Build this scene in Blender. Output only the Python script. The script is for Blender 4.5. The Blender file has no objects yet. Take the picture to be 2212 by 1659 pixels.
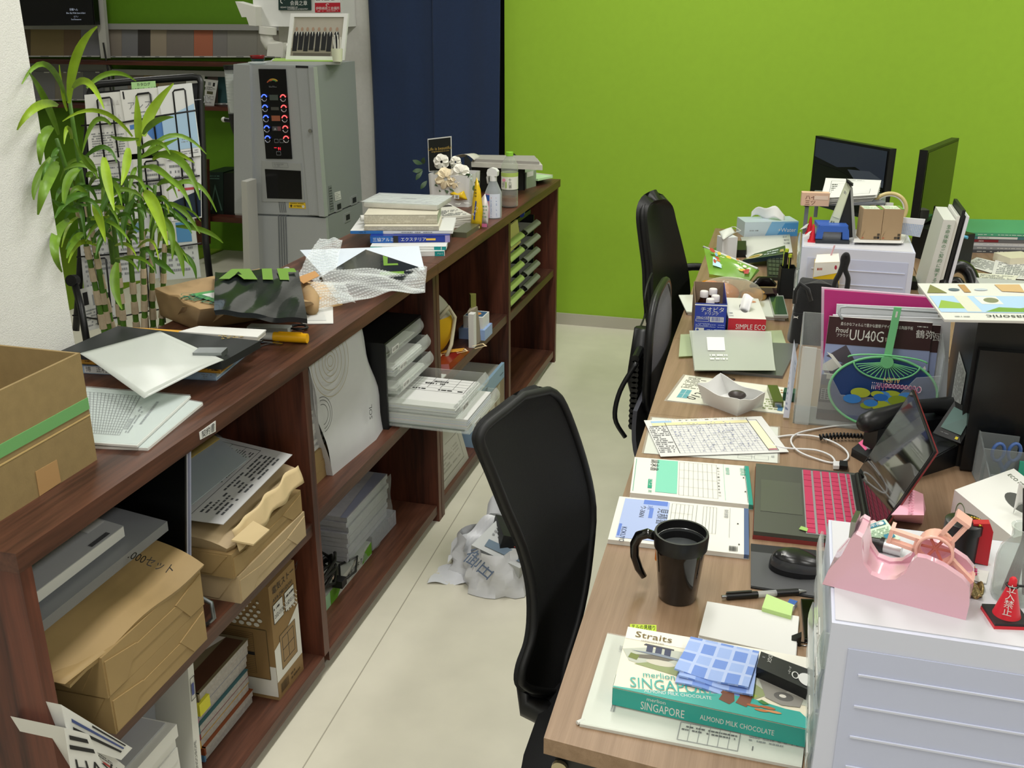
import bpy,bmesh,math,random
from mathutils import Vector as V,Matrix
rnd=random.Random(7)
S=bpy.context.scene
COL=S.collection
# ---------------------------------------------------------------- camera (photo is 2212 x 1659)
W,HH=2212.,1659.
FPX,HOR,VPX,CH=2170.,13.,1754.,1.62
PITCH=math.atan((HH/2-HOR)/FPX)
YAW=math.atan((VPX-W/2)/math.hypot(FPX,HH/2-HOR))
CAM=V((0,0,CH))
FWD=V((-math.sin(YAW)*math.cos(PITCH),math.cos(YAW)*math.cos(PITCH),-math.sin(PITCH)))
RGT=V((math.cos(YAW),math.sin(YAW),0))
UPV=RGT.cross(FWD)
cd=bpy.data.cameras.new('camera');cam=bpy.data.objects.new('camera',cd);COL.objects.link(cam)
cd.sensor_width=36;cd.lens=36*FPX/W;cd.clip_start=.02;cd.clip_end=60
cam.location=CAM;cam.rotation_euler=(math.pi/2-PITCH,0,YAW)
S.camera=cam
# ---------------------------------------------------------------- world, lamps, exposure
wd=bpy.data.worlds.new('world');S.world=wd;wd.use_nodes=True
wd.node_tree.nodes['Background'].inputs[0].default_value=(.9,.95,1,1)
wd.node_tree.nodes['Background'].inputs[1].default_value=.25
S.view_settings.view_transform='Standard';S.view_settings.look='None'
S.view_settings.gamma=1;S.view_settings.use_curve_mapping=False
S.view_settings.exposure=0.0
CEIL=3.0
LAMPS=[(-.55,.6,24),(-.55,2.6,28),(-.55,4.2,16),(1.6,.6,19),(1.6,2.6,19),(1.6,4.2,18),(-.55,-1.4,21),(1.6,-1.4,16),(-2.6,1.2,14),(-3.4,4.4,22)]
for i,(x,y,e)in enumerate(LAMPS):
 l=bpy.data.lights.new('ceiling_lamp','AREA');l.shape='RECTANGLE';l.size=.28;l.size_y=1.2
 l.energy=e;l.color=(1,.98,.94)
 o=bpy.data.objects.new('ceiling_lamp',l);COL.objects.link(o);o.location=(x,y,CEIL-.055)
# ---------------------------------------------------------------- pixel -> place helpers
def ray(px,py):
 return RGT*((px-W/2)/FPX)-UPV*((py-HH/2)/FPX)+FWD
def onz(px,py,z):
 d=ray(px,py);return CAM+d*((z-CH)/d.z)
def onx(px,py,x):
 d=ray(px,py);return CAM+d*(x/d.x)
def ony(px,py,y):
 d=ray(px,py);return CAM+d*(y/d.y)
def onpl(px,py,P,n):
 d=ray(px,py);return CAM+d*((V(P)-CAM).dot(n)/d.dot(n))
# ---------------------------------------------------------------- materials
def lin(c):
 if isinstance(c,str):
  c=c.lstrip('#');c=[int(c[i:i+2],16)/255 for i in(0,2,4)]
 return tuple(x/12.92 if x<=.04045 else((x+.055)/1.055)**2.4 for x in c)+(1,)
MATS={}
def mat(name,col,rough=.5,metal=0.,nz=0.,ns=40.,bump=0.,bs=200.,spec=.5,coat=0.,trans=0.,ior=1.45,emit=0.,alpha=1.,sss=0.,sheen=0.):
 """plain principled surface with optional colour mottling (nz at scale ns) and fine relief (bump at scale bs)"""
 if name in MATS:return MATS[name]
 m=bpy.data.materials.new(name);m.use_nodes=True;MATS[name]=m
 nt=m.node_tree;b=nt.nodes['Principled BSDF'];I=b.inputs
 c=lin(col);I['Base Color'].default_value=c;I['Roughness'].default_value=rough;I['Metallic'].default_value=metal
 I['Specular IOR Level'].default_value=spec;I['Coat Weight'].default_value=coat;I['Transmission Weight'].default_value=trans
 I['IOR'].default_value=ior;I['Alpha'].default_value=alpha
 if sheen:I['Sheen Weight'].default_value=sheen
 if emit:
  I['Emission Color'].default_value=c;I['Emission Strength'].default_value=emit
 if nz or bump:
  tc=nt.nodes.new('ShaderNodeTexCoord')
  if nz:
   n=nt.nodes.new('ShaderNodeTexNoise');n.inputs['Scale'].default_value=ns;n.inputs['Detail'].default_value=4
   nt.links.new(tc.outputs['Object'],n.inputs['Vector'])
   r=nt.nodes.new('ShaderNodeValToRGB')
   r.color_ramp.elements[0].position=.3;r.color_ramp.elements[1].position=.7
   r.color_ramp.elements[0].color=tuple(x*(1-nz)for x in c[:3])+(1,)
   r.color_ramp.elements[1].color=tuple(min(1,x*(1+nz))for x in c[:3])+(1,)
   nt.links.new(n.outputs['Fac'],r.inputs['Fac']);nt.links.new(r.outputs['Color'],I['Base Color'])
  if bump:
   n=nt.nodes.new('ShaderNodeTexNoise');n.inputs['Scale'].default_value=bs;n.inputs['Detail'].default_value=3
   nt.links.new(tc.outputs['Object'],n.inputs['Vector'])
   bp=nt.nodes.new('ShaderNodeBump');bp.inputs['Strength'].default_value=bump;bp.inputs['Distance'].default_value=.002
   nt.links.new(n.outputs['Fac'],bp.inputs['Height']);nt.links.new(bp.outputs['Normal'],I['Normal'])
 return m
def wood(name,c0,c1,axis='y',scale=14.,rough=.45,stretch=.06,bump=.15,knots=False):
 if name in MATS:return MATS[name]
 m=bpy.data.materials.new(name);m.use_nodes=True;MATS[name]=m
 nt=m.node_tree;b=nt.nodes['Principled BSDF'];b.inputs['Roughness'].default_value=rough
 tc=nt.nodes.new('ShaderNodeTexCoord');mp=nt.nodes.new('ShaderNodeMapping')
 geo=nt.nodes.new('ShaderNodeNewGeometry')
 s=[1,1,1];s['xyz'.index(axis)]=stretch;mp.inputs['Scale'].default_value=s
 nt.links.new(geo.outputs['Position'],mp.inputs['Vector'])
 n=nt.nodes.new('ShaderNodeTexNoise');n.inputs['Scale'].default_value=scale;n.inputs['Detail'].default_value=6;n.inputs['Distortion'].default_value=.8
 nt.links.new(mp.outputs['Vector'],n.inputs['Vector'])
 n2=nt.nodes.new('ShaderNodeTexNoise');n2.inputs['Scale'].default_value=scale*9;n2.inputs['Detail'].default_value=3
 nt.links.new(mp.outputs['Vector'],n2.inputs['Vector'])
 mx=nt.nodes.new('ShaderNodeMath');mx.operation='MULTIPLY_ADD';mx.inputs[1].default_value=.35
 nt.links.new(n2.outputs['Fac'],mx.inputs[0]);nt.links.new(n.outputs['Fac'],mx.inputs[2])
 r=nt.nodes.new('ShaderNodeValToRGB');e=r.color_ramp.elements
 e[0].position=.48;e[1].position=.86;e[0].color=lin(c0);e[1].color=lin(c1)
 nt.links.new(mx.outputs[0],r.inputs['Fac']);nt.links.new(r.outputs['Color'],b.inputs['Base Color'])
 bp=nt.nodes.new('ShaderNodeBump');bp.inputs['Strength'].default_value=bump;bp.inputs['Distance'].default_value=.002
 nt.links.new(mx.outputs[0],bp.inputs['Height']);nt.links.new(bp.outputs['Normal'],b.inputs['Normal'])
 return m
def clear(name,col='#f4f8f8',f=.10,rough=.12,bump=0.,bs=60.):
 """thin clear or milky plastic film: see-through with a share f of pale glossy surface"""
 if name in MATS:return MATS[name]
 m=bpy.data.materials.new(name);m.use_nodes=True;MATS[name]=m
 nt=m.node_tree;b=nt.nodes['Principled BSDF'];b.inputs['Base Color'].default_value=lin(col);b.inputs['Roughness'].default_value=rough
 t=nt.nodes.new('ShaderNodeBsdfTransparent');t.inputs[0].default_value=lin(col)
 fr=nt.nodes.new('ShaderNodeFresnel');fr.inputs[0].default_value=1.4
 ad=nt.nodes.new('ShaderNodeMath');ad.operation='ADD';ad.use_clamp=True;ad.inputs[1].default_value=f
 ge=nt.nodes.new('ShaderNodeNewGeometry');iv=nt.nodes.new('ShaderNodeMath');iv.operation='SUBTRACT';iv.inputs[0].default_value=1;nt.links.new(ge.outputs['Backfacing'],iv.inputs[1])
 mu=nt.nodes.new('ShaderNodeMath');mu.operation='MULTIPLY';nt.links.new(fr.outputs[0],mu.inputs[0]);nt.links.new(iv.outputs[0],mu.inputs[1])
 nt.links.new(mu.outputs[0],ad.inputs[0])
 mx=nt.nodes.new('ShaderNodeMixShader');nt.links.new(ad.outputs[0],mx.inputs[0])
 nt.links.new(t.outputs[0],mx.inputs[1]);nt.links.new(b.outputs[0],mx.inputs[2])
 nt.links.new(mx.outputs[0],nt.nodes['Material Output'].inputs['Surface'])
 if bump:
  tc=nt.nodes.new('ShaderNodeTexCoord');n=nt.nodes.new('ShaderNodeTexNoise');n.inputs['Scale'].default_value=bs
  nt.links.new(tc.outputs['Object'],n.inputs['Vector'])
  bp=nt.nodes.new('ShaderNodeBump');bp.inputs['Strength'].default_value=bump;bp.inputs['Distance'].default_value=.004
  nt.links.new(n.outputs['Fac'],bp.inputs['Height']);nt.links.new(bp.outputs['Normal'],b.inputs['Normal'])
 return m
PAPER=mat('paper_white','#d9d9d5',.7)
INK=mat('ink_black','#1c1c1e',.6)
GREY=mat('ink_grey','#85888a',.6)
def pc(col): # printed colour
 return INK if col=='k' else GREY if col=='g' else PAPER if col=='w' else mat('print_'+col.lstrip('#'),col,.5)
# ---------------------------------------------------------------- mesh builder
class B:
 def __init__(s):s.bm=bmesh.new()
 def face(s,pts):
  try:return s.bm.faces.new([s.bm.verts.new(p)for p in pts])
  except ValueError:return None
 def prism(s,pts,ext):
  """polygon pts extruded by vector ext"""
  ext=V(ext);pts=[V(p)for p in pts];n=len(pts)
  a=[s.bm.verts.new(p)for p in pts];b=[s.bm.verts.new(p+ext)for p in pts]
  s.bm.faces.new(a[::-1]);s.bm.faces.new(b)
  for i in range(n):s.bm.faces.new((a[i],a[(i+1)%n],b[(i+1)%n],b[i]))
  return s
 def hexa(s,lo,hi):
  """two quads (lower, upper) joined"""
  a=[s.bm.verts.new(p)for p in lo];b=[s.bm.verts.new(p)for p in hi];n=len(a)
  s.bm.faces.new(a[::-1]);s.bm.faces.new(b)
  for i in range(n):s.bm.faces.new((a[i],a[(i+1)%n],b[(i+1)%n],b[i]))
  return s
 def box(s,x0,x1,y0,y1,z0,z1):
  return s.prism([(x0,y0,z0),(x1,y0,z0),(x1,y1,z0),(x0,y1,z0)],(0,0,z1-z0))
 def obox(s,c,ax,ay,az):
  """box with centre c and half-axis vectors"""
  c,ax,ay,az=V(c),V(ax),V(ay),V(az)
  return s.hexa([c-ax-ay-az,c+ax-ay-az,c+ax+ay-az,c-ax+ay-az],[c-ax-ay+az,c+ax-ay+az,c+ax+ay+az,c-ax+ay+az])
 def cyl(s,p0,p1,r0,r1=None,n=16,cap=True):
  p0,p1=V(p0),V(p1);r1=r0 if r1 is None else r1
  d=(p1-p0).normalized();a=d.orthogonal().normalized();b=d.cross(a)
  A=[s.bm.verts.new(p0+(a*math.cos(t)+b*math.sin(t))*r0)for t in[2*math.pi*i/n for i in range(n)]]
  C=[s.bm.verts.new(p1+(a*math.cos(t)+b*math.sin(t))*r1)for t in[2*math.pi*i/n for i in range(n)]]
  for i in range(n):s.bm.faces.new((A[i],A[(i+1)%n],C[(i+1)%n],C[i]))
  if cap:s.bm.faces.new(A[::-1]);s.bm.faces.new(C)
  return s
 def tube(s,pts,r,n=8,closed=False):
  pts=[V(p)for p in pts];m=len(pts);rings=[];a=None
  for i,p in enumerate(pts):
   q0=pts[i-1]if(i or closed)else p;q1=pts[(i+1)%m]if(i<m-1 or closed)else p
   d=(q1-q0).normalized()
   a=d.orthogonal().normalized()if a is None else(a-d*a.dot(d)).normalized()
   b=d.cross(a);rr=r[i]if isinstance(r,(list,tuple))else r
   rings.append([s.bm.verts.new(p+(a*math.cos(t)+b*math.sin(t))*rr)for t in[2*math.pi*k/n for k in range(n)]])
  for i in range(m if closed else m-1):
   A,C=rings[i],rings[(i+1)%m]
   for k in range(n):s.bm.faces.new((A[k],A[(k+1)%n],C[(k+1)%n],C[k]))
  if not closed:s.bm.faces.new(rings[0][::-1]);s.bm.faces.new(rings[-1])
  return s
 def lathe(s,prof,c=(0,0,0),n=24,cap0=True,cap1=True):
  c=V(c);rings=[]
  for r,z in prof:
   rings.append([s.bm.verts.new(c+V((r*math.cos(t),r*math.sin(t),z)))for t in[2*math.pi*k/n for k in range(n)]])
  for A,C in zip(rings,rings[1:]):
   for k in range(n):s.bm.faces.new((A[k],A[(k+1)%n],C[(k+1)%n],C[k]))
  if cap0:s.bm.faces.new(rings[0][::-1])
  if cap1:s.bm.faces.new(rings[-1])
  return s
 def grid(s,fn,nu,nv,thick=0.,closed_u=False):
  """surface fn(u,v); thick > 0 gives it a second skin"""
  def sheet(off):
   vs=[[None]*(nu+1)for _ in range(nv+1)]
   for j in range(nv+1):
    for i in range(nu+1):
     u,v=i/nu,j/nv;p=V(fn(u,v))
     if off:
      e=1e-3;du=V(fn(min(1,u+e),v))-V(fn(max(0,u-e),v));dv=V(fn(u,min(1,v+e)))-V(fn(u,max(0,v-e)))
      nn=du.cross(dv);p=p-nn.normalized()*off if nn.length>1e-12 else p
     vs[j][i]=s.bm.verts.new(p)
   return vs
  a=sheet(0)
  for j in range(nv):
   for i in range(nu):s.bm.faces.new((a[j][i],a[j][i+1],a[j+1][i+1],a[j+1][i]))
  if thick:
   b=sheet(thick)
   for j in range(nv):
    for i in range(nu):s.bm.faces.new((b[j][i],b[j+1][i],b[j+1][i+1],b[j][i+1]))
   for i in range(nu):
    s.bm.faces.new((a[0][i+1],a[0][i],b[0][i],b[0][i+1]));s.bm.faces.new((a[nv][i],a[nv][i+1],b[nv][i+1],b[nv][i]))
   for j in range(nv):
    s.bm.faces.new((a[j][0],a[j+1][0],b[j+1][0],b[j][0]));s.bm.faces.new((a[j+1][nu],a[j][nu],b[j][nu],b[j+1][nu]))
  return s
 def ball(s,c,r,n=12,sc=(1,1,1)):
  c=V(c)
  for i in range(1):pass
  m=bmesh.ops.create_uvsphere(s.bm,u_segments=n,v_segments=max(4,n*2//3),radius=r)
  for v in m['verts']:v.co=V((v.co.x*sc[0],v.co.y*sc[1],v.co.z*sc[2]))+c
  return s
 def bevel(s,w,seg=2,ang=.5):
  es=[e for e in s.bm.edges if len(e.link_faces)==2 and e.calc_face_angle(0)>ang]
  if es:bmesh.ops.bevel(s.bm,geom=es,offset=w,segments=seg,profile=.5,affect='EDGES',clamp_overlap=True)
  return s
WPOS={}
def obj(name,b,m,parent=None,bevel=0.,seg=2,smooth=False,**kw):
 bm=b.bm
 if bevel:b.bevel(bevel,seg)
 bmesh.ops.recalc_face_normals(bm,faces=bm.faces)
 xs=[v.co for v in bm.verts]
 base=V(((min(p.x for p in xs)+max(p.x for p in xs))/2,(min(p.y for p in xs)+max(p.y for p in xs))/2,min(p.z for p in xs)))
 for v in bm.verts:v.co-=base
 me=bpy.data.meshes.new(name);bm.to_mesh(me);bm.free()
 for x in(m if isinstance(m,(list,tuple))else[m]):me.materials.append(x)
 if smooth:
  me.shade_smooth()
  if smooth!=2:me.set_sharp_from_angle(angle=math.radians(40))
 o=bpy.data.objects.new(name,me);COL.objects.link(o);o.location=base
 WPOS[o]=base.copy()
 if parent:
  o.parent=parent;o.location=base-WPOS.get(parent,V((0,0,0)))
 tag(o,**kw);return o
def tag(o,label=None,cat=None,group=None,kind=None):
 if label:o['label']=label
 if cat:o['category']=cat
 if group:o['group']=group
 if kind:o['kind']=kind
 return o
THINGS=[]
def T(name,label,cat,group=None,kind=None):
 o=bpy.data.objects.new(name,None);COL.objects.link(o);o.empty_display_size=.05
 THINGS.append(o);WPOS[o]=V((0,0,0));return tag(o,label,cat,group,kind)
def settle():
 """put every thing's Empty at the base of its parts"""
 for t in THINGS:
  pts=[]
  for c in t.children:
   if c.type=='MESH':
    for q in c.bound_box:pts.append(V(q)+c.location)
  if not pts:continue
  b=V(((min(p.x for p in pts)+max(p.x for p in pts))/2,(min(p.y for p in pts)+max(p.y for p in pts))/2,min(p.z for p in pts)))
  t.location=t.location+b
  for c in t.children:c.location=c.location-b
def clone(root,dx,label=None,group=None):
 """copy a thing and its parts; dx is a move vector"""
 r=root.copy();COL.objects.link(r);WPOS[r]=WPOS[root]+V(dx);r.location=r.location+V(dx)
 if label:r['label']=label
 if group:r['group']=group
 for ch in list(root.children):
  c=ch.copy();COL.objects.link(c);c.parent=r
  for g in ch.children:
   d=g.copy();COL.objects.link(d);d.parent=c
 if root in THINGS:THINGS.append(r)
 return r
# ---------------------------------------------------------------- flat print on a rectangle
_fc=bpy.data.curves.new('lettering_source','FONT');_fc.resolution_u=2;_fo=bpy.data.objects.new('lettering_source',_fc)
_tc={}
def glyphs(txt):
 if txt not in _tc:
  _fc.body=txt;me=bpy.data.meshes.new_from_object(_fo)
  vs=[(v.co.x,v.co.y)for v in me.vertices];fs=[tuple(p.vertices)for p in me.polygons]
  bpy.data.meshes.remove(me)
  w=max([v[0]for v in vs]or[0]);_tc[txt]=(vs,fs,w)
 return _tc[txt]
class Q:
 """rectangle with reading directions: bl, br, tr, tl"""
 def __init__(s,bl,br,tr,tl,off=.0006):
  s.c=[V(bl),V(br),V(tr),V(tl)];s.n=(s.c[1]-s.c[0]).cross(s.c[3]-s.c[0]).normalized()
  s.w=((s.c[1]-s.c[0]).length+(s.c[2]-s.c[3]).length)/2;s.h=((s.c[3]-s.c[0]).length+(s.c[2]-s.c[1]).length)/2;s.off=off
 def at(s,u,v,k=0.):
  a,b,c,d=s.c
  return a*(1-u)*(1-v)+b*u*(1-v)+c*u*v+d*(1-u)*v+s.n*(s.off+k)
 def turn(s,k=1):
  c=s.c[k:]+s.c[:k];return Q(*c,off=s.off)
 def sub(s,u0,v0,u1,v1):
  o=s.off;s.off=0;q=Q(s.at(u0,v0),s.at(u1,v0),s.at(u1,v1),s.at(u0,v1),o);s.off=o;return q
def pr(q,items,parent,name='print',label=None):
 """items: r rect | l line | t text | p polygon | e ellipse | g grid | x lines of small print"""
 bm=bmesh.new();ms=[];k=0.
 def mi(c):
  m=c if isinstance(c,bpy.types.Material)else pc(c)
  if m not in ms:ms.append(m)
  return ms.index(m)
 def poly(uv,c):
  try:
   f=bm.faces.new([bm.verts.new(q.at(u,v,k))for u,v in uv]);f.material_index=mi(c)
   if f.normal.length==0:f.normal_update()
   return f
  except ValueError:pass
 def line(u0,v0,u1,v1,wd,c):
  a=V((u0*q.w,v0*q.h));b=V((u1*q.w,v1*q.h));d=(b-a)
  if d.length<1e-6:return
  n=V((-d.y,d.x)).normalized()*wd/2
  poly([((p.x)/q.w,(p.y)/q.h)for p in(a-n,b-n,b+n,a+n)],c)
 def text(t,u,v,h,c,al='l',rot=0,sx=1.):
  vs,fs,w=glyphs(t);hh=h*q.h/.72;o={'l':0,'c':-w/2,'r':-w}[al]
  cr,sr=math.cos(math.radians(rot)),math.sin(math.radians(rot));bv=[]
  for x,y in vs:
   x,y=(x+o)*hh*sx,y*hh
   bv.append(bm.verts.new(q.at(u+(x*cr-y*sr)/q.w,v+(x*sr+y*cr)/q.h,k)))
  m=mi(c)
  for f in fs:
   try:bm.faces.new([bv[i]for i in f]).material_index=m
   except ValueError:pass
 for it in items:
  t,a=it[0],it[1:];k+=.00006
  if t=='r':poly([(a[0],a[1]),(a[2],a[1]),(a[2],a[3]),(a[0],a[3])],a[4])
  elif t=='l':line(*a)
  elif t=='t':text(*a)
  elif t=='T': # text fitted between u0 and u1
   s_,u0,v0,u1,hh_,c_=a[:6];ro=a[6]if len(a)>6 else 0;text(s_,u0,v0,hh_,c_,'l',ro,(u1-u0)*q.w/math.cos(math.radians(ro))/(glyphs(s_)[2]*hh_*q.h/.72))
  elif t=='p':poly(a[0],a[1])
  elif t=='e':
   u,v,ru,rv,c=a[:5];n=a[5]if len(a)>5 else 20
   poly([(u+ru*math.cos(2*math.pi*i/n),v+rv*math.sin(2*math.pi*i/n))for i in range(n)],c)
  elif t=='o': # outline of rectangle
   u0,v0,u1,v1,wd,c=a
   for s_ in((u0,v0,u1,v0),(u1,v0,u1,v1),(u1,v1,u0,v1),(u0,v1,u0,v0)):line(*s_,wd,c)
  elif t=='c': # ring
   u,v,ru,rv,wd,c=a[:6];n=40;t0,t1=(a[6],a[7])if len(a)>6 else(0,2*math.pi)
   pts=[(u+ru*math.cos(t0+(t1-t0)*i/n),v+rv*math.sin(t0+(t1-t0)*i/n))for i in range(n+1)]
   for p0,p1 in zip(pts,pts[1:]):line(*p0,*p1,wd,c)
  elif t=='g':
   u0,v0,u1,v1,nx,ny,wd,c=a
   for i in range(nx+1):line(u0+(u1-u0)*i/nx,v0,u0+(u1-u0)*i/nx,v1,wd,c)
   for j in range(ny+1):line(u0,v0+(v1-v0)*j/ny,u1,v0+(v1-v0)*j/ny,wd,c)
  elif t=='x': # rows of broken strokes = small print
   u0,v0,u1,v1,rows,c=a[:6];fill=a[6]if len(a)>6 else .8;r_=random.Random(int(u0*997+v0*131+rows*17))
   rh=(v1-v0)/rows
   for j in range(rows):
    y0=v0+rh*(j+.25);y1=v0+rh*(j+.7);x=u0;end=u0+(u1-u0)*(1 if r_.random()<.7 else r_.uniform(.4,.9))
    while x<end:
     L=(u1-u0)*r_.uniform(.02,.07)
     if r_.random()<fill:poly([(x,y0),(min(x+L,end),y0),(min(x+L,end),y1),(x,y1)],c)
     x+=L+(u1-u0)*.012
  elif t=='b': # barcode
   u0,v0,u1,v1,c=a;r_=random.Random(3);x=u0
   while x<u1:
    L=(u1-u0)*r_.choice((.012,.02,.035));poly([(x,v0),(min(u1,x+L),v0),(min(u1,x+L),v1),(x,v1)],c);x+=L+(u1-u0)*r_.choice((.012,.025))
 me=bpy.data.meshes.new(name)
 xs=[v.co for v in bm.verts]
 base=V(((min(p.x for p in xs)+max(p.x for p in xs))/2,(min(p.y for p in xs)+max(p.y for p in xs))/2,min(p.z for p in xs)))
 for v in bm.verts:v.co-=base
 bm.to_mesh(me);bm.free()
 for m in ms:me.materials.append(m)
 o=bpy.data.objects.new(name,me);COL.objects.link(o);o.parent=parent;o.location=base-WPOS.get(parent,V((0,0,0)));WPOS[o]=base
 if label:o['label']=label
 return o
def slab(name,px,z1,z0,m,parent=None,bevel=0.,**kw):
 """flat thing: top outline in photo pixels on height z1, down to z0"""
 pts=[onz(x,y,z1)for x,y in px]
 return obj(name,B().prism(pts,(0,0,z0-z1)),m,parent,bevel,**kw)
def rect(px_bl,px_br,z,depth,flip=1):
 """four corners on height z: front edge by two pixels, going back by depth metres"""
 a,b=onz(*px_bl,z),onz(*px_br,z);d=(b-a).normalized();n=V((-d.y,d.x,0))*depth*flip
 return[a,b,b+n,a+n]
def lerp(a,b,t):return V(a)*(1-t)+V(b)*t
Z=V((0,0,1))

def zat(p,py):
 """height at which the upright through p crosses photo row py"""
 k=(HH/2-py)/FPX;d=V((p[0]-CAM.x,p[1]-CAM.y,0))
 a,b=UPV.dot(d),FWD.dot(d)
 return CH+(k*b-a)/(UPV.z-k*FWD.z)
class Bx:
 """upright box: front-bottom edge by two photo pixels on height z0, depth back, height h"""
 def __init__(s,bl,br,z0,dep,h,shear=None):
  a,b=onz(*bl,z0),onz(*br,z0);d=(b-a).normalized();n=V((-d.y,d.x,0))*dep if shear is None else V(shear)
  s.lo=[a,b,b+n,a+n];s.hi=[p+Z*h for p in s.lo]
 def front(s):return Q(s.lo[0],s.lo[1],s.hi[1],s.hi[0])
 def right(s):return Q(s.lo[1],s.lo[2],s.hi[2],s.hi[1])
 def left(s):return Q(s.lo[3],s.lo[0],s.hi[0],s.hi[3])
 def top(s):return Q(s.hi[0],s.hi[1],s.hi[2],s.hi[3])
 def make(s,nm,m,parent=None,bevel=.0015,**k):return obj(nm,B().hexa(s.lo,s.hi),m,parent,bevel,**k)
def sheetq(nm,pts,th,m,parent=None,**k):
 """thin sheet: polygon given as points, thickness upwards"""
 return obj(nm,B().prism(pts,(0,0,th)),m,parent,**k)
# ================================================================ SETTING
WALLW=mat('wall_white','#d9d8d3',.75,nz=.03,ns=60,bump=.25,bs=500)
GREEN=mat('wall_green','#92ba2e',.7,nz=.02,ns=30,bump=.15,bs=600)
GREEND=mat('wall_green_display','#5d8a12',.7,nz=.03,ns=30)
FLOORM=mat('floor_vinyl','#dcd8c6',.38,nz=.05,ns=7,bump=.05,bs=120)
CEILM=mat('ceiling_board','#e4e4e0',.8,nz=.02,ns=80,bump=.3,bs=300)
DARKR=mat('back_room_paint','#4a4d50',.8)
YW=5.12
st=lambda n,b,m,**k:obj(n,b,m,kind='structure',**k)
st('floor',B().box(-7.2,3.4,-3.2,8.2,-.06,0),FLOORM)
gp=[onz(165,663,.004),onz(430,566,.004),onz(522,524,.004)]
d=(gp[2]-gp[0]).normalized()
st('floor_green',B().prism([gp[0]-d*1.2,gp[2]+d*.3,gp[2]+d*.3+V((-1.5,2.2,0)),gp[0]-d*1.2+V((-1.5,1.2,0))],(0,0,-.003)),mat('green_carpet','#6d8a10',.9,nz=.08,ns=200))
st('ceiling',B().box(-7.2,3.4,-3.2,8.2,CEIL,CEIL+.06),CEILM)
st('wall_back',B().box(-1.47,3.3,YW,YW+.12,0,CEIL),GREEN)
st('baseboard_back',B().box(-1.47,3.3,YW-.012,YW,0,.062),mat('baseboard','#b9b5a6',.5),bevel=.003)
st('wall_back_white',B().box(-2.72,-2.185,YW,YW+.12,0,CEIL),WALLW)
st('wall_back_lintel',B().box(-2.185,-1.47,YW,YW+.12,2.1,CEIL),WALLW)
st('trim_1',B().box(-2.187,-2.155,YW-.012,YW+.13,0,2.1),mat('door_casing','#cfccc4',.5),bevel=.003)
st('wall_passage',B().box(-2.74,-2.68,YW+.12,6.2,0,CEIL),WALLW)
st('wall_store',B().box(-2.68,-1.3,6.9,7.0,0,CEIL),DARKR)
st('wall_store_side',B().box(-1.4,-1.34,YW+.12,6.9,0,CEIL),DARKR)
st('wall_display',B().box(-7.2,-2.68,6.2,6.32,0,CEIL),GREEND)
st('wall_left',B().box(-7.2,-7.1,-3.2,6.2,0,CEIL),WALLW)
st('wall_right',B().box(3.3,3.4,-3.2,YW,0,CEIL),WALLW)
st('wall_front',B().box(-7.2,3.4,-3.2,-3.1,0,CEIL),WALLW)
yw=onx(100,360,-1.49).y
st('wall_pillar',B().box(-1.9,-1.49,-.4,yw,0,CEIL),mat('wall_paper_white','#dcdcd8',.8,nz=.02,ns=90,bump=.5,bs=350),bevel=.004)
# ceiling light fittings over each lamp
for i,(x,y,e)in enumerate(LAMPS):
 t=T('ceiling_light','slim white rectangular ceiling light fitting','ceiling light','office ceiling lights')
 obj('housing',B().box(x-.16,x+.16,y-.62,y+.62,CEIL-.05,CEIL),mat('lamp_housing','#eeeeea',.5),t,.004)
# floor sheet joints
jm=mat('floor_joint','#a9a494',.6)
def joint(p0,p1):
 a,b=onz(*p0,.0008),onz(*p1,.0008);d=(b-a).normalized();n=V((-d.y,d.x,0))*.0015
 st('floor_joint',B().prism([a-n-d*1.5,b-n+d*1.5,b+n+d*1.5,a+n-d*1.5],(0,0,-.0006)),jm)
joint((855,1330),(1020,1060))
# ================================================================ WOODEN SHELF UNITS
FX,BX,ZT=-1.037,-1.472,.880
WY=wood('stained_cedar_long','#331b11','#68402f','y',16)
WZ=wood('stained_cedar_upright','#331911','#6a3a29','z',16)
WX=wood('stained_cedar_dark','#26130d','#45251b','z',12)
TH=.033
def unit(label,y0,y1,ydiv,zl,zr):
 t=T('shelf_unit',label,'shelf unit')
 obj('top_board',B().box(BX,FX+.006,y0-.006 if y0<2 else y0,y1,ZT-TH,ZT),WY,t,.003)
 for k,y in(('side_panel',y0),('side_panel',y1-.028)):
  obj(k,B().box(BX+.01,FX-.003,y+.003,y+.028,0,ZT-TH),WZ,t,.003)
 obj('divider',B().box(BX+.01,FX-.006,ydiv-.014,ydiv+.014,.062,ZT-TH),WZ,t,.003)
 for a,b in((y0+.03,ydiv-.014),(ydiv+.014,y1-.03)):
  obj('bottom_board',B().box(BX+.01,FX-.008,a,b,.03,.062),WY,t,.003)
 obj('plinth',B().box(FX-.06,FX-.045,y0+.03,y1-.03,0,.03),WX,t)
 obj('shelf_board',B().box(BX+.012,FX-.012,y0+.03,ydiv-.014,zl-TH,zl),WY,t,.004)
 obj('shelf_board',B().box(BX+.012,FX-.012,ydiv+.014,y1-.03,zr-TH,zr),WY,t,.004)
 obj('back_panel',B().box(BX+.004,BX+.012,y0+.03,y1-.03,.03,ZT-TH),WX,t)
 return t
ZA,ZB,ZC,ZD,ZBOT=.445,.46,.475,.465,.062
YA0,YAB,YJ,YCD,YE=1.036,1.966,2.842,3.697,4.512
U1=unit('dark stained wooden shelf unit with a paper name tag on its edge',YA0,YJ,YAB,ZA,ZB)
U2=unit('dark stained wooden shelf unit standing next to the green wall',YJ+.002,YE,YCD,ZC,ZD)
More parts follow.
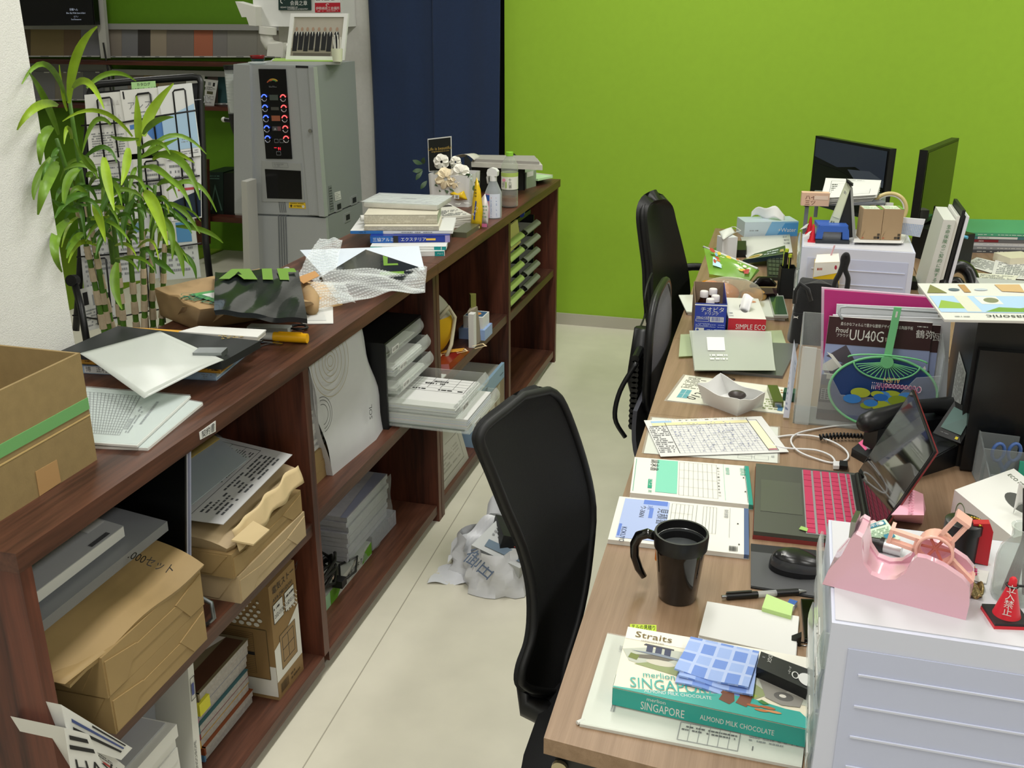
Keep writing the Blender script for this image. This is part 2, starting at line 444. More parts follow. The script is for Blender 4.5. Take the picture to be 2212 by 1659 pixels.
# paper tag on the edge of the near unit
a=[onx(*p,FX+.0075)for p in((431,934),(466,909),(466,932),(433,950))]
tg=obj('name_tag',B().prism(a,(-.001,0,0)),PAPER,U1,label='white paper tag with black writing')
pr(Q(a[3],a[2],a[1],a[0]),[('T','契約書',.08,.18,.92,.66,'k')],tg,'lettering')
# ================================================================ DISPLAY ROOM BEHIND
YD=6.16
def dq(x0,y0,x1,y1,Y=YD): # rectangle on a plane facing the viewer, photo pixels
 return[ony(x0,y1,Y),ony(x1,y1,Y),ony(x1,y0,Y),ony(x0,y0,Y)]
cedar=wood('display_shelf_wood','#30120c','#5c2a1c','x',14)
ROWS=[('upper',59,123,[(47,66,'#5b5142','dim brown'),(66,138,'#8a7a55','wide tan'),(138,175,'#7a6650','dull brown'),(175,216,'#85858a','cool grey')]),
  ('upper',59,124,[(234,263,'#8c8377','warm taupe'),(263,298,'#7a7a7c','plain mid grey'),(298,325,'#3f3b38','charcoal brown'),(325,360,'#9c907d','pale sand'),(360,419,'#7b746c','wide grey brown'),(419,460,'#b06a50','coral orange'),(460,491,'#83807d','soft grey'),(491,556,'#8c8a82','wide light grey'),(556,625,'#8d8a80','wide stone grey')]),
  ('lower',155,217,[(60,119,'#7f7f80','light grey'),(119,150,'#85806f','greyish tan'),(150,180,'#80817e','greenish grey'),(180,224,'#6a6b6e','slate grey')]),
  ('lower',155,226,[(247,276,'#8a8c8e','bluish grey'),(276,310,'#857973','mauve'),(310,343,'#8f7a4c','ochre yellow'),(343,373,'#978a72','beige'),(373,402,'#8d8c86','ash grey'),(448,471,'#7e6f68','brown mauve'),(471,503,'#2c4f50','dark teal')])]
for lvl,y0,y1,sw in ROWS:
 for x0,x1,c,nm in sw:
  q=dq(x0,y0,x1-.4,y1)
  o=obj('wallpaper_sample',B().prism(q,(0,.006,0)),mat('sample_'+c[1:],c,.8,bump=.2,bs=300),label=nm+' wallpaper sample hanging in the '+lvl+' display row',cat='sample sheet',group='wallpaper samples on the display wall')
  pr(Q(*q),[('r',0,0,1,.045,'#c9c9c4'),('r',.3,.012,.55,.03,'k'),('r',.6,.96,.8,1.0,'#c9c9c4')],o)
for nm,y,x0,x1 in(('display_shelf',129,40,640),('display_shelf',222,60,230),('display_shelf',229,430,640)):
 a,b=ony(x0,y,6.12),ony(x1,y,6.12)
 obj(nm,B().box(a.x,min(b.x,-2.75),6.03,6.2,a.z-.018,a.z+.006),cedar,bevel=.002,
  label={129:'long dark red display shelf under the upper wallpaper samples',222:'short dark red display shelf under the light grey samples',229:'dark red display shelf under the dark teal sample'}[y],cat='shelf')
for y0,x0,x1,lab in((53,44,216,'pale hanging rail above the wide tan sample'),(53,232,626,'pale hanging rail above the coral orange sample'),(151,245,505,'pale hanging rail above the ochre yellow sample')):
 a,b=ony(x0,y0,6.15),ony(x1,y0+2,6.15)
 obj('sample_rail',B().box(a.x,min(b.x,-2.75),6.13,6.17,a.z-.03,a.z+.006),mat('rail_grey','#a4a4a2',.4,.3),label=lab,cat='rail')
# white upright board between the sample rows
o=obj('upright_board',B().prism([ony(*p,6.08)for p in((202,-20),(221,-20),(233,126),(218,126))],(0,.03,0)),mat('board_white','#b9b8b2',.6),label='narrow white upright board beside the television',cat='board',bevel=.003)
o=obj('rounded_panel',B().prism([ony(*p,6.175)for p in((62,137),(226,137),(236,142),(240,152),(243,216),(66,216))],(0,.02,0)),mat('panel_grey','#8d8e8c',.6),label='grey rounded backing panel behind the light grey samples',cat='panel',bevel=.004)
obj('thin_cable',B().tube([ony(x,y,6.04)for x,y in((223,92),(226,110),(229,128),(233,150),(236,175),(239,196))],.006,6),mat('cable_black','#141414',.5),label='thin black cable hanging down the upright board',cat='cable')
# television
t=T('television','black wall television showing small white credits','television')
tv=[ony(*p,6.0)for p in((30,56),(206,54),(196,-60),(20,-60))]
obj('casing',B().prism(tv,(0,.05,0)),mat('tv_black','#0b0b0d',.25),t,.004)
obj('screen',B().prism([p+V((0,-.003,0))for p in[lerp(tv[0],tv[2],.012),lerp(tv[1],tv[3],.012),lerp(tv[2],tv[0],.012),lerp(tv[3],tv[1],.012)]],(0,.002,0)),mat('tv_screen','#05060c',.12),t)
q=Q(*[ony(*p,5.993)for p in((140,44),(190,44),(188,18),(138,18))])
pr(q,[('t','日曜へん',.42,.82,.16,mat('tv_text','#aab4c8',.5,emit=.5),'c'),('t','Blue Sky With Satie & Bird',.5,.55,.13,mat('tv_text','#aab4c8'),'c'),('t','ピアノ',.5,.25,.12,mat('tv_text','#aab4c8'),'c'),('t','Soul Bossanova',.5,.03,.12,mat('tv_text','#aab4c8'),'c')],t,'credits')
# note hung on the lower row
q=dq(402,162,442,200,6.13);o=obj('price_sheet',B().prism(q,(0,.004,0)),PAPER,label='plain white sheet hung between beige and brown samples',cat='paper')
q=[ony(*p,6.1)for p in((432,226),(462,230),(471,174),(436,170))]
o=obj('photo_flyer',B().prism(q,(0,.004,0)),mat('flyer_paper','#c3c3bf',.6),label='curling white flyer with small pictures by the teal sample',cat='flyer')
pr(Q(*q),[('r',.1,.78,.25,.92,'k'),('r',.42,.78,.6,.9,'g'),('r',.72,.76,.85,.9,'k'),('r',.12,.6,.28,.7,'k'),('r',.4,.45,.8,.56,'#4a4a30'),('x',.35,.6,.9,.74,3,'k'),('x',.1,.1,.9,.4,5,'g')],o)
# low bench with cartons
bz=ony(480,458,5.95).z
t=T('low_bench','low dark red wooden bench carrying dark cartons','bench')
bx0,bx1=ony(440,460,5.95).x,-2.75
obj('seat_board',B().box(bx0,bx1,5.8,6.19,bz-.035,bz),cedar,t,.003)
obj('partition_board',B().prism([ony(*p,5.74)for p in((424,530),(450,528),(447,345),(421,345))],(0,.03,0)),cedar,label='upright dark red partition board at the end of the low bench',cat='board',bevel=.003)
obj('leg_panel',B().box(bx1-.2,bx1-.17,5.82,6.18,0,bz-.035),cedar,t,.003)
def carton(nm,x0,y0,x1,y1,dep,m,lab,items,Y=5.88,side=None):
 t=T(nm,lab,'carton');q=[ony(x0,y1,Y),ony(x1,y1,Y),ony(x1,y0,Y),ony(x0,y0,Y)]
 zb=bz
 for p in q[:2]:p.z=zb
 obj('body',B().prism(q,(0,dep,0)),m,t,.003);pr(Q(*q),items,t);return t
carton('green_carton',442,372,482,455,.25,mat('carton_green','#12231c',.5),'dark green carton printed with a pale arrow on the low bench',[('p',[(.3,.1),(.55,.72),(.95,.1),(.88,.08),(.56,.6),(.38,.08)],'#49665a'),('x',.1,.82,.8,.94,2,'#49665a')])
carton('black_carton',483,374,506,455,.25,mat('carton_black','#0d0f0e',.5),'plain black carton beside the dark green carton',[('r',.9,0,1,1,'#1b1c1b')])
carton('striped_carton',507,380,537,458,.25,mat('carton_pale','#a7aaa2',.5),'pale carton with a green band on the low bench',[('r',0,.82,1,1,'#2d6b48'),('x',.2,.55,.8,.65,1,'k'),('e',.5,.35,.2,.1,'#7f9a80')])
# ================================================================ NAVY CURTAIN
t=T('door_curtain','navy blue split door curtain hanging in the doorway','curtain')
NAVY=mat('curtain_navy','#172b4d',.85,nz=.06,ns=90,bump=.2,bs=900,sheen=.2)
def fold(x0,x1,ph,sp):
 def f(u,v):
  x=x0+(x1-x0)*u;z=2.06-(2.06-.55)*v
  return V((x+.012*math.sin(v*3+ph)*v,YW-.03-.018*math.sin(u*5+ph+v*.8)*(.4+.6*v)-.004*math.sin(u*13+ph*2),z))
 return f
cl,cm_,cr=ony(805,200,YW-.03).x,ony(938,200,YW-.03).x,ony(1082,200,YW-.03).x
obj('curtain_panel',B().grid(fold(cl,cm_-.002,.3,0),40,30,.002),NAVY,t,smooth=2)
obj('curtain_panel',B().grid(fold(cm_+.001,cr,2.1,0),40,30,.002),NAVY,t,smooth=2)
obj('curtain_rod',B().cyl((cl-.03,YW-.03,2.07),(cr+.03,YW-.03,2.07),.009),mat('rod_steel','#b8b8b8',.3,1),t,smooth=True)
# ================================================================ DRINKS MACHINE
YV=4.3
SIL=mat('machine_silver','#b4b8ba',.38,.3,nz=.02,ns=200)
SILD=mat('machine_grey_side','#a3a8a8',.42,.25)
xl,xr=ony(512,137,YV+.05).x,ony(683,143,YV).x;zt=1.37;zs=ony(600,462,YV).z
FL,FR=V((xl,YV+.05,0)),V((xr,YV-.01,0));BR,BL=V((xr,YV+.42,0)),V((xl,YV+.44,0))
PN=(FR-FL).cross(Z).normalized()
def vf(px,py,off=.0): # point on the machine front, off = out of the face
 return onpl(px,py,FL,PN)+PN*off*(1 if PN.y<0 else-1)
OUT=PN if PN.y<0 else-PN
t=T('drinks_machine','silver cup drinks machine with ten lit buttons','drinks machine')
obj('upper_body',B().prism([p+Z*(zs+.004)for p in(FL,FR,BR,BL)],(0,0,zt-zs-.004)),SILD,t,.006)
obj('lower_body',B().prism([p for p in(FL,FR,BR,BL)],(0,0,zs-.004)),SILD,t,.006)
def fpanel(nm,px,th,m,bev=.003,off=0.,par=None,**k):
 q=[vf(*p,off)for p in px];o=obj(nm,B().prism(q,OUT*th),m,par or t,bev,**k);return o
fpanel('front_door',((514,459),(707,466),(684,144),(513,138)),.012,SIL,.004)
fpanel('left_fin',((515,459),(556,459),(548,140),(513,138)),.03,SIL,.008)
fpanel('right_pillar',((697,465),(709,466),(685,144),(674,144)),.03,SIL,.012)
fpanel('right_panel',((672,462),(696,464),(671,146),(645,146)),.018,SIL,.003)
fpanel('lower_door',((540,700),(726,700),(708,470),(545,464)),.018,SIL,.004)
fpanel('lower_edge',((528,700),(540,700),(545,464),(540,463)),.024,SIL,.004)
for i in range(4):fpanel('groove',((612+i*5.5,700),(614+i*5.5,700),(608+i*5,464),(606+i*5,464)),.0215,mat('groove_grey','#6f7375',.5),0)
for i in range(4):fpanel('groove',((608+i*4,458),(610+i*4,458),(607+i*4,432),(605+i*4,432)),.0135,mat('groove_grey','#6f7375',.5),0)
blk=mat('panel_black','#07080a',.12)
o=fpanel('control_panel',((579.5,342),(635,342.5),(621,149),(563,148.5)),.017,blk,.002)
cq=Q(*[vf(*p,.0175)for p in((579.5,342),(635,342.5),(621,149),(563,148.5))])
for r in range(5):
 v=.685-r*.115
 for s_ in(0,1):
  u=.155 if s_==0 else .865
  c=cq.at(u,v);ax=OUT
  b=obj('button',B().cyl(c,c+ax*.004,.0155,.0145,20),mat('button_black','#101114',.25),t,smooth=True)
  k=mat('button_blue_light','#4a6cff',emit=1.6)if s_==0 else mat('button_red_light','#ff5a5a',emit=1.3)
  pts=[c+ax*.0045+(cq.c[1]-cq.c[0]).normalized()*math.cos(a)*.0145+Z*math.sin(a)*.0145 for a in[math.pi*(.08+.84*i/10)for i in range(11)]]
  obj('button_light',B().tube(pts,.0028,6),k,b)
  pts=[c+ax*.0045+(cq.c[1]-cq.c[0]).normalized()*math.cos(a)*.0145+Z*math.sin(a)*.0145 for a in[math.pi*(1.08+.84*i/10)for i in range(11)]]
  obj('button_ring',B().tube(pts,.002,6),mat('button_ring_grey','#b9bcc0',.3,.5),b)
pr(cq,[('c',.52,.86,.17,.03,.006,'#cfa23a',.3,2.9),('c',.52,.855,.12,.025,.005,'#4b8a4a',.3,2.6),('c',.5,.85,.2,.03,.006,'#b05535',1.6,3.1),('x',.35,.8,.7,.82,2,'g'),
  ('r',.34,.66,.66,.72,'#46504a'),('r',.36,.55,.66,.585,'#4a4a44'),('r',.35,.43,.68,.49,'#9a5a40'),('r',.35,.32,.68,.37,'#4c4c50'),('t','A',.42,.325,.03,'w'),('r',.55,.32,.68,.37,'#7a4a50'),
  ('o',.4,.185,.54,.225,.002,'#7f8286'),('o',.6,.185,.74,.225,.002,'#7f8286'),('t','91',.5,.1,.035,mat('led_red','#ff3040',emit=1.5)),('r',.36,.125,.46,.13,mat('led_red','#ff3040')),('o',.44,.045,.6,.085,.002,'#7f8286')],t,'panel_print')
# hatch
fpanel('hatch_frame',((571,434),(662,436),(654,352),(570,346)),.016,mat('hatch_silver','#aeb1b0',.4,.3),.006)
fpanel('hatch_opening',((582,427),(657,429),(654,368),(577,364)),.018,mat('hatch_dark','#0a0b0c',.15),.004)
q=Q(*[vf(*p,.019)for p in((595,360),(628,361),(626,351),(593,350))]);pr(q,[('o',0,0,1,1,.0016,'g'),('x',.1,.15,.9,.85,2,'g')],t,'hatch_note')
q=[vf(*p,.013)for p in((628,448),(664,450),(663,437),(628,436))];o=obj('warning_sticker',B().prism(q,OUT*.001),mat('sticker_yellow','#e6c12a',.5),t,label='yellow sticker with a black arrow')
pr(Q(*[p+OUT*.001 for p in q]),[('x',.04,.75,.9,.95,1,'k'),('p',[(.1,.15),(.18,.15),(.18,.45),(.23,.45),(.14,.65),(.05,.45),(.1,.45)],'k'),('x',.3,.2,.75,.6,2,'k'),('e',.87,.35,.08,.25,'w')],o)
c=vf(679,281,.03);obj('lock',B().cyl(c,c+OUT*.006,.009,n=14),mat('lock_steel','#c9c9c9',.25,1),t,smooth=True)
for x0,y0 in((731,446),(764,432),(750,469)):
 c=onx(x0,y0,xr);o=obj('side_grip',B().box(xr-.002,xr+.004,c.y-.035,c.y+.035,c.z-.022,c.z+.022),mat('grip_silver','#b3b6b6',.35,.4),t,.006)
 obj('grip_recess',B().box(xr+.0035,xr+.0045,c.y-.022,c.y+.022,c.z-.013,c.z+.013),mat('grip_dark','#2b2d2e',.5),o)
q=Q(*[onx(*p,xr+.001)for p in((713,458),(722,455),(716,400),(709,402))]);pr(q,[('r',0,0,1,1,'#7f8583'),('x',.1,.05,.9,.95,9,'k')],t,'spec_plate')
q=Q(*[onx(*p,xr+.001)for p in((724,434),(737,430),(735,412),(722,416))]);pr(q,[('r',0,0,1,1,'w'),('x',.1,.1,.9,.9,4,'g')],t,'side_label')
q=Q(*[vf(*p,.019)for p in((644,146),(672,147),(671,142),(644,141))]);pr(q,[('r',0,0,1,1,'k')],t,'top_vent')
# cup tube on the machine's left flank
cb=ony(511,245,YV+.2);ct=ony(504,150,YV+.2);cx_=cb.x-.005
obj('cup_tube',B().cyl((cx_,YV+.2,cb.z),(cx_,YV+.2,ct.z),.034,n=20,cap=False),clear('tube_clear',f=.2),t,smooth=True)
obj('tube_cap',B().cyl((cx_,YV+.2,ct.z),(cx_,YV+.2,ct.z+.02),.037,n=20),mat('cap_black','#141516',.4),t,smooth=True)
for i in range(10):
 z=cb.z+.005+i*.014
 obj('paper_cup',B().lathe([(.026,z),(.031,z+.05),(.033,z+.051),(.033,z+.054)],(cx_,YV+.2,0),16),mat('cup_white','#d8d8d4',.6),t,smooth=True)
obj('tube_base',B().lathe([(.012,cb.z-.13),(.03,cb.z-.06),(.036,cb.z)],(cx_,YV+.2,0),20),mat('cap_black','#141516',.4),t,smooth=True)
obj('tube_lever',B().cyl((cx_,YV+.19,cb.z-.035),(cx_-.06,YV+.19,cb.z-.03),.011,n=12),mat('cap_black','#141516',.4),t,smooth=True)
obj('lever_tip',B().ball((cx_-.062,YV+.19,cb.z-.03),.013),mat('tip_white','#d8d8d4',.4),t,smooth=2)
# board leaning beside the machine
q=[ony(*p,4.20)for p in((519,640),(536,640),(533,393),(521,391))]
obj('leaning_board',B().prism([V((p.x,p.y,0 if i<2 else p.z))for i,p in enumerate(q)],(0,.09,0)),mat('board_grey','#b3b3ab',.6),label='pale grey flat board standing beside the drinks machine',cat='board',bevel=.002)
# ------------------------------------------------ things on the machine
def top(px,py):return onz(px,py,zt)
pc0=ony(556,122,YV+.16)
b=T('snack_bowls','two nested red and green lacquer bowls on the drinks machine','bowls')
for r0,r1,z0,z1,m in((.024,.034,0,.018,mat('bowl_green','#1d3a34',.3)),(.026,.036,.014,.032,mat('bowl_red','#8a1418',.25))):
 obj('bowl',B().lathe([(r0,zt+z0),(r1,zt+z1),(r1-.002,zt+z1+.001),(r0-.002,zt+z0+.004)],(pc0.x,pc0.y,0),24),m,b,smooth=True)
pp=ony(548,130,YV+.06)
obj('glass_dish',B().lathe([(.03,zt),(.045,zt+.008),(.043,zt+.009),(.028,zt+.003)],(pp.x+.02,pp.y,0),20),clear('dish_clear',f=.25),label='small clear dish in front of the nested bowls',cat='dish',smooth=True)
q=[ony(*p,y)for p,y in(((583,134),YV+.07),((735,132),YV+.1),((739,126),YV+.32),((590,124),YV+.32))]
for p in q:p.z=zt
tr=T('serving_tray','white serving tray lined with a light green sheet','tray')
obj('tray_body',B().prism([p+Z*0 for p in q],(0,0,.012)),mat('tray_grey','#b9bcb6',.4),tr,.004)
obj('green_sheet',B().prism([lerp(p,(q[0]+q[2])/2,.06)+Z*.0125 for p in q],(0,0,.002)),mat('sheet_green','#9fc45a',.5),tr)
# photo frame
f0=[ony(*p,YV+.2)for p in((617,132),(742,132),(742,29),(617,29))]
for p in f0[:2]:p.z=zt+.0145
f0[2].y+=.05;f0[3].y+=.05
t=T('framed_photo','white framed group photo of people in dark suits','photo frame')
def inner(q,k):return[q[0]+(q[1]-q[0])*k+(q[3]-q[0])*k*1.2,q[1]+(q[0]-q[1])*k+(q[2]-q[1])*k*1.2,q[2]+(q[3]-q[2])*k+(q[1]-q[2])*k*1.2,q[3]+(q[2]-q[3])*k+(q[0]-q[3])*k*1.2]
i0=inner(f0,.065)
for a in range(4):
 obj('frame_bar',B().prism([f0[a],f0[(a+1)%4],i0[(a+1)%4],i0[a]],(0,.015,0)),mat('frame_white','#e9e9e6',.35),t,.002)
obj('picture',B().prism([p+V((0,.008,0))for p in i0],(0,.004,0)),mat('photo_beige','#b7b0a4',.12,coat=.6),t)
q=Q(*[p+V((0,.0075,0))for p in i0]);its=[('r',0,0,1,.2,'#8f877a'),('r',.05,0,.8,.08,'#5d574e')]
for i,x in enumerate((.07,.18,.29,.40,.52,.64,.75,.88)):
 its+=[('p',[(x-.045,.12+i%2*.03),(x+.045,.12+i%2*.03),(x+.05,.55),(x+.03,.62),(x-.03,.62),(x-.05,.55)],'#17181c'),('e',x,.69,.024,.05,'#a98a76'),('p',[(x-.012,.62),(x+.012,.62),(x,.5)],'w')]
pr(q,its,t,'photo_print')
# cup with sticks
cp=ony(728,110,YV+.09);cp.z=zt+.0145
b=T('stick_cup','small cream cup of stir sticks before the photo frame','cup')
obj('cup',B().lathe([(.021,cp.z),(.026,cp.z+.055),(.0245,cp.z+.055),(.0195,cp.z+.004)],(cp.x,cp.y,0),24),mat('cup_cream','#d9dcc0',.5),b,smooth=True)
for i in range(7):
 a=i*.9;obj('stick',B().cyl((cp.x+.008*math.cos(a),cp.y+.008*math.sin(a),cp.z+.005),(cp.x+.018*math.cos(a)+.004,cp.y+.018*math.sin(a),cp.z+.095+.01*(i%3)),.0022,n=6),mat('stick_white','#e6e4dc',.5),b)
# white cabinet on the wall with plaque and stickers, drain pipe
t=T('wall_cabinet','white wall cabinet carrying a dark plaque and a red sticker','cabinet')
ca,cbx=ony(551,57,4.96),ony(742,60,4.96)
obj('cabinet_body',B().box(ca.x,cbx.x,4.96,5.118,ca.z,2.2),mat('cabinet_white','#dddeda',.5),t,.004)
q=[ony(*p,4.958)for p in((603,22),(673,22),(672,-25),(602,-25))];o=obj('plaque',B().prism(q,(0,-.006,0)),mat('plaque_green','#1f3430',.4),t,.001,label='dark green plaque with white characters')
pr(Q(*[p+V((0,-.006,0))for p in q]),[('t','伊勢崎商工会議所',.3,.53,.13,'w','l'),('t','会員之章',.36,.24,.17,'w'),('t','ISESAKI CHAMBER OF',.06,.1,.07,'w'),('t','COMMERCE & INDUSTRY',.28,.02,.07,'w'),('c',.14,.42,.07,.1,.004,'w',.5,4.6)],o)
q=[ony(*p,4.958)for p in((681,27),(736,26),(735,-15),(680,-15))];o=obj('sticker',B().prism(q,(0,-.002,0)),PAPER,t,label='white and red membership sticker')
pr(Q(*[p+V((0,-.002,0))for p in q]),[('r',0,0,1,.5,'#b01c2c'),('x',.05,.6,.95,.7,1,'k'),('t','伊勢崎商工会議所',.5,.14,.13,'w','c'),('c',.5,.38,.06,.06,.003,'w',.5,4.6),('x',.1,.04,.9,.1,1,'w')],o)
t=T('drain_pipe','white plastic drain pipe with a bend under the wall cabinet','pipe')
PVC=mat('pvc_white','#d5d4cc',.45)
P5=lambda x,y:ony(x,y,4.9)
obj('hopper',B().prism([P5(*p)for p in((508,3),(552,15),(552,37),(522,37))],(0,.08,0)),PVC,t,.004)
obj('hopper_neck',B().prism([P5(*p)for p in((532,37),(553,37),(553,56),(538,55))],(0,.08,0)),PVC,t,.004)
obj('pipe_socket',B().cyl(P5(570,58)+V((0,.04,0)),P5(570,74)+V((0,.04,0)),.045,n=20),PVC,t,smooth=True)
obj('pipe_bend',B().tube([P5(x,y)+V((0,.04,0))for x,y in((567,70),(568,85),(574,97),(586,103),(600,106))],.033,14),PVC,t,smooth=2)
obj('pipe_end',B().prism([P5(*p)for p in((579,95),(612,93),(611,123),(576,121))],(0,.09,0)),PVC,t,.006)
obj('pipe_stub',B().cyl(P5(605,106)+V((0,.045,0)),P5(640,108)+V((0,.045,0)),.03,n=16),PVC,t,smooth=True)
# ================================================================ CATALOGUE RACK AND PLANT BEHIND THE SHELF
RP,RN=V((-1.95,2.75,1.0)),V((.22,-.95,.2)).normalized()
def rk(px,py,off=0.):return onpl(px,py,RP,RN)+RN*off
t=T('catalogue_rack','black tube catalogue stand with wire pockets','rack')
BLKM=mat('black_powder_coat','#101112',.4)
fr=[(160,715),(166,640),(178,420),(188,240),(191,200),(197,188),(212,181),(320,172),(415,165),(427,167),(432,178),(431,210),(435,330),(441,520),(455,640)]
obj('tube_frame',B().tube([rk(x,y,-.012)for x,y in fr],.011,10),BLKM,t,smooth=2)
obj('back_sheet',B().prism([rk(x,y,-.03)for x,y in((196,196),(424,176),(434,470),(185,500))],RN*-.004),mat('rack_backing','#26282a',.6),t)
def wire(pts,r=.0028):obj('wire',B().tube([rk(x,y,.02)for x,y in pts],r,6),BLKM,t,smooth=2)
wire([(182,273),(270,266),(350,252),(428,240)]);wire([(180,405),(300,395),(436,380)]);wire([(172,555),(300,545),(440,525)]);wire([(163,680),(230,690),(330,670),(440,655)])
for a,b,y0,y1,sh in((216,246,215,345,16),(300,330,205,335,16),(379,405,197,345,16),(232,262,350,480,14),(318,346,350,480,14),(396,420,345,480,12),(205,235,560,700,14),(320,350,560,700,12)):
 wire([(a+sh,y1),(a,y0+4),(a+3,y0),(b-3,y0-3),(b,y0),(b+sh,y1-4)])
obj('strut',B().tube([rk(172,603,.04),rk(200,660,.08),rk(232,735,.14)],.011,8),BLKM,t,smooth=2)
obj('hinge',B().cyl(rk(172,604,.03),rk(172,604,.06),.018,n=16),BLKM,t,smooth=True)
q=[rk(*p,.012)for p in((289,202),(341,197),(339,176),(287,179))]
o=obj('green_tag',B().prism(q,RN*.001),mat('tag_green','#a7d18f',.6),t,label='light green catalogue tag')
pr(Q(*[p+RN*.001 for p in q]),[('t','カタログ',.5,.6,.26,'k','c'),('t','借りて気になったら返答',.5,.2,.2,'k','c')],o)
def cat_(px,off,col,label,items,th=.006):
 q=[rk(*p,off)for p in(px[3],px[2],px[1],px[0])]
 o=obj('catalogue',B().prism(q,RN*-th),mat('cover_'+col[1:],col,.35),label=label,cat='catalogue',group='catalogues in the wire rack')
 pr(Q(*q),items,o);return o
tri=[('p',[(x,y),(x+.09,y),(x+.045,y+.07)],'#c9c8c2')for x in(.3,.42,.54,.66,.78)for y in(.62,.72,.82)if(x*100+y*100)%3>.6]
cat_(((186,206),(270,198),(286,348),(198,356)),.012,'#dcdcd6','white catalogue with pale triangles in the wire rack',tri+[('x',.1,.1,.9,.45,10,'g')])
cat_(((264,197),(348,190),(374,325),(286,334)),.016,'#e0e0da','white catalogue with a blue corner in the wire rack',[('t','アレスシルクウォール',.12,.7,.1,'g'),('r',.05,.86,.09,.98,'k'),('p',[(.1,.45),(.98,.52),(.98,.2),(.6,.2),(.4,.4),(.1,.38)],'#4f7fc0'),('x',.15,.62,.6,.66,1,'g'),('t','(ℓ)',.4,.52,.07,'#6a88b0')],.01)
cat_(((346,189),(418,181),(438,337),(366,347)),.02,'#dfe1df','white and sky blue catalogue in the wire rack',[('p',[(0,.55),(1,.72),(1,.12),(0,.12)],'#a9c8e0'),('x',.3,.04,.95,.1,2,'g'),('x',.5,.2,.95,.27,2,'g')])
cat_(((190,352),(292,345),(304,480),(204,492)),.01,'#d3d3cf','white leaflet of small print in the second rack row',[('x',.1,.5,.9,.92,9,'g'),('x',.1,.08,.9,.4,7,'g')])
cat_(((290,345),(364,340),(384,470),(305,480)),.012,'#d8d8d2','white price leaflet in the middle of the second rack row',[('x',.1,.55,.9,.92,5,'g'),('r',.4,.3,.7,.45,'k'),('x',.1,.05,.9,.25,3,'g')])
cat_(((360,341),(436,335),(438,470),(374,478)),.014,'#dedede','white and navy catalogue in the second rack row',[('p',[(.1,.02),(1,.02),(1,.45),(.1,.3)],'#18283c'),('x',.1,.55,.9,.9,4,'g'),('r',.3,.46,.9,.5,'#b84a4a')])
cat_(((172,482),(232,474),(262,625),(186,640)),.01,'#b9bab8','grey leaflet stack at the low end of the rack',[('x',.1,.1,.9,.9,12,'g')],.02)
cat_(((230,474),(330,464),(350,600),(252,612)),.014,'#c6c8c8','pale blue leaflet in the low rack row',[('r',.1,.75,.8,.9,'#6f8ea3'),('x',.1,.1,.9,.7,8,'g')])
cat_(((330,464),(420,456),(436,598),(346,606)),.012,'#c4c9c4','white leaflet with green and blue boxes in the low rack row',[('r',.1,.6,.45,.85,'#7fa04a'),('r',.55,.55,.9,.85,'#4f86b0'),('x',.1,.1,.9,.5,5,'g')])
cat_(((176,625),(262,600),(278,690),(190,716)),.02,'#c9cac6','grey newsletter with small photos at the foot of the rack',[('r',.08,.6,.2,.9,'k'),('r',.55,.55,.7,.75,'k'),('x',.1,.08,.9,.5,6,'g'),('r',.3,.55,.45,.8,'g')],.012)
# ------------------------------------------------ bamboo plant
def pedge(py):return 35+.179*py
def plp(px,py,y): # plant point: keep clear of the pillar face
 d=ray(px,py)
 if px<pedge(py)+14:y=min(y,-1.468/(d.x/d.y))
 return ony(px,py,y)
t=T('bamboo_plant','tall bamboo plant with striped drooping leaves in a pot','potted plant')
LEAF=[mat('leaf_light','#8fae2c',.42,nz=.18,ns=25,spec=.4),mat('leaf_mid','#6a8f24',.42,nz=.2,ns=25),mat('leaf_dark','#46701c',.42,nz=.2,ns=25)]
pb=ony(285,760,2.1)
obj('pot',B().lathe([(.085,0),(.12,.0),(.15,.64),(.155,.66),(.14,.66),(.13,.6)],(pb.x,2.1,0),28),mat('pot_white','#d4d2ca',.4),t,smooth=True)
obj('soil',B().cyl((pb.x,2.1,.58),(pb.x,2.1,.605),.128,n=24),mat('soil_brown','#3a2a1e',.9,nz=.3,ns=80),t)
STK=[((262,700),(205,520),(150,215),2.06),((285,705),(300,520),(300,300),2.12),((248,690),(190,500),(122,300),1.98),((272,700),(245,540),(215,360),2.02),((318,700),(322,560),(335,400),2.14),((255,695),(215,560),(185,410),2.0),((295,700),(280,540),(272,380),2.08),((305,700),(310,580),(300,440),2.05),((278,705),(262,600),(240,450),2.0),((312,700),(345,560),(360,430),2.15)]
SG=mat('stalk_green','#4f7526',.5,nz=.2,ns=30);HU=mat('stalk_husk','#c3b196',.8,nz=.1,ns=60)
def bez(a,b,c,u):return V(a)*(1-u)**2+V(b)*2*u*(1-u)+V(c)*u*u
for a,m,b,y in STK:
 p0,p1,p2=ony(*a,2.1),ony(*m,(2.1+y)/2),plp(*b,y);p1=p1*2-(p0+p2)/2;p0=V((p0.x*.5+pb.x*.5,2.1+(y-2.08)*.6,.6))
 pts=[bez(p0,p1,p2,i/14)for i in range(15)]
 obj('stalk',B().tube(pts,[.0085-.004*i/14 for i in range(15)],8),SG,t,smooth=2)
 hb=B()
 for i in range(7):
  if(i*7+int(a[0]))%4==0 and i>2:continue
  q=bez(p0,p1,p2,.28+i*.075);q2=bez(p0,p1,p2,.28+i*.075+.045)
  hb.cyl(q,q2,.0098-.0005*i,.0088-.0005*i,8)
 obj('husk',hb,HU,t,kind='stuff')
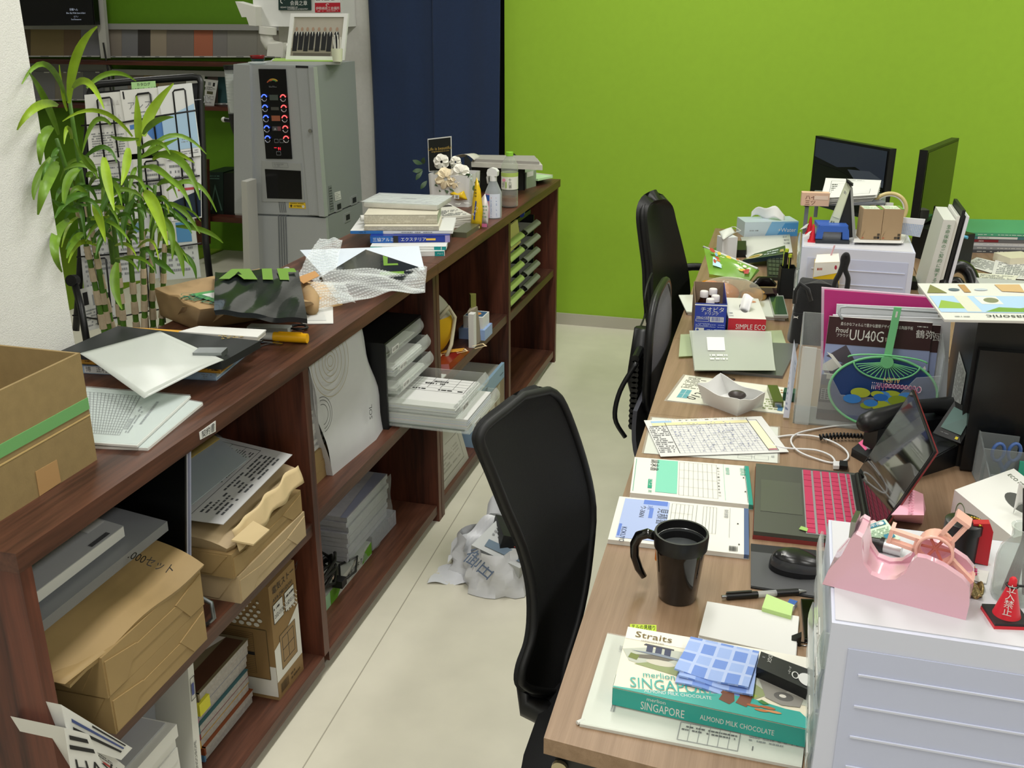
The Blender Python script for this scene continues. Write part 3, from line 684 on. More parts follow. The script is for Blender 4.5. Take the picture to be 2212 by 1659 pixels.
def leaf(b,m,e,w,y0,y1,k,twist=0.):
 A,C=plp(*b,y0),plp(*e,y1);M_=plp(*m,(y0+y1)/2);M_=M_*2-(A+C)/2
 wd=w*1.9/2170/2
 def f(u,v):
  p=bez(A,M_,C,u);d=(bez(A,M_,C,min(1,u+.02))-bez(A,M_,C,max(0,u-.02))).normalized()
  s=d.cross(CAM-p).normalized();n=s.cross(d)
  ww=wd*(math.sin(math.pi*min(1,u*.92+.06))**.8)*(1-.35*u)+.0006
  x=(v-.5)*2
  return p+(s*math.cos(twist)+n*math.sin(twist))*x*ww+n*abs(x)*ww*.35
 obj('leaf',B().grid(f,10,4),LEAF[k],t,smooth=2)
LV=[((149,223),(166,120),(210,57),26,2.04,2.0,0),((145,218),(100,140),(47,182),16,2.0,1.7,1),((127,291),(97,215),(63,157),20,1.98,1.75,1),((125,228),(80,230),(37,281),22,2.0,1.7,0),
 ((157,190),(190,178),(225,235),20,2.0,1.9,0),((187,190),(240,158),(294,175),15,2.0,2.1,1),((299,316),(298,262),(295,207),24,2.1,2.1,0),((311,295),(328,240),(375,180),30,2.1,2.15,0),((309,290),(337,262),(375,253),18,2.08,2.0,1),
 ((286,295),(215,240),(135,262),13,2.05,1.9,0),((113,274),(92,300),(87,356),26,1.95,1.75,1),((109,340),(80,390),(73,432),18,1.95,1.72,1),((127,355),(104,385),(82,464),34,1.95,1.75,1),((170,365),(146,392),(138,452),26,1.98,1.85,1),
 ((225,340),(232,390),(247,455),28,2.0,1.9,0),((277,320),(273,355),(262,400),24,2.05,1.95,0),((330,337),(392,350),(432,432),26,2.1,2.05,1),((316,330),(380,292),(446,333),14,2.1,2.2,1),((311,415),(336,450),(362,530),36,2.02,1.92,0),
 ((355,438),(395,455),(432,505),16,2.1,2.1,1),((360,412),(420,395),(468,458),15,2.15,2.2,1),((202,440),(214,470),(228,522),26,1.98,1.9,0),((149,474),(118,522),(134,588),26,1.95,1.82,1),((182,504),(160,520),(144,558),20,1.95,1.85,1),
 ((253,567),(248,615),(264,668),30,1.95,1.9,1),((327,555),(352,572),(377,592),20,2.1,2.05,2),((367,517),(387,545),(397,597),20,2.12,2.1,1),((380,489),(440,498),(482,525),17,2.15,2.2,1),((397,547),(416,570),(424,602),15,2.15,2.15,2),
 ((190,420),(150,430),(118,472),20,1.96,1.85,2),((170,455),(140,448),(112,430),18,1.95,1.8,2),((300,300),(260,300),(238,292),12,2.1,2.0,1),((330,345),(372,330),(420,352),18,2.1,2.1,0),((320,360),(350,372),(400,420),20,2.1,2.0,1),
 ((340,400),(380,395),(415,455),18,2.1,2.05,1),((345,440),(400,480),(462,505),14,2.12,2.2,2),((240,270),(205,262),(178,330),14,2.0,1.95,1),((260,400),(235,420),(215,470),22,2.0,1.95,2),((290,430),(270,470),(268,520),20,2.05,2.0,2),((210,370),(185,350),(160,300),14,2.0,1.95,1),
 ((350,470),(370,500),(372,560),22,2.1,2.05,1),((240,470),(225,500),(205,560),18,1.98,1.95,2),((130,320),(115,340),(110,400),14,1.95,1.85,2),((145,240),(135,200),(128,140),9,2.0,1.95,0),((305,340),(340,320),(384,300),16,2.08,2.1,1)]
for i,(b,m,e,w,y0,y1,k)in enumerate(LV):leaf(b,m,e,w,y0,y1,k,.35*math.sin(i*2.3))
for i in range(84):
 s_=STK[i%10];u=rnd.uniform(.55,1);bx=s_[0][0]*(1-u)+s_[2][0]*u+rnd.uniform(-8,8);by=s_[0][1]*(1-u)+s_[2][1]*u
 by=max(by,300);a=rnd.choice((-1,1))*rnd.uniform(.15,1.1);L=rnd.uniform(50,110)
 ex,ey=bx+math.sin(a)*L,by+L*rnd.uniform(.1,.75);mx,my=(bx+ex)/2+math.sin(a)*8,(by+ey)/2-rnd.uniform(8,30)
 leaf((bx,by),(mx,my),(ex,ey),rnd.uniform(8,17),s_[3],s_[3]+rnd.uniform(-.1,.06),rnd.choice((1,1,2,2,0)),rnd.uniform(-.5,.5))
# ================================================================ ON THE SHELF TOP
# ---- cardboard box
CARD=mat('cardboard','#8f7a52',.8,nz=.06,ns=50,bump=.1,bs=300)
c1=onz(210,993,ZT);h=zat(c1,762)-ZT
X0,X1,Y0,Y1=BX+.02,c1.x,.86,c1.y
t=T('cardboard_box','open cardboard box with a green tape band','cardboard box')
b=B();w_=.005
wl=lambda p:[V((x,y,ZT))for x,y in p]
obj('side_wall',B().box(X1-w_,X1,Y0,Y1,ZT,ZT+h),CARD,t,.001);obj('side_wall',B().box(X0,X0+w_,Y0,Y1,ZT,ZT+h),CARD,t,.001)
obj('end_wall',B().box(X0+w_,X1-w_,Y1-w_,Y1,ZT,ZT+h),CARD,t,.001);obj('end_wall',B().box(X0+w_,X1-w_,Y0,Y0+w_,ZT,ZT+h),CARD,t,.001)
obj('base',B().box(X0+w_,X1-w_,Y0+w_,Y1-w_,ZT,ZT+.006),CARD,t)
g0,g1=[onx(*p,X1)for p in((189,858),(190,884))]
obj('tape_band',B().box(X1,X1+.0012,Y0,Y1,g1.z,g0.z),mat('tape_green','#6fa868',.45),t,label='green tape band')
g0,g1=[onx(*p,X1)for p in((191,896),(191,899))]
obj('crease',B().box(X1,X1+.0006,Y0,Y1,g1.z,g0.z),mat('cardboard_light','#c4a870',.8),t)
q=[onx(*p,X1+.0004)for p in((76,1019),(122,993),(131,1041),(85,1072))]
obj('brown_tape',B().prism(q,(.0008,0,0)),mat('tape_brown','#b28d5f',.4),t)
# ---- documents in clear files beside the box
fileq=[onz(*p,ZT+.006)for p in((200,962),(319,967),(438,869),(300,845))]
t=T('clear_file','clear file of white papers under the table sheet','clear file')
sheetq('papers',[p-Z*.006 for p in fileq],.005,PAPER,t)
sheetq('cover_film',fileq,.0012,clear('film_clear',f=.06,rough=.08),t)
q=[onz(*p,ZT+.012)for p in((190,955),(296,962),(412,855),(186,836))]
t=T('table_sheet','clear sleeve holding a printed table sheet beside the cardboard box','document')
o=sheetq('sheet',[p-Z*.0045 for p in q],.004,PAPER,t)
pr(Q(q[1],q[2],q[3],q[0],off=.0006),[('g',.15,.45,.9,1.0,16,14,.0012,'#5a5c5e'),('x',.2,.32,.7,.4,2,'g'),('t','見積依頼書',.25,.38,.05,'g'),('x',.3,.22,.9,.28,1,'g')],t)
sheetq('sleeve_film',[p+Z*.0016 for p in q],.0008,clear('film_gloss',f=.04,rough=.04,bump=.12,bs=9),t)
# ---- stack of binders
def binder(nm,fl,fr,z0,h,br,m,lab,cat='binder',pages=None):
 bx=Bx(fl,fr,z0,0,h,onz(*br,z0)-onz(*fr,z0));t=T(nm,lab,cat)
 f,r_,bk,l=bx.lo
 obj('cover',B().hexa(bx.lo,[p+Z*.002 for p in bx.lo]),m,t);obj('cover',B().hexa([p-Z*.002 for p in bx.hi],bx.hi),m,t)
 obj('spine',B().hexa([f,r_,lerp(r_,bk,.02),lerp(f,l,.02)],[p+Z*h for p in(f,r_,lerp(r_,bk,.02),lerp(f,l,.02))]),m,t,.001)
 obj('pages',B().hexa([lerp(f,r_,.01)+lerp(f,l,.025)-f+Z*.002,lerp(f,r_,.985)+lerp(f,l,.025)-f+Z*.002,lerp(l,bk,.985)-(l-f)*.02+Z*.002,lerp(l,bk,.01)-(l-f)*.02+Z*.002],[p+Z*(h-.002)for p in(lerp(f,r_,.01)+lerp(f,l,.025)-f,lerp(f,r_,.985)+lerp(f,l,.025)-f,lerp(l,bk,.985)-(l-f)*.02,lerp(l,bk,.01)-(l-f)*.02)]),pages or PAPER,t)
 return t,bx
t,bx=binder('blue_binder',(172,806),(467,823),ZT,.019,(563,742),mat('binder_blue','#9fb8d6',.5),'light blue paper binder at the bottom of the pile by the pillar')
pr(bx.front(),[('r',.04,.1,.36,.9,'#d5d8da'),('t','博   正村   様邸',.05,.3,.5,'k'),('x',.9,.2,.98,.8,3,'g')],t)
t,bx=binder('yellow_binder',(176,786),(476,807),ZT+.0195,.02,(560,742),mat('binder_yellow','#e0a83a',.5),'yellow paper binder between the blue binder and the black clipboard')
pr(bx.front(),[('r',.1,.15,.26,.85,'#d5d5cf'),('x',.11,.3,.25,.7,1,'k'),('t','レ6   100479',.7,.3,.5,'k'),('x',.94,.2,.99,.85,2,'k'),('x',.03,.2,.07,.85,2,'k')],t)
zq=ZT+.04
t=T('black_clipboard','black clipboard folder with a steel clip under a milky sheet','clipboard')
cq=[onz(*p,zq+.016)for p in((130,758),(478,783),(562,736),(255,704))]
obj('board',B().prism(cq,(0,0,-.016)),mat('clipboard_black','#1d2022',.45),t,.003)
c=onz(455,768,zq+.017);obj('steel_clip',B().obox(c+Z*.006,RGT*.03,FWD.cross(RGT)*-.002+V((0,.012,0)),Z*.006),mat('clip_steel','#8f9496',.3,.9),t,.002)
q=Q(onz(480,734,zq+.0165),onz(530,728,zq+.0165),onz(520,720,zq+.0165),onz(470,724,zq+.0165));pr(q,[('x',0,0,1,1,3,'#a58d4a')],t)
# ---- milky clear file draped over the pile
fp=[onz(*p,zq+.03)for p in((170,752),(346,716),(482,766),(308,836))]
def drape(u,v):
 p=fp[0]*(1-u)*(1-v)+fp[1]*u*(1-v)+fp[2]*u*v+fp[3]*(1-u)*v
 k=max(0,(1-u)*.5+v*.5-.62)
 return p+Z*(-.03*k-.012+.012*(1-v)*u)
obj('milky_file',B().grid(drape,14,14,.0007),clear('film_milky','#e4e9e4',f=.5,rough=.22),smooth=2,label='milky plastic file lying askew on the binder pile',cat='clear file')
# ---- flat white notebook, small case, marker, scissors, cable
t=T('white_notebook','thin white notebook lying behind the black clipboard','notebook')
q=[onz(*p,ZT+.058)for p in((386,716),(556,728),(575,712),(430,704))]
obj('cover',B().prism(q,(0,0,-.003)),PAPER,t,.001)
obj('pages',B().prism([lerp(p,(q[0]+q[2])/2,.02)-Z*.003 for p in q],(0,0,-.009)),mat('page_edges','#d3d0c8',.8),t)
None and obj('support_pad',B().prism([onz(*p,ZT+.044)for p in((480,728),(560,730),(585,708),(500,706))],(0,0,-.044)),mat('pad_grey','#8d8b86',.7),label='grey pad under the white notebook',cat='pad',bevel=.002)
bx=Bx((534,718),(622,722),ZT,.03,.014);bx.make('clear_case',clear('case_milky','#dfe6e6',f=.5,rough=.2),label='small milky plastic case beside the yellow marker',cat='case',bevel=.002)
t=T('yellow_marker','yellow capped marker lying on the shelf top','marker pen')
a,b=onz(592,727,ZT+.012),onz(664,731,ZT+.012)
obj('cap',B().cyl(a,b,.0115,n=18),mat('marker_yellow','#f0b416',.35),t,.002,smooth=True)
obj('barrel',B().cyl(a-(b-a).normalized()*.06,a,.0085,.0095,14),mat('marker_white','#d6d6d2',.4),t,smooth=True)
obj('clip',B().obox((a+b)/2+Z*.012,(b-a)*.35,V((0,.002,0)),Z*.0012),mat('marker_yellow','#f0b416'),t)
t=T('scissors','steel scissors lying beside the yellow marker','scissors')
for k in(0,1):
 a,b=onz(560+k*6,748-k*10,ZT+.003+k*.002),onz(610,735+k*8,ZT+.003+k*.002)
 obj('blade',B().obox((a+b)/2,(b-a)/2,V((0,.004,0)),Z*.001),mat('steel','#9fa2a4',.25,1),t)
 c=a+(a-b).normalized()*.012
 obj('handle',B().tube([c+V((.012*math.cos(i*.7),.009*math.sin(i*.7),.003))for i in range(9)],.0025,6,True),mat('steel','#9fa2a4'),t,smooth=2)
pts=[]
c=onz(645,709,ZT+.004)
for i in range(60):a=i*.33;r=.017+.002*math.sin(i*.9);pts.append(c+V((r*1.25*math.cos(a),r*math.sin(a),.001+.003*abs(math.sin(i*.21)))))
obj('cable_coil',B().tube(pts,.0022,6),mat('cable_black','#141414'),smooth=2,label='coiled black cable beside the yellow marker',cat='cable')
# ---- paper sheet under the bag
t=T('white_flyer','white flyer with a grey panel under the black plastic bag','flyer')
q=[onz(*p,ZT+.003)for p in((655,699),(720,698),(719,662),(600,660))];sheetq('sheet',[p-Z*.002 for p in q],.002,PAPER,t)
pr(Q(*q),[('r',.1,.15,.8,.8,'#d0d2d0')],t)
# ---- brown paper parcel
KRAFT=mat('kraft_paper','#a98c64',.75,nz=.08,ns=14,bump=.5,bs=14)
lo=[onz(*p,ZT)for p in((345,682),(425,715),(690,668),(600,600))];lo=[lo[0],lo[1],lo[2],V((BX+.06,lo[2].y+.02,ZT))]
zt_=lambda p,py:V((p.x,p.y,zat(p,py)))
tp=[onz(332,622,ZT+.085),onz(432,668,ZT+.075),onz(672,652,ZT+.05),onz(560,580,ZT+.07)]
t=T('paper_parcel','brown kraft paper mail bag with a green label','parcel')
b=B().hexa(lo,tp)
bmesh.ops.subdivide_edges(b.bm,edges=b.bm.edges,cuts=5,use_grid_fill=True)
for v in b.bm.verts:
 if v.co.z>ZT+.005:
  n_=math.sin(v.co.x*61+v.co.y*23)*math.cos(v.co.y*47-v.co.z*31);v.co+=V((n_*.004,n_*.003,n_*.005))
obj('bag',b,KRAFT,t,.003,smooth=True)
tq=Q(tp[0],tp[1],tp[2],tp[3],off=.006)
pr(tq,[('p',[(.5,.12),(.95,.2),(.92,.55),(.45,.5)],'#4f9a55'),('p',[(.56,.2),(.88,.26),(.86,.5),(.52,.46)],'w'),('t','福山通運',.55,-.02,.16,'#2c6a4c','l',25),('c',.5,.1,.06,.05,.002,'#2c6a4c')],t)
obj('flap',B().prism([lerp(lo[0],lo[1],.42)+V((.004,-.004,.01)),lerp(lo[1],lo[2],.08)+V((.004,-.004,.01)),lerp(tp[1],tp[2],.25)+V((.006,-.006,-.004)),lerp(tp[0],tp[1],.62)+V((.004,-.006,-.012))],(.002,-.003,0)),KRAFT,t)
# ---- black plastic bag with green letters on the parcel
zb=ZT+.088
BLACKF=mat('film_black','#202426',.16,coat=.3,bump=.15,bs=60)
q=[onz(*p,z)for p,z in(((463,676),zb),((664,694),zb-.018),((645,588),zb+.004),((465,590),zb+.006))]
t=T('black_plastic_bag','folded glossy black plastic bag with green letters','plastic bag')
def bagf(u,v):
 p=q[0]*(1-u)*(1-v)+q[1]*u*(1-v)+q[2]*u*v+q[3]*(1-u)*v
 return p+Z*(.003*math.sin(u*7+v*4)+.002*math.sin(u*17-v*9)+.006)
obj('bag',B().grid(bagf,20,14,.012),BLACKF,t,smooth=True)
GR='#6a9430'
qq=Q(*[p+Z*.011 for p in q]);
pr(qq,[('p',[(.05,.72),(.17,.72),(.26,.86),(.34,.72),(.5,.72),(.42,.99),(.2,.99)],GR),('p',[(.24,.84),(.32,.84),(.28,.92)],mat('film_black','#202426')),('r',.56,.72,.68,.99,GR),('p',[(.76,.72),(.87,.72),(.87,.9),(.97,.9),(.95,.99),(.74,.99)],GR)],t,'lettering')
# ---- white board sheet, black film and bubble wrap in the middle
t=T('white_card','large white card sheet under the bubble wrap','card')
q=[onz(*p,ZT+.03)for p in((700,600),(917,584),(905,533),(648,542))];sheetq('sheet',q,.003,mat('card_bluish','#d9e2ee',.6),t)
obj('support',B().prism([lerp(p,(q[0]+q[2])/2,.15)for p in q],(0,0,-.03)),mat('card_bluish','#d9e2ee'),t)
q=[onz(*p,ZT+.04)for p in((690,600),(870,600),(905,577),(790,539))]
t=T('black_film_parcel','black film parcel with green letters inside the bubble wrap','plastic bag')
obj('parcel',B().prism(q,(0,0,-.006)),BLACKF,t,.003)
pr(Q(*q),[('p',[(.35,.98),(.55,.62),(.72,.78),(.68,.86),(.56,.74),(.44,.98)],GR),('p',[(.62,.3),(.9,.5),(.95,.3),(.7,.1)],GR)],t,'lettering')
BUB=clear('bubble_film','#fbfdfd',f=.22,rough=.08,bump=.6,bs=110)
def wrap(c,n1,n2,amp,seed,nm,lab):
 """crumpled sheet of bubble film on four corners, with its bubbles"""
 r=random.Random(seed);ph=[r.uniform(0,6)for _ in range(6)]
 def f(u,v):
  p=c[0]*(1-u)*(1-v)+c[1]*u*(1-v)+c[2]*u*v+c[3]*(1-u)*v
  return p+Z*amp*(math.sin(u*7+ph[0]+v*2)+.6*math.sin(v*9+ph[1]-u*3)+.4*math.sin((u+v)*15+ph[2]))+V((0,-1,0))*amp*.5*math.sin(v*6+ph[3])
 t=T(nm,lab,'bubble wrap');obj('film',B().grid(f,36,24),BUB,t,smooth=2)
 bb=B()
 for i in range(n1):
  for j in range(n2):
   p=f((i+.3+(j%2)*.5)/(n1+.6),(j+.5)/n2)
   m=bmesh.ops.create_icosphere(bb.bm,subdivisions=1,radius=.0042)
   for v in m['verts']:v.co=V((v.co.x,v.co.y,v.co.z*.6))+p+Z*.0012
 obj('bubbles',bb,BUB,t,smooth=2,kind='stuff');return t
wrap([onz(640,600,ZT+.03),onz(720,612,ZT+.02),onz(740,517,ZT+.085),onz(690,512,ZT+.08)],12,16,.004,3,'bubble_wrap_flap','upright flap of bubble wrap beside the white card')
wrap([onz(730,648,ZT+.03),onz(918,632,ZT+.01),onz(922,574,ZT+.05),onz(690,590,ZT+.05)],34,16,.007,5,'bubble_wrap','wide sheet of bubble wrap hanging over the shelf edge')
wrap([onz(672,672,ZT+.012),onz(768,652,ZT+.015),onz(745,612,ZT+.05),onz(640,610,ZT+.05)],16,12,.004,9,'bubble_packet','bubble wrap packet around a peach coloured lump')
pk=[onz(*p,ZT+.008)for p in((668,668),(740,652),(720,618),(650,620))]
b=B().hexa([p-Z*.008 for p in pk],[lerp(p,(pk[0]+pk[2])/2,.2)+Z*.02 for p in pk]);obj('peach_lump',b,mat('peach_paper','#d9b27c',.7,bump=.5,bs=30),label='peach coloured packing paper inside the bubble packet',cat='packing paper',bevel=.008,smooth=True)
obj('brown_tape_strip',B().prism([onz(*p,ZT+.062)for p in((655,612),(690,595),(680,585),(640,600))],(0,0,-.0015)),mat('kraft_tape','#c08f58',.6),label='strip of brown kraft tape sticking up by the black bag',cat='tape strip')
obj('brown_paper_curl',B().tube([onz(660,625,ZT+.03),onz(672,645,ZT+.03),onz(674,668,ZT+.02)],[.02,.022,.017],12),KRAFT,smooth=2,label='curl of brown paper beside the black plastic bag',cat='packing paper')
b=B().grid(lambda u,v:onz(590+55*u,582+8*v+6*math.sin(u*9),ZT+.03+.02*math.sin(u*5)*(1-v)),12,3,.001)
obj('crumpled_film',b,BUB,smooth=2,label='crumpled clear film between the parcel and the bubble wrap',cat='plastic film')
# ---- pile of catalogues and directories
def book(nm,fl,fr,z0,h,dep,m,lab,items=(),cat='book',grp='books piled on the shelf top',edge=None,side=None):
 bx=Bx(fl,fr,z0,dep,h);t=T(nm,lab,cat,grp);f,r_,bk,l=bx.lo
 obj('cover',B().hexa([p+Z*(h-.0015)for p in bx.lo],bx.hi),m,t);obj('cover',B().hexa(bx.lo,[p+Z*.0015 for p in bx.lo]),m,t)
 obj('spine',B().hexa([f,r_,lerp(r_,bk,.012),lerp(f,l,.012)],[p+Z*h for p in(f,r_,lerp(r_,bk,.012),lerp(f,l,.012))]),side or m,t)
 inn=[lerp(f,r_,.005)+(l-f)*.013,lerp(f,r_,.99)+(l-f)*.013,lerp(l,bk,.99)-(l-f)*.01,lerp(l,bk,.005)-(l-f)*.01]
 obj('pages',B().hexa([p+Z*.0015 for p in inn],[p+Z*(h-.0015)for p in inn]),edge or PAPER,t)
 if items:pr(bx.front(),list(items),t)
 return t,bx
z=ZT
t,bx=book('catalogue',(805,556),(961,553),z,.016,.21,mat('cover_white','#dfe0dd',.4),'white catalogue with a teal spine end at the bottom of the pile',[('r',.86,0,.99,1,'#128a8a'),('t','アルミ',.89,.35,.3,'w')]);z+=.0165
t,bx=book('catalogue',(800,540),(964,540),z,.011,.21,mat('cover_white','#dfe0dd'),'thin white catalogue with two teal tabs in the pile',[('r',.84,0,.93,1,'#128a8a'),('r',.94,0,1,1,'#128a8a'),('t','総合',.5,.3,.4,'g'),('p',[(0,0),(.25,0),(.15,1),(0,1)],'#1a9a8a')]);z+=.0115
t,bx=book('blue_catalogue',(800,525),(972,523),z,.022,.22,mat('cover_blue','#16308c',.35),'thick blue catalogue with white lettering in the pile',[('r',.0,0,.28,1,'#1d5aa8'),('r',.29,0,.35,1,'k'),('t','三協アルミ',.03,.25,.45,'w'),('t','エクステリア',.38,.25,.45,'w'),('r',.7,.3,.82,.6,'#d7b24a'),('r',.94,0,1,1,'#9a8fc0')]);z+=.0225
t,bx=book('white_catalogue',(757,505),(978,505),z,.010,.22,mat('cover_white','#dfe0dd'),'wide white catalogue with a blue spine above the blue one',[('r',0,0,.32,1,'#2f6fb4'),('r',.33,0,.42,1,'w'),('t','VER.10',.08,.2,.6,'k'),('x',.5,.2,.8,.8,1,'g')]);z+=.0105
EDGE=mat('page_edge_cream','#c9c4b2',.9,nz=.12,ns=4,bump=.3,bs=60)
t,bx=book('phone_directory',(787,498),(948,498),z,.014,.17,EDGE,'thin directory with cream page edges under the thick one',[('x',.0,.05,1,.95,3,'#b3ad9a',.95)],edge=EDGE);z+=.0145
t,bx=book('phone_directory',(787,484),(945,484),z,.030,.17,EDGE,'thick directory with cream page edges under a newspaper',[('x',.0,.05,1,.95,5,'#b3ad9a',.95)],edge=EDGE);z+=.0305
pr(bx.right(),[('p',[(0,0),(1,0),(1,1),(0,1)],'#aeb89e'),('x',.1,.1,.9,.9,4,'#7a8c6a')],t)
NEWS=mat('newsprint','#c6c4ba',.85,nz=.05,ns=40)
bx=Bx((785,449),(945,456),z,.17,.02);t=T('folded_newspaper','folded newspaper in clear wrap on the directories','newspaper','newspapers on the shelf top');z+=.02
b=B().hexa(bx.lo,bx.hi);bmesh.ops.subdivide_edges(b.bm,edges=b.bm.edges,cuts=2,use_grid_fill=True)
obj('fold',b,NEWS,t,.006,smooth=True);pr(bx.top(),[('x',.1,.1,.9,.3,2,'g'),('r',.4,.5,.6,.6,'k'),('l',.05,.75,.8,.8,.002,'#b05a50')],t)
sheetq('wrap_film',[lerp(p,(bx.hi[0]+bx.hi[2])/2,-.04)+Z*.001 for p in bx.hi],.0006,clear('film_wrap',f=.18,rough=.08,bump=.4,bs=40),t)
c=onz(779,472,ZT+.08);obj('paper_roll',B().cyl(c-V((.0,.0,.0)),c+V((.03,.02,.0)),.011,n=14),mat('roll_white','#dcdcd6',.6),smooth=True,label='end of a white paper roll beside the directories',cat='paper roll')
# ---- newspaper pile and metal tin
bx=Bx((940,496),(1020,489),ZT,.26,.042);t=T('newspaper_pile','pile of folded newspapers before the white vase','newspapers','newspapers on the shelf top')
for i in range(5):obj('newspaper',B().hexa([p+Z*(.0084*i)+V((rnd.uniform(-.004,.004),rnd.uniform(-.004,.004),0))for p in bx.lo],[p+Z*(.0084*i+.0076)for p in bx.lo]),NEWS,t,.002)
pr(bx.top(),[('x',.1,.55,.5,.9,5,'g'),('r',.5,.7,.95,.95,'#3b3b3b'),('t','スキャミ',.55,.78,.1,'w'),('x',.1,.05,.9,.45,6,'g')],t)
bx=Bx((975,512),(1008,514),ZT,.16,.018);t=T('flat_tin','flat olive metal tin under the newspapers','tin')
bx.make('tin',mat('tin_olive','#7c8068',.3,.6),t,.003)
# ---- white planter with artificial flowers and card
c=onz(970,446,ZT);t=T('flower_box','white planter box of cream roses with green leaves','flower arrangement')
hv=zat(c,378)-ZT;wv=.135
def vas(u,v):
 a=u*2*math.pi;r=wv*(1+.025*math.sin(a*9))/max(abs(math.cos(a)),abs(math.sin(a)))*(.82+.05*v);return c+V((r*math.cos(a)*.72,.07+r*math.sin(a)*.6,hv*v))
obj('planter',B().grid(vas,72,4),mat('planter_white','#d9d9d7',.5),t,smooth=2)
obj('planter_filling',B().cyl(c+V((0,.07,hv*.8)),c+V((0,.07,hv*.9)),.06,n=16),mat('moss','#46522a',.9),t)
ROSE=mat('rose_cream','#e8d9b8',.7,nz=.06,ns=40);ROSW=mat('rose_white','#ece9de',.7)
def rose(p,r,m):
 b=B();d=(CAM-V(p)).normalized()
 for ring,(n_,rr,tl)in enumerate(((6,1.,.9),(5,.72,.55),(4,.42,.25))):
  for i in range(n_):
   a=2*math.pi*i/n_+ring*.6
   e1=d.orthogonal().normalized();e2=d.cross(e1);o_=e1*math.cos(a)+e2*math.sin(a);s_=d.cross(o_)
   b.grid(lambda u,v,o_=o_,s_=s_,rr=rr,tl=tl:V(p)+(o_*(.15+.85*v*rr)*r+s_*(u-.5)*r*1.15*rr*math.sin(math.pi*(.15+.75*v))+d*r*(.55-tl*v*v*.8+.15*(1-ring*.1)*abs(u-.5)*2)),4,4)
 obj('blossom',b,m,t,smooth=2)
F_=lambda x,y,z:onpl(x,y,c+V((0,.05,0)),V((0,-1,0)))+V((0,z,0))
rose(F_(948,352,.03),.032,ROSW);rose(F_(968,384,-.03),.045,ROSE);rose(F_(998,374,-.02),.04,ROSW);rose(F_(990,390,-.035),.03,ROSE);rose(F_(975,354,.05),.024,ROSW);rose(F_(1002,388,-.03),.028,ROSW)
LFD=mat('leaf_artificial','#35502f',.5,nz=.15,ns=40)
def aleaf(x,y,ex,ey,w,m=LFD):
 A,E=F_(x,y,-.03),F_(ex,ey,-.05);s_=(E-A).cross(FWD).normalized()
 obj('leaf',B().grid(lambda u,v:lerp(A,E,u)+s_*(v-.5)*2*w*math.sin(math.pi*min(1,u*.94+.05))+V((0,-.006*math.sin(u*3),0)),5,2),m,t,smooth=2)
for x,y,ex,ey in((918,352,901,342),(918,364,901,366),(918,366,908,385),(920,352,926,336),(928,388,918,404),(963,392,948,396),(966,396,958,410),(968,388,965,378),(972,396,975,414),(976,394,990,410),(980,390,995,398),(986,388,988,378),(1030,392,1046,388),(1028,398,1038,410),(1008,380,1025,372)):aleaf(x,y,ex,ey,.009)
for i in range(16):
 p=F_(1012+rnd.uniform(0,14),373+rnd.uniform(0,16),-.03);obj('tiny_flower',B().ball(p,.003,6),mat('flower_mint','#cfe0d6',.6),t)
q=[F_(*p,.045)for p in((918,375),(968,372),(967,297),(915,303))]
t=T('message_card','black message card with white edge and gold script','card')
obj('card',B().prism(q,(0,.002,0)),PAPER,t)
pr(Q(*q),[('r',.03,.03,.97,.97,'#121613'),('t','Life is beautiful',.5,.64,.09,'#b89a4a','c'),('t','congratulations to you',.52,.58,.045,'#b89a4a','c')],t)
# ---- snack bags and bottles
def pouch(nm,px,Y,th,m,lab,items,cat='snack bag'):
 q=[ony(*p,Y)for p in px];t=T(nm,lab,cat);k=len(q);c=sum(q,V((0,0,0)))/k
 lowest=min(p.z for p in q)
 for p in q:p.z+=max(0,ZT-lowest)
 b=B();fr_=[b.bm.verts.new(p)for p in q];cf,cb_=b.bm.verts.new(c+V((0,-th,0))),b.bm.verts.new(c+V((0,th,0)))
 for i in range(k):b.bm.faces.new((fr_[i],fr_[(i+1)%k],cf));b.bm.faces.new((fr_[(i+1)%k],fr_[i],cb_))
 bmesh.ops.subdivide_edges(b.bm,edges=b.bm.edges,cuts=2,smooth=.3)
 obj('bag',b,m,t,smooth=2)
 mn=V((min(p.x for p in q),Y,min(p.z for p in q)));mx=V((max(p.x for p in q),Y,max(p.z for p in q)))
 pr(Q((mn.x,Y-th*1.15,mn.z),(mx.x,Y-th*1.15,mn.z),(mx.x,Y-th*1.15,mx.z),(mn.x,Y-th*1.15,mx.z)),items,t);return t
ys=onz(1030,494,ZT).y
YEL=mat('foil_yellow','#e3bd1c',.3,coat=.4)
pouch('snack_bag',((1016,494),(1040,496),(1043,455),(1038,410),(1030,384),(1027,392),(1021,430)),ys,.012,YEL,'standing yellow foil snack bag on the shelf top',[('p',[(.35,.2),(.45,.18),(.62,.55),(.52,.56)],'#27408c'),('r',.15,.03,.85,.07,'#d9cf9a'),('t','チョコ',.4,.25,.05,'w','l',65),('x',.45,.62,.62,.8,3,'k')])
pouch('pink_pouch',((1040,494),(1054,492),(1056,450),(1048,420),(1040,430)),ys+.02,.012,mat('foil_white','#d8d3d0',.35),'small white and pink pouch behind the yellow snack bag',[('r',.2,.05,.9,.15,'#c76a92'),('x',.2,.3,.9,.7,4,'#4d8a5a')])
pouch('candy_bag',((971,418),(985,432),(1010,432),(1005,420),(1002,412),(988,418),(980,414)),onz(990,446,ZT).y-.02,.012,YEL,'small yellow candy bag lying on the newspapers',[('r',.3,.2,.6,.6,'w'),('b',.4,.25,.55,.55,'k')])
bpy.context.view_layer.update()
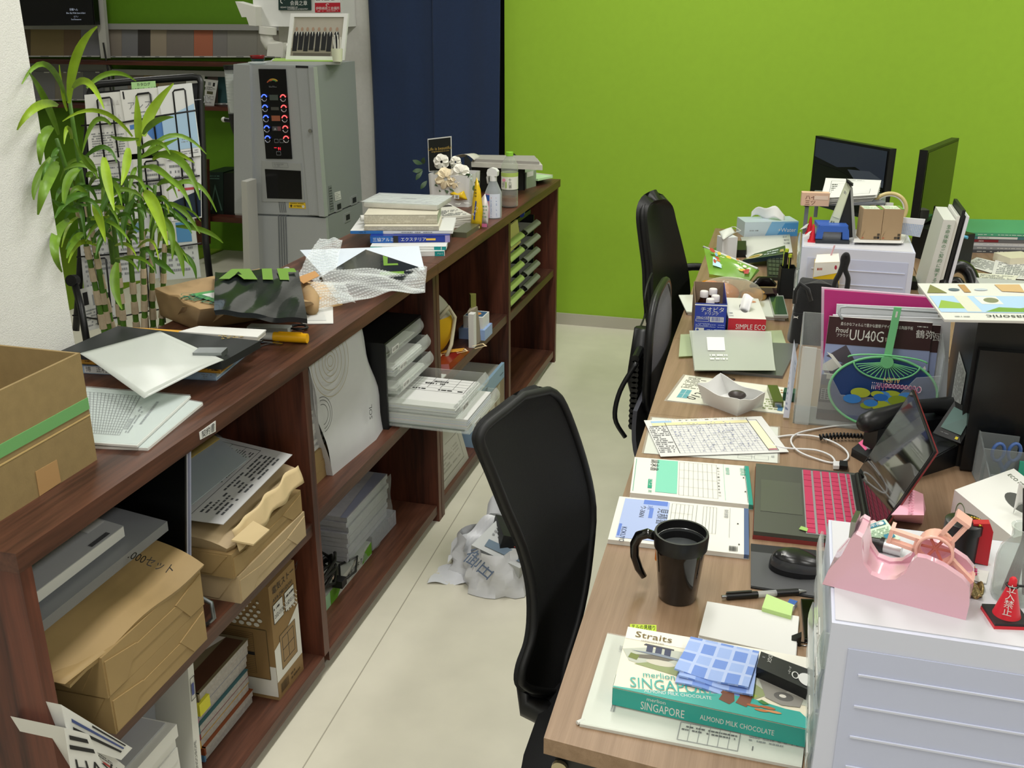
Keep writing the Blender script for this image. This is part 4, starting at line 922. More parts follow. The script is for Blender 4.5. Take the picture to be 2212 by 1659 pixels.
# spray bottle
c=onz(1066,470,ZT);s_=zat(c,362)-ZT;t=T('spray_bottle','clear trigger spray bottle with a pink and blue label','spray bottle')
r0=.030
obj('bottle',B().lathe([(r0,0),(r0+.001,.01),(r0+.001,s_*.5),(r0*.85,s_*.58),(.012,s_*.75),(.012,s_*.8)],c,24),clear('bottle_clear','#eef4f8',f=.25,rough=.08),t,smooth=True)
obj('liquid',B().lathe([(r0-.003,.004),(r0-.002,s_*.45)],c,20),clear('liquid_clear','#e8eef8',f=.12),t,smooth=True)
def arcq(c,r,a0,a1,z0,z1,n=10):
 return lambda u,v:c+V((r*math.cos(a0+(a1-a0)*u),r*math.sin(a0+(a1-a0)*u),z0+(z1-z0)*v))
obj('front_label',B().grid(arcq(c,r0+.0016,-2.6,-1.75,.004,s_*.5),8,1),mat('label_pink','#d59cb8',.4),t,smooth=2)
obj('blue_band',B().grid(arcq(c,r0+.0019,-2.6,-1.75,s_*.36,s_*.48),8,1),mat('label_blue','#2a57ac',.4),t,smooth=2)
obj('back_label',B().grid(arcq(c,r0+.0016,-1.75,-.4,.004,s_*.5),10,1),mat('label_white','#d6dcea',.4),t,smooth=2)
q=Q(c+V((-.004,-r0-.003,.006)),c+V((.022,-r0+.006,.006)),c+V((.022,-r0+.006,s_*.46)),c+V((-.004,-r0-.003,s_*.46)));pr(q,[('x',.1,.02,.95,.85,14,'#5a74b8'),('x',.1,.88,.95,.97,1,'#b04a5a')],t)
obj('collar',B().lathe([(.0135,s_*.74),(.0135,s_*.84)],c,20),mat('trigger_white','#dcdcda',.45),t,smooth=True)
obj('head',B().prism([c+V((-.02,-.012,s_*.84)),c+V((-.022,-.012,s_*.9)),c+V((-.018,-.012,s_*.97)),c+V((-.004,-.012,s_)),c+V((.012,-.012,s_*.98)),c+V((.02,-.012,s_*.93)),c+V((.018,-.012,s_*.84))],(0,.024,0)),mat('trigger_white','#dcdcda'),t,.004,smooth=True)
obj('trigger',B().tube([c+V((-.014,0,s_*.88)),c+V((-.022,0,s_*.8)),c+V((-.02,0,s_*.68))],[.005,.005,.004],8),mat('trigger_white','#dcdcda'),t,smooth=2)
# tea bottle
c=onz(1101,447,ZT);s_=zat(c,328)-ZT;t=T('tea_bottle','plastic tea bottle with a light green cap and some tea left','bottle');r0=.0325
obj('bottle',B().lathe([(r0*.8,0),(r0,.006),(r0,s_*.1),(r0*.96,s_*.12),(r0,s_*.14),(r0,s_*.3),(r0*.95,s_*.33),(r0,s_*.36),(r0,s_*.62),(r0*.95,s_*.64),(r0*1.02,s_*.67),(r0,s_*.76),(r0*.7,s_*.86),(.0125,s_*.92),(.0125,s_*.95)],c,28),clear('pet_clear','#eef2ea',f=.14,rough=.05),t,smooth=True)
obj('tea',B().lathe([(r0*.75,.004),(r0*.93,.01),(r0*.93,s_*.19)],c,24),mat('tea_brown','#7a4410',.1),t,smooth=True)
obj('label_sleeve',B().lathe([(r0+.0006,s_*.34),(r0+.0006,s_*.64)],c,28,False,False),mat('tea_label','#e2e2d6',.4),t,smooth=2)
obj('label_band',B().lathe([(r0+.0009,s_*.57),(r0+.0009,s_*.64)],c,28,False,False),mat('tea_label_green','#a8c060',.4),t,smooth=2)
q=Q(c+V((-.02,-r0-.003,s_*.35)),c+V((.024,-r0+.001,s_*.35)),c+V((.024,-r0+.001,s_*.57)),c+V((-.02,-r0-.003,s_*.57)));pr(q,[('t','十',.55,.68,.2,'k'),('t','六',.55,.4,.2,'k'),('t','茶',.55,.1,.22,'k'),('r',.28,.1,.4,.6,'#9ab85a'),('e',.15,.75,.14,.13,'#d98aa0'),('x',.0,.15,.2,.55,4,'k')],t)
obj('cap',B().lathe([(.0145,s_*.93),(.0145,s_*.995),(.0135,s_)],c,24),mat('cap_lime','#8ac63a',.4),t,smooth=True)
# ---- black tray of papers near the end
bx=Bx((1020,414),(1134,411),ZT,.3,zat(onz(1134,411,ZT),352)-ZT);t=T('black_file_tray','black file box holding newspapers at the end of the shelf','file box')
f,r_,bk,l=bx.lo;hh=bx.hi[0].z-ZT;BT=mat('tray_black','#0f1210',.45)
obj('front_wall',B().hexa([f,r_,lerp(r_,bk,.02),lerp(f,l,.02)],[p+Z*hh for p in(f,r_,lerp(r_,bk,.02),lerp(f,l,.02))]),BT,t)
obj('side_wall',B().hexa([lerp(f,r_,.97),r_,bk,lerp(l,bk,.97)],[p+Z*hh for p in(lerp(f,r_,.97),r_,bk,lerp(l,bk,.97))]),BT,t)
obj('side_wall',B().hexa([f,lerp(f,r_,.03),lerp(l,bk,.03),l],[p+Z*hh for p in(f,lerp(f,r_,.03),lerp(l,bk,.03),l)]),BT,t)
obj('floor_plate',B().hexa([lerp(f,bk,.03),lerp(r_,l,.03),lerp(bk,f,.03),lerp(l,r_,.03)],[p+Z*.004 for p in(lerp(f,bk,.03),lerp(r_,l,.03),lerp(bk,f,.03),lerp(l,r_,.03))]),BT,t)
obj('rim_lip',B().hexa([p+Z*(hh*.62)for p in(f+V((0,-.004,0)),r_+V((0,-.004,0)),r_,f)],[p+Z*(hh*.68)for p in(f+V((0,-.004,0)),r_+V((0,-.004,0)),r_,f)]),BT,t)
zt2=ZT+hh
t=T('open_newspaper','newspaper bundle lying across the black file box','newspaper','newspapers on the shelf top')
q=[onz(*p,zt2+.02)for p in((1018,350),(1172,357),(1160,342),(1024,340))]
obj('bundle',B().prism(q,(0,0,-.02)),NEWS,t,.005);obj('upper_fold',B().prism([lerp(p,(q[0]+q[2])/2,.08)for p in q],(0,0,.012)),mat('newsprint_grey','#9d9a94',.85),t,.004)
A,E=onz(1024,346,zt2+.03),onz(982,332,zt2+.05);obj('curled_page',B().grid(lambda u,v:lerp(A,E,u)+V((0,.1*v,.012*math.sin(u*4)-.02*v*u)),8,4,.0008),NEWS,t,smooth=2)
bx=Bx((1137,408),(1158,402),ZT,.1,.07);t=T('storage_bin','grey green plastic bin with a white label behind the tea bottle','bin');bx.make('bin',mat('bin_sage','#8f9c88',.5),t,.002);pr(bx.front(),[('r',.05,.7,.7,1,'w')],t)
for i,(c_,lab)in enumerate((('#c9c6bb','lowest cream booklet at the end of the shelf'),('#2c3236','dark booklet between pale ones at the end of the shelf'),('#bfe0b0','pale green booklet on top at the end of the shelf'))):
 bx=Bx((1162,391-i*0),(1194,384-i*0),ZT+[0,.014,.024][i],.16,[.0138,.0098,.009][i]);bx.make('booklet',mat('booklet_'+c_[1:],c_,.6),label=lab,cat='booklet',group='booklets at the shelf end',bevel=.001)
# ================================================================ CONTENTS OF THE SHELF BAYS
KR=mat('wrapping_kraft','#9a8156',.6,nz=.06,ns=12,bump=.25,bs=18)
KRL=mat('wrapping_kraft_pale','#b09b78',.6,nz=.05,ns=12,bump=.25,bs=18)
def FXQ(x,y0,y1,z0,z1):return Q((x,y0,z0),(x,y1,z0),(x,y1,z1),(x,y0,z1))
def ream(nm,x0,x1,y0,y1,z0,z1,m,lab,grp='wrapped paper reams'):
 t=T(nm,lab,'paper ream',grp)
 obj('wrapped_block',B().box(x0,x1,y0,y1,z0,z1),m,t,.004)
 d=(y1-y0);h=z1-z0
 for a,s in((y0,1),(y1,-1)): # folded wrapping flaps on the long face
  obj('fold_flap',B().prism([V((x1,a+s*.004,z0+.004)),V((x1,a+s*.004,z1-.01)),V((x1,a+s*.09*d/.3,z1-.004-h*.3)),V((x1,a+s*.05*d/.3,z0+.004))],(.0022,0,0)),m,t)
 obj('fold_flap',B().prism([V((x0+.03,y0,z0+.01)),V((x0+.02,y0,z1-.006)),V((x1-.01,y0,z1-.004)),V((x1-.05,y0,z0+.006))],(0,-.002,0)),m,t)
 obj('seam_strip',B().box(x1,x1+.0015,y0+d*.22,y1-d*.22,z0+h*.35,z0+h*.62),m,t);return t
# ---- near bay, upper
xr=FX+.0
ream('paper_ream',-1.26,-1.036,1.172,1.462,ZA,.522,KR,'lower kraft wrapped paper ream under the writing envelope')
ream('paper_ream',-1.26,-1.036,1.168,1.466,.5225,.604,KR,'upper kraft wrapped paper ream under the writing envelope')
t=T('kraft_envelope','kraft paper bag with handwriting on the paper reams','envelope')
ec=[V((-1.30,1.09,.665)),V((-1.045,1.10,.632)),V((-1.028,1.47,.622)),V((-1.26,1.50,.668))]
def env(k):
 def f(u,v):
  p=ec[0]*(1-u)*(1-v)+ec[1]*u*(1-v)+ec[2]*u*v+ec[3]*(1-u)*v
  return p+Z*(.006*math.sin(u*5+v*3)+.004*math.sin(v*11-u*4)-.02*k*(u**3)-.03*(1-k*.0)*max(0,.12-v)*3*(u>.2))
 return f
obj('bag',B().grid(env(1),18,18,.008),KR,t,smooth=True)
obj('open_mouth',B().grid(lambda u,v:lerp(V((-1.28,1.075,.655)),V((-1.04,1.085,.612)),u)+V((0,.16*v,-.02*math.sin(u*3.1)+.004*math.sin(u*9)-.014*v)),14,6,.001),KR,t,smooth=2)
pr(Q(*[onz(*p,.668)for p in((258,1214),(362,1254),(385,1222),(280,1183))],off=.004),[('T','7.000セット',.0,.3,1,.5,'k')],t,'lettering')
wp=T('white_catalogue','thick white catalogue with a dark red mark beside the kraft bag','catalogue')
q=[V((-1.15,1.17,.707)),V((-1.15,1.41,.707)),V((-1.33,1.41,.735)),V((-1.33,1.17,.735))]
obj('catalogue_body',B().prism(q,(0,0,-.02)),PAPER,wp,.001)
obj('cover',B().prism([p+Z*.0002 for p in q],(0,0,.0016)),mat('cover_silver','#a9abad',.4),wp)
pr(Q(q[1]+Z*.002,q[2]+Z*.002,q[3]+Z*.002,q[0]+Z*.002),[('r',.2,.02,.6,.22,'#c3c4c4'),('r',.3,.05,.55,.2,'#4a1520'),('t','NISC',.42,.1,.05,'w','c',90),('x',.02,.02,.08,.5,1,'k')],wp)
obj('grey_file',B().prism([V((-1.12,1.075,.676)),V((-1.12,1.5,.676)),V((-1.43,1.52,.70)),V((-1.43,1.075,.70))],(0,0,-.02)),mat('file_grey','#85888c',.35),label='grey plastic file under the thick white catalogue',cat='file',bevel=.006)
obj('storage_tray',B().box(-1.45,-1.27,1.075,1.56,ZA,.655),mat('tray_dull','#77797b',.5),label='grey stacking tray behind the paper reams',cat='tray',bevel=.004)
t=T('black_ring_file','black ring file leaning upright between the paper piles','file')
a=V((-1.10,1.485,ZA));q=[a,V((-1.38,1.50,ZA)),V((-1.38,1.565,.80)),V((-1.10,1.555,.80))]
obj('cover',B().prism(q,(0,.006,0)),mat('file_black','#0c0d0e',.3),t,.001)
obj('contents',B().prism([p+V((-.004,.006,.004))for p in q],(0,.012,0)),mat('file_pages','#b9bac4',.6),t)
obj('cover',B().prism([p+V((0,.018,0))for p in q],(0,.004,0)),mat('file_lilac','#aab0cc',.5),t,.001)
ream('paper_ream',-1.30,-1.036,1.592,1.894,ZA,.509,KRL,'pale cream wrapped ream at the bottom of the pile by the divider')
ream('paper_ream',-1.32,-1.040,1.583,1.892,.5095,.566,KR,'kraft wrapped ream under the torn paper bag')
t=T('torn_paper_bag','torn kraft bag under a printed order form','paper bag')
tb=[V((-1.40,1.57,.60)),V((-1.05,1.585,.598)),V((-1.045,1.905,.625)),V((-1.38,1.93,.64))]
def tbf(u,v):
 p=tb[0]*(1-u)*(1-v)+tb[1]*u*(1-v)+tb[2]*u*v+tb[3]*(1-u)*v
 return p+Z*(.004*math.sin(u*9+v*5)+.004*math.sin(v*13))+V((.010*math.sin(v*19)*u**4,0,-.022*u**6))
obj('bag',B().grid(tbf,20,18,.03),KRL,t,smooth=True)
obj('torn_edge',B().grid(lambda u,v:V((-1.044+.012*v+.004*math.sin(u*21),1.60+.29*u,.614+.018*u-.045*v+.003*math.sin(u*17+v*5))),24,5,.001),mat('kraft_inside','#d3bc90',.7,bump=.4,bs=30),t,smooth=2)
obj('torn_flap',B().prism([V((-1.035,1.58,.60)),V((-1.03,1.66,.603)),V((-1.005,1.68,.575)),V((-1.01,1.62,.572))],(.001,0,.004)),mat('kraft_inside','#d3bc90'),t)
t=T('order_form','printed grey order form lying on the torn bag','form')
q=[V((-1.062,1.60,.624)),V((-1.058,1.90,.649)),V((-1.33,1.93,.664)),V((-1.36,1.58,.632))]
obj('sheet',B().prism(q,(0,0,.0012)),mat('form_paper','#b5b5b4',.8),t)
fq=Q(q[1]+Z*.0014,q[2]+Z*.0014,q[3]+Z*.0014,q[0]+Z*.0014)
fq=Q(q[2]+Z*.0014,q[3]+Z*.0014,q[0]+Z*.0014,q[1]+Z*.0014)
pr(fq,[('x',.1,.75,.9,.95,5,'#4a4c4e'),('o',.05,.3,.95,.72,.0012,'k'),('x',.1,.33,.6,.7,14,'#4a4c4e',.7),('l',.05,.44,.95,.44,.001,'k'),('l',.05,.58,.95,.58,.001,'k'),('g',.65,.33,.93,.55,2,3,.0008,'g'),('x',.08,.1,.92,.27,5,'k',.7),('t','株式会社 タクト',.12,.04,.04,'k'),('r',.04,.03,.1,.09,'#2f6a40')],t)
t=T('yellow_clear_file','clear sleeve of yellow and grey sheets under the name tag','clear file')
q=[V((-1.12,1.585,.655)),V((-1.10,1.80,.675)),V((-1.36,1.84,.685)),V((-1.38,1.56,.66))]
q=[V((-1.13,1.57,.66)),V((-1.11,1.79,.678)),V((-1.34,1.93,.70)),V((-1.40,1.60,.68))]
obj('grey_sheet',B().prism(q,(0,0,.002)),mat('sheet_grey','#a8aab0',.5),t)
obj('yellow_sheet',B().prism([lerp(q[0],q[3],.45)+Z*.0025,lerp(q[1],q[2],.45)+Z*.0025,lerp(q[2],q[3],.03)+Z*.0025,q[3]+Z*.0025],(0,0,.0016)),mat('sheet_yellow','#d8ac14',.5),t)
obj('sleeve',B().prism([lerp(p,(q[0]+q[2])/2,-.06)+Z*.005 for p in q],(0,0,.0008)),clear('film_gloss',f=.12),t)
obj('bookend',B().tube([V((-1.20,1.50,ZA+.004)),V((-1.06,1.50,ZA+.004)),V((-1.045,1.505,ZA+.02)),V((-1.05,1.51,ZA+.05)),V((-1.16,1.52,ZA+.085)),V((-1.22,1.52,ZA+.085))],.005,8),mat('wire_grey','#6f7478',.35,.8),smooth=2,label='bent grey wire bookend between the paper reams',cat='bookend')
# ---- near bay, lower
t=T('heater_carton','brown heater carton printed with a white heater picture','carton')
x1,y0,y1,z1=-1.072,1.763,1.89,.375
obj('carton',B().box(-1.40,x1,y0,y1,ZBOT,z1),mat('carton_brown','#8d7148',.8,nz=.04,ns=30),t,.002)
q=FXQ(x1,y0,y1,ZBOT,z1)
dots=[('e',.08+.09*i+.045*(j%2),.62+.018*j,.03*(1-j/14),.008*(1-j/14),'#d9d8d0',8)for j in range(9)for i in range(10)if i>9-j*1.6]
pr(q,[('r',0,0,1,.45,'#d9d8d0'),('p',[(0,.45),(1,.45),(1,.62),(.45,.5)],'#d9d8d0'),('r',0,0,1,.16,'#8d7148'),('r',.22,.22,.82,.52,'#8d7148'),('g',.3,.27,.74,.48,2,2,.002,'k'),('o',.22,.22,.82,.52,.002,'#5a4a30'),('t','電気ストーブ',.1,.91,.05,'k'),('t','AYA-D801D(W)',.1,.84,.032,'k'),('r',.08,.66,.44,.82,'w'),('o',.08,.66,.44,.82,.0015,'k'),('r',.52,.66,.88,.82,'w'),('o',.52,.66,.88,.82,.0015,'k'),('t','2段切替',.11,.7,.03,'k'),('t','2重転倒',.55,.7,.03,'k'),('x',.1,.76,.42,.8,1,'k'),('x',.54,.76,.86,.8,1,'k'),('b',.1,.04,.4,.12,'#4a3a22'),('x',.5,.04,.9,.12,2,'#4a3a22')]+dots,t)
q=Q((-1.40,y0,ZBOT),(x1,y0,ZBOT),(x1,y0,z1),(-1.40,y0,z1))
pr(q,[('r',.35,.03,1,.3,'#d9d8d0'),('r',.3,.18,.95,.62,'#8a6f48'),('g',.34,.22,.84,.58,1,22,.0008,'#3a2f20'),('r',.34,.38,.84,.41,'k'),('o',.3,.18,.95,.62,.002,'#5a4a30')]+[('e',.4+.06*i+.03*(j%2),.66+.04*j,.022-.002*j,.018-.0016*j,'#d9d8d0',8)for j in range(6)for i in range(9)],t)
MC=['#5b8ab0','#8a4a2a','#c79a3a','#7c3340','#3f6a70','#a06a80','#506080','#b0703a','#746a50','#8a8a86']
z=ZBOT
for i in range(9):
 h=[.021,.019,.022,.018,.02,.02,.019,.022,.02][i];dx=rnd.uniform(-.008,.006);dy=rnd.uniform(-.006,.006)
 t=T('magazine',{8:'magazine with a light blue cover on top of the lower bay pile'}.get(i,'magazine with a '+('blue','brown','golden','wine red','teal','mauve','navy grey','orange','olive')[i]+' cover edge in the pile beside the heater carton'),'magazine','magazines piled in the lower bay')
 tilt=.0
 obj('pages',B().box(-1.36,-1.1285+dx,1.53+dy,1.735+dy,z+.001,z+h-.001),mat('mag_pages','#a9a5a0',.8,nz=.12,ns=120),t,.001)
 obj('cover',B().box(-1.362,-1.127+dx,1.526+dy,1.737+dy,z+h-.0012,z+h),mat('mag_'+MC[i][1:],MC[i],.35),t)
 obj('spine',B().box(-1.362,-1.127+dx,1.524+dy,1.53+dy,z,z+h),mat('mag_'+MC[i][1:],MC[i]),t)
 if i==8:pr(Q((-1.13,1.53,z+h),(-1.13,1.73,z+h),(-1.36,1.73,z+h),(-1.36,1.53,z+h)),[('r',0,0,1,.2,'#4a2f20'),('p',[(0,.2),(.5,.35),(1,.2),(1,.45),(0,.45)],'#d9d3c8'),('t','リフォームしたくなる本',.05,.5,.12,'k'),('r',0,.75,1,1,'#c58a20')],t)
 z+=h
obj('sticky_flags',B().box(-1.127,-1.118,1.52,1.56,z-.05,z-.02),mat('flag_yellow','#d6d13a',.6),label='yellow sticky flags poking out of the magazine pile',cat='sticky note')
t=T('white_folder','white standing folder with printed edge before the magazine pile','folder')
q=[V((-1.065,1.40,ZBOT)),V((-1.065,1.425,ZBOT)),V((-1.10,1.495,.36)),V((-1.10,1.475,.36))]
obj('folder',B().prism(q,(-.28,0,0)),mat('folder_white','#cfcfc8',.5),t,.002)
pr(Q(q[0],q[1],q[2],q[3],off=.0015),[('t','A HOLES FILE MONOCHROME',.35,.05,.025,'k','l',90,.9),('o',.15,.75,.85,.9,.0015,'k'),('r',.3,.78,.7,.86,'#4a5590')],t)
obj('grey_binder',B().prism([V((-1.12,1.30,ZBOT)),V((-1.12,1.36,ZBOT)),V((-1.16,1.44,.35)),V((-1.16,1.39,.35))],(-.26,0,0)),mat('binder_grey','#7e8186',.45),label='grey binder leaning behind the white standing folder',cat='binder',bevel=.003)
z=ZBOT
for i in range(8):
 obj('paper_stack',B().box(-1.34,-1.075+rnd.uniform(-.006,.006),1.085,1.375+rnd.uniform(-.008,.008),z,z+.029),PAPER if i else KRL,label='layer of white leaflets stacked in the lower near bay',cat='leaflets',group='leaflet stack in the lower near bay',bevel=.001);z+=.0295
obj('cover_sheet',B().box(-1.36,-1.09,1.08,1.37,z,z+.004),mat('sheet_pale_grey','#b9babd',.5),label='pale grey sheet on top of the leaflet stack',cat='paper')
z+=.0045
for i,(y,k)in enumerate(((1.075,0),(1.10,1),(1.125,2))):
 t=T('black_letter_leaflet',['leaflet with large black letters curling against the end panel','leaflet with bold black stripes leaning behind the lettered one','leaflet with a red figure leaning on the leaflet stack'][i],'leaflet')
 q=[onx(*p,-1.0-.012*i)for p in(((158,1690),(240,1695),(192,1586),(140,1572)),((152,1606),(262,1642),(286,1616),(132,1522)),((190,1640),(262,1680),(270,1655),(150,1560)))[i]]
 obj('leaflet',B().prism(q,(-.0015,0,0)),PAPER,t);obj('leaflet_rear',B().prism([V((-1.002-.012*i,1.07,ZA)),V((-1.002-.012*i,1.10,ZA)),q[2].lerp(q[3],.6),q[3]],(-.1,0,0)),PAPER,t)
 pr(Q(*q,off=.001),[[('r',.05,.62,.9,.7,'k'),('t','HAY',.1,.12,.34,'k'),('r',.1,.8,.8,.88,'k')],[('r',.1,.4,.9,.52,'k'),('r',.1,.65,.9,.75,'#3a4a80'),('r',.4,.85,.9,.93,'k')],[('e',.6,.25,.16,.06,'#b03030'),('x',.1,.4,.9,.6,2,'k')]][i],t)
# ---- second bay, upper
for i in range(13):
 obj('leaflet',B().box(-1.40,-1.125+rnd.uniform(-.006,.004),1.99,2.20+rnd.uniform(-.006,.006),.548+i*.0095,.548+i*.0095+.009),mat('leaf_paper','#c9cac6',.7),label='white leaflet in the fanned stack on the kraft block',cat='leaflet',group='fanned white leaflets',bevel=.0008)
ream('kraft_block',-1.42,-1.118,1.985,2.30,ZB,.546,KR,'kraft wrapped block under the fanned white leaflets')
t=T('green_notepad','light green notepad standing behind the fanned leaflets','notepad')
obj('pad',B().box(-1.13,-1.127,1.985,2.03,.675,.80),mat('pad_green','#9cc464',.6),t)
t=T('white_paper_bag','white paper carrier bag printed with tree rings','paper bag')
WB=mat('bag_white','#cdced0',.6,nz=.03,ns=12,bump=.5,bs=9)
lo=[V((-1.10,2.18,ZB)),V((-1.082,2.43,ZB)),V((-1.10,2.56,ZB)),V((-1.40,2.5,ZB)),V((-1.40,2.17,ZB))]
hi=[V((-1.115,2.10,.835)),V((-1.095,2.395,.83)),V((-1.13,2.45,.83)),V((-1.42,2.42,.84)),V((-1.42,2.12,.84))]
b=B();n=5
def bagw(u,v):
 s=u*n;i=int(s)%n;f_=s-int(s);a=lerp(lo[i],lo[(i+1)%n],f_);c=lerp(hi[i],hi[(i+1)%n],f_);p=lerp(a,c,v)
 k=.006*math.sin(v*9+u*14)*math.sin(math.pi*v);return p+V((k,k*.6,0))
obj('bag',B().grid(bagw,60,14),WB,t,smooth=True)
obj('bag_base',B().prism(lo,(0,0,.001)),WB,t)
q=Q(V((-1.092,2.15,ZB+.01)),V((-1.074,2.43,ZB+.01)),V((-1.088,2.39,.82)),V((-1.106,2.11,.82)),off=.004)
pr(q,[('c',.3,.87,r,r*.82,.0022,'#a89f86')for r in(.05,.09,.14,.2,.27,.33)]+[('c',.02,.52,r,r*.8,.002,'#4a4a4a',-1.6,1.6)for r in(.1,.14,.17)]+[('t','SOL',.9,.2,.05,'k','l',80)],t)
obj('blue_lining',B().grid(lambda u,v:V((-1.125,2.20+.13*u,.785-.02*math.sin(u*3.1)*v+.05*v)),8,3,.003),mat('cloth_blue','#4f6fae',.8),t,smooth=2)
# drawer unit of clear trays
t=T('desktop_drawer','black desktop drawer case with clear trays pulled out','drawer unit')
x0,x1,y0,y1,z1=-1.44,-1.075,2.505,2.802,.725
BK=mat('case_black','#0e0f10',.45)
obj('case_top',B().box(x0,x1,y0,y1,z1-.006,z1),BK,t,.002);obj('case_floor',B().box(x0,x1,y0,y1,ZB,ZB+.006),BK,t)
obj('case_side',B().box(x0,x1,y0,y0+.008,ZB+.006,z1-.006),BK,t,.002);obj('case_side',B().box(x0,x1,y1-.008,y1,ZB+.006,z1-.006),BK,t,.002);obj('case_back',B().box(x0,x0+.006,y0+.008,y1-.008,ZB+.006,z1-.006),BK,t)
CLR=clear('tray_clear','#f8faf8',f=.10,rough=.1)
def tray(z,out,papers,name,full=False):
 ya,yb=y0+.012,y1-.012;xf=x1+out;h=.042
 o=obj('clear_tray',B().box(xf-.34,xf,ya,yb,z,z+.0025),CLR,t)
 obj('tray_side',B().box(xf-.34,xf,ya,ya+.0025,z+.0025,z+h),CLR,o);obj('tray_side',B().box(xf-.34,xf,yb-.0025,yb,z+.0025,z+h),CLR,o)
 obj('tray_front',B().grid(lambda u,v:V((xf+.012*math.sin(math.pi*v),ya+(yb-ya)*u,z+(h+.004)*v)),6,8,.0025),CLR,o,smooth=True)
 zz=z+.003
 for i in range(papers):
  c=['#d6d6d4','#cfd2e0','#d6d6d4','#e0d2d6','#c9cfe0'][i%5 if i<papers-1 else 0]
  obj('paper',B().box(xf-.31,xf-.012-.003*(i%2),ya+.02,yb-.02,zz,zz+.0035),mat('tray_paper_'+c[1:],c,.7),o);zz+=.0038
 l=obj('index_label',B().box(xf+.0125,xf+.0135,ya+.01,ya+.06,z+.018,z+.034),PAPER,o)
 pr(FXQ(xf+.0135,ya+.01,ya+.06,z+.018,z+.034),[('t',name,.06,.25,.5,'k')],l,'lettering');return o,zz,xf
tray(.672,.0,1,'4月 回覧');tray(.622,.022,4,'4月 1日分');tray(.568,.03,2,'4月 契約')
o,zz,xf=tray(.516,.21,4,'4月 下旬')
q=[V((xf-.006,2.53,zz)),V((xf-.006,2.785,zz)),V((xf-.30,2.785,zz)),V((xf-.30,2.53,zz))]
qq=Q(q[1],q[2],q[3],q[0]);pr(qq,[('o',.08,.05,.92,.5,.0012,'k'),('g',.08,.05,.92,.4,6,4,.0009,'k'),('x',.1,.42,.9,.48,1,'k'),('x',.3,.15,.7,.3,2,'k'),('x',.02,.05,.06,.95,30,'g')],o,'print')
o,zz,xf=tray(.468,.245,9,'工事 (平成)')
obj('green_board',B().box(xf-.31,xf-.02,2.53,2.785,.4705,.4725),mat('board_green','#1f3d30',.4),o)
# ---- second bay, lower
t=T('kraft_packet','upright kraft packet against the divider in the lower bay','packet');obj('packet',B().box(-1.36,-1.115,1.985,2.085,ZBOT,.27),KR,t,.004)
obj('fold_flap',B().prism([V((-1.115,2.0,ZBOT+.01)),V((-1.115,2.085,ZBOT+.06)),V((-1.115,2.06,.2)),V((-1.115,1.99,.15))],(.002,0,0)),KR,t)
t=T('flat_green_box','flat white and green carton lying in the lower bay','carton')
x1,y0,y1,z1=-1.13,2.10,2.46,.105
obj('box',B().box(-1.42,x1,y0,y1,ZBOT,z1),mat('carton_white','#b9bcb4',.5),t,.002)
pr(Q((x1,y0,z1),(x1,y1,z1),(-1.42,y1,z1),(-1.42,y0,z1)),[('p',[(0,.1),(.2,.2),(.35,.62),(.2,.9),(0,.8)],'#4f8a1e'),('e',.7,.55,.08,.05,'#a8b04a'),('x',.5,.5,.6,.6,1,'k')],t)
pr(FXQ(x1,y0,y1,ZBOT,z1),[('r',0,0,.2,1,'#9cc8a0'),('p',[(.2,0),(.32,0),(.42,.6),(.3,1),(.2,1)],'#5f9a28'),('t','屋根塗替 タクト',.45,.3,.35,'k'),('p',[(.8,.1),(1,.1),(1,1),(.86,.8)],'#5f9a28')],t)
z=.107
t=T('wrapped_leaflets','plastic wrapped pile of glossy leaflets in the lower bay','leaflet pile')
PILE=[V((-1.15,2.28)),V((-1.14,2.62)),V((-1.42,2.64)),V((-1.44,2.26))]
zz=.064
obj('lower_bundle',B().hexa([V((x_,y_,ZBOT))for x_,y_ in((-1.135,2.48),(-1.13,2.66),(-1.42,2.68),(-1.42,2.48))],[V((x_,y_,.11))for x_,y_ in((-1.135,2.48),(-1.13,2.66),(-1.42,2.68),(-1.42,2.48))]),mat('leaf_bundle','#9c9ca4',.5,nz=.1,ns=90),t,.004)
for i in range(9):
 dx,dy=rnd.uniform(-.006,.006),rnd.uniform(-.006,.006)
 obj('leaflet_layer',B().box(-1.42+dx,-1.14+dx,2.32+dy,2.62+dy,.111+i*.016,.111+i*.016+.0152),mat('leaf_gloss','#b9b9bf',.3,nz=.06,ns=60),t,.003)
zt3=.111+9*.016
pr(Q((-1.14,2.32,zt3),(-1.14,2.62,zt3),(-1.42,2.62,zt3),(-1.42,2.32,zt3)),[('e',.75,.3,.12,.1,'#b9a09a'),('e',.6,.8,.14,.1,'#a89a96'),('x',.3,.45,.4,.55,1,'k'),('p',[(0,0),(1,0),(1,.14),(0,.06)],'#9a9fb8')],t)
obj('wrap_film',B().grid(lambda u,v:V((-1.130+.003*math.sin(u*23+v*11),2.31+.32*u,.066+.19*v+.002*math.sin(u*17))),24,10),clear('film_wrap',f=.18),t,smooth=2)
t=T('cable_bundle','bundle of black cable tied with a pale band','cable')
pts=[V((-1.16+.035*math.sin(i*.9)+.01*math.sin(i*.31),2.10+.14*(.5-.5*math.cos(i*.9)),.135+.012*math.sin(i*2.3)+.0012*i))for i in range(46)]
obj('cable',B().tube(pts,.005,6),mat('cable_black','#141414'),t,smooth=2)
obj('tie_band',B().cyl((-1.19,2.17,.15),(-1.12,2.18,.15),.008,n=10),mat('band_pale','#b09a8a',.7),t)
obj('plug',B().box(-1.13,-1.10,2.19,2.22,.108,.13),mat('cable_black','#141414'),t,.003)
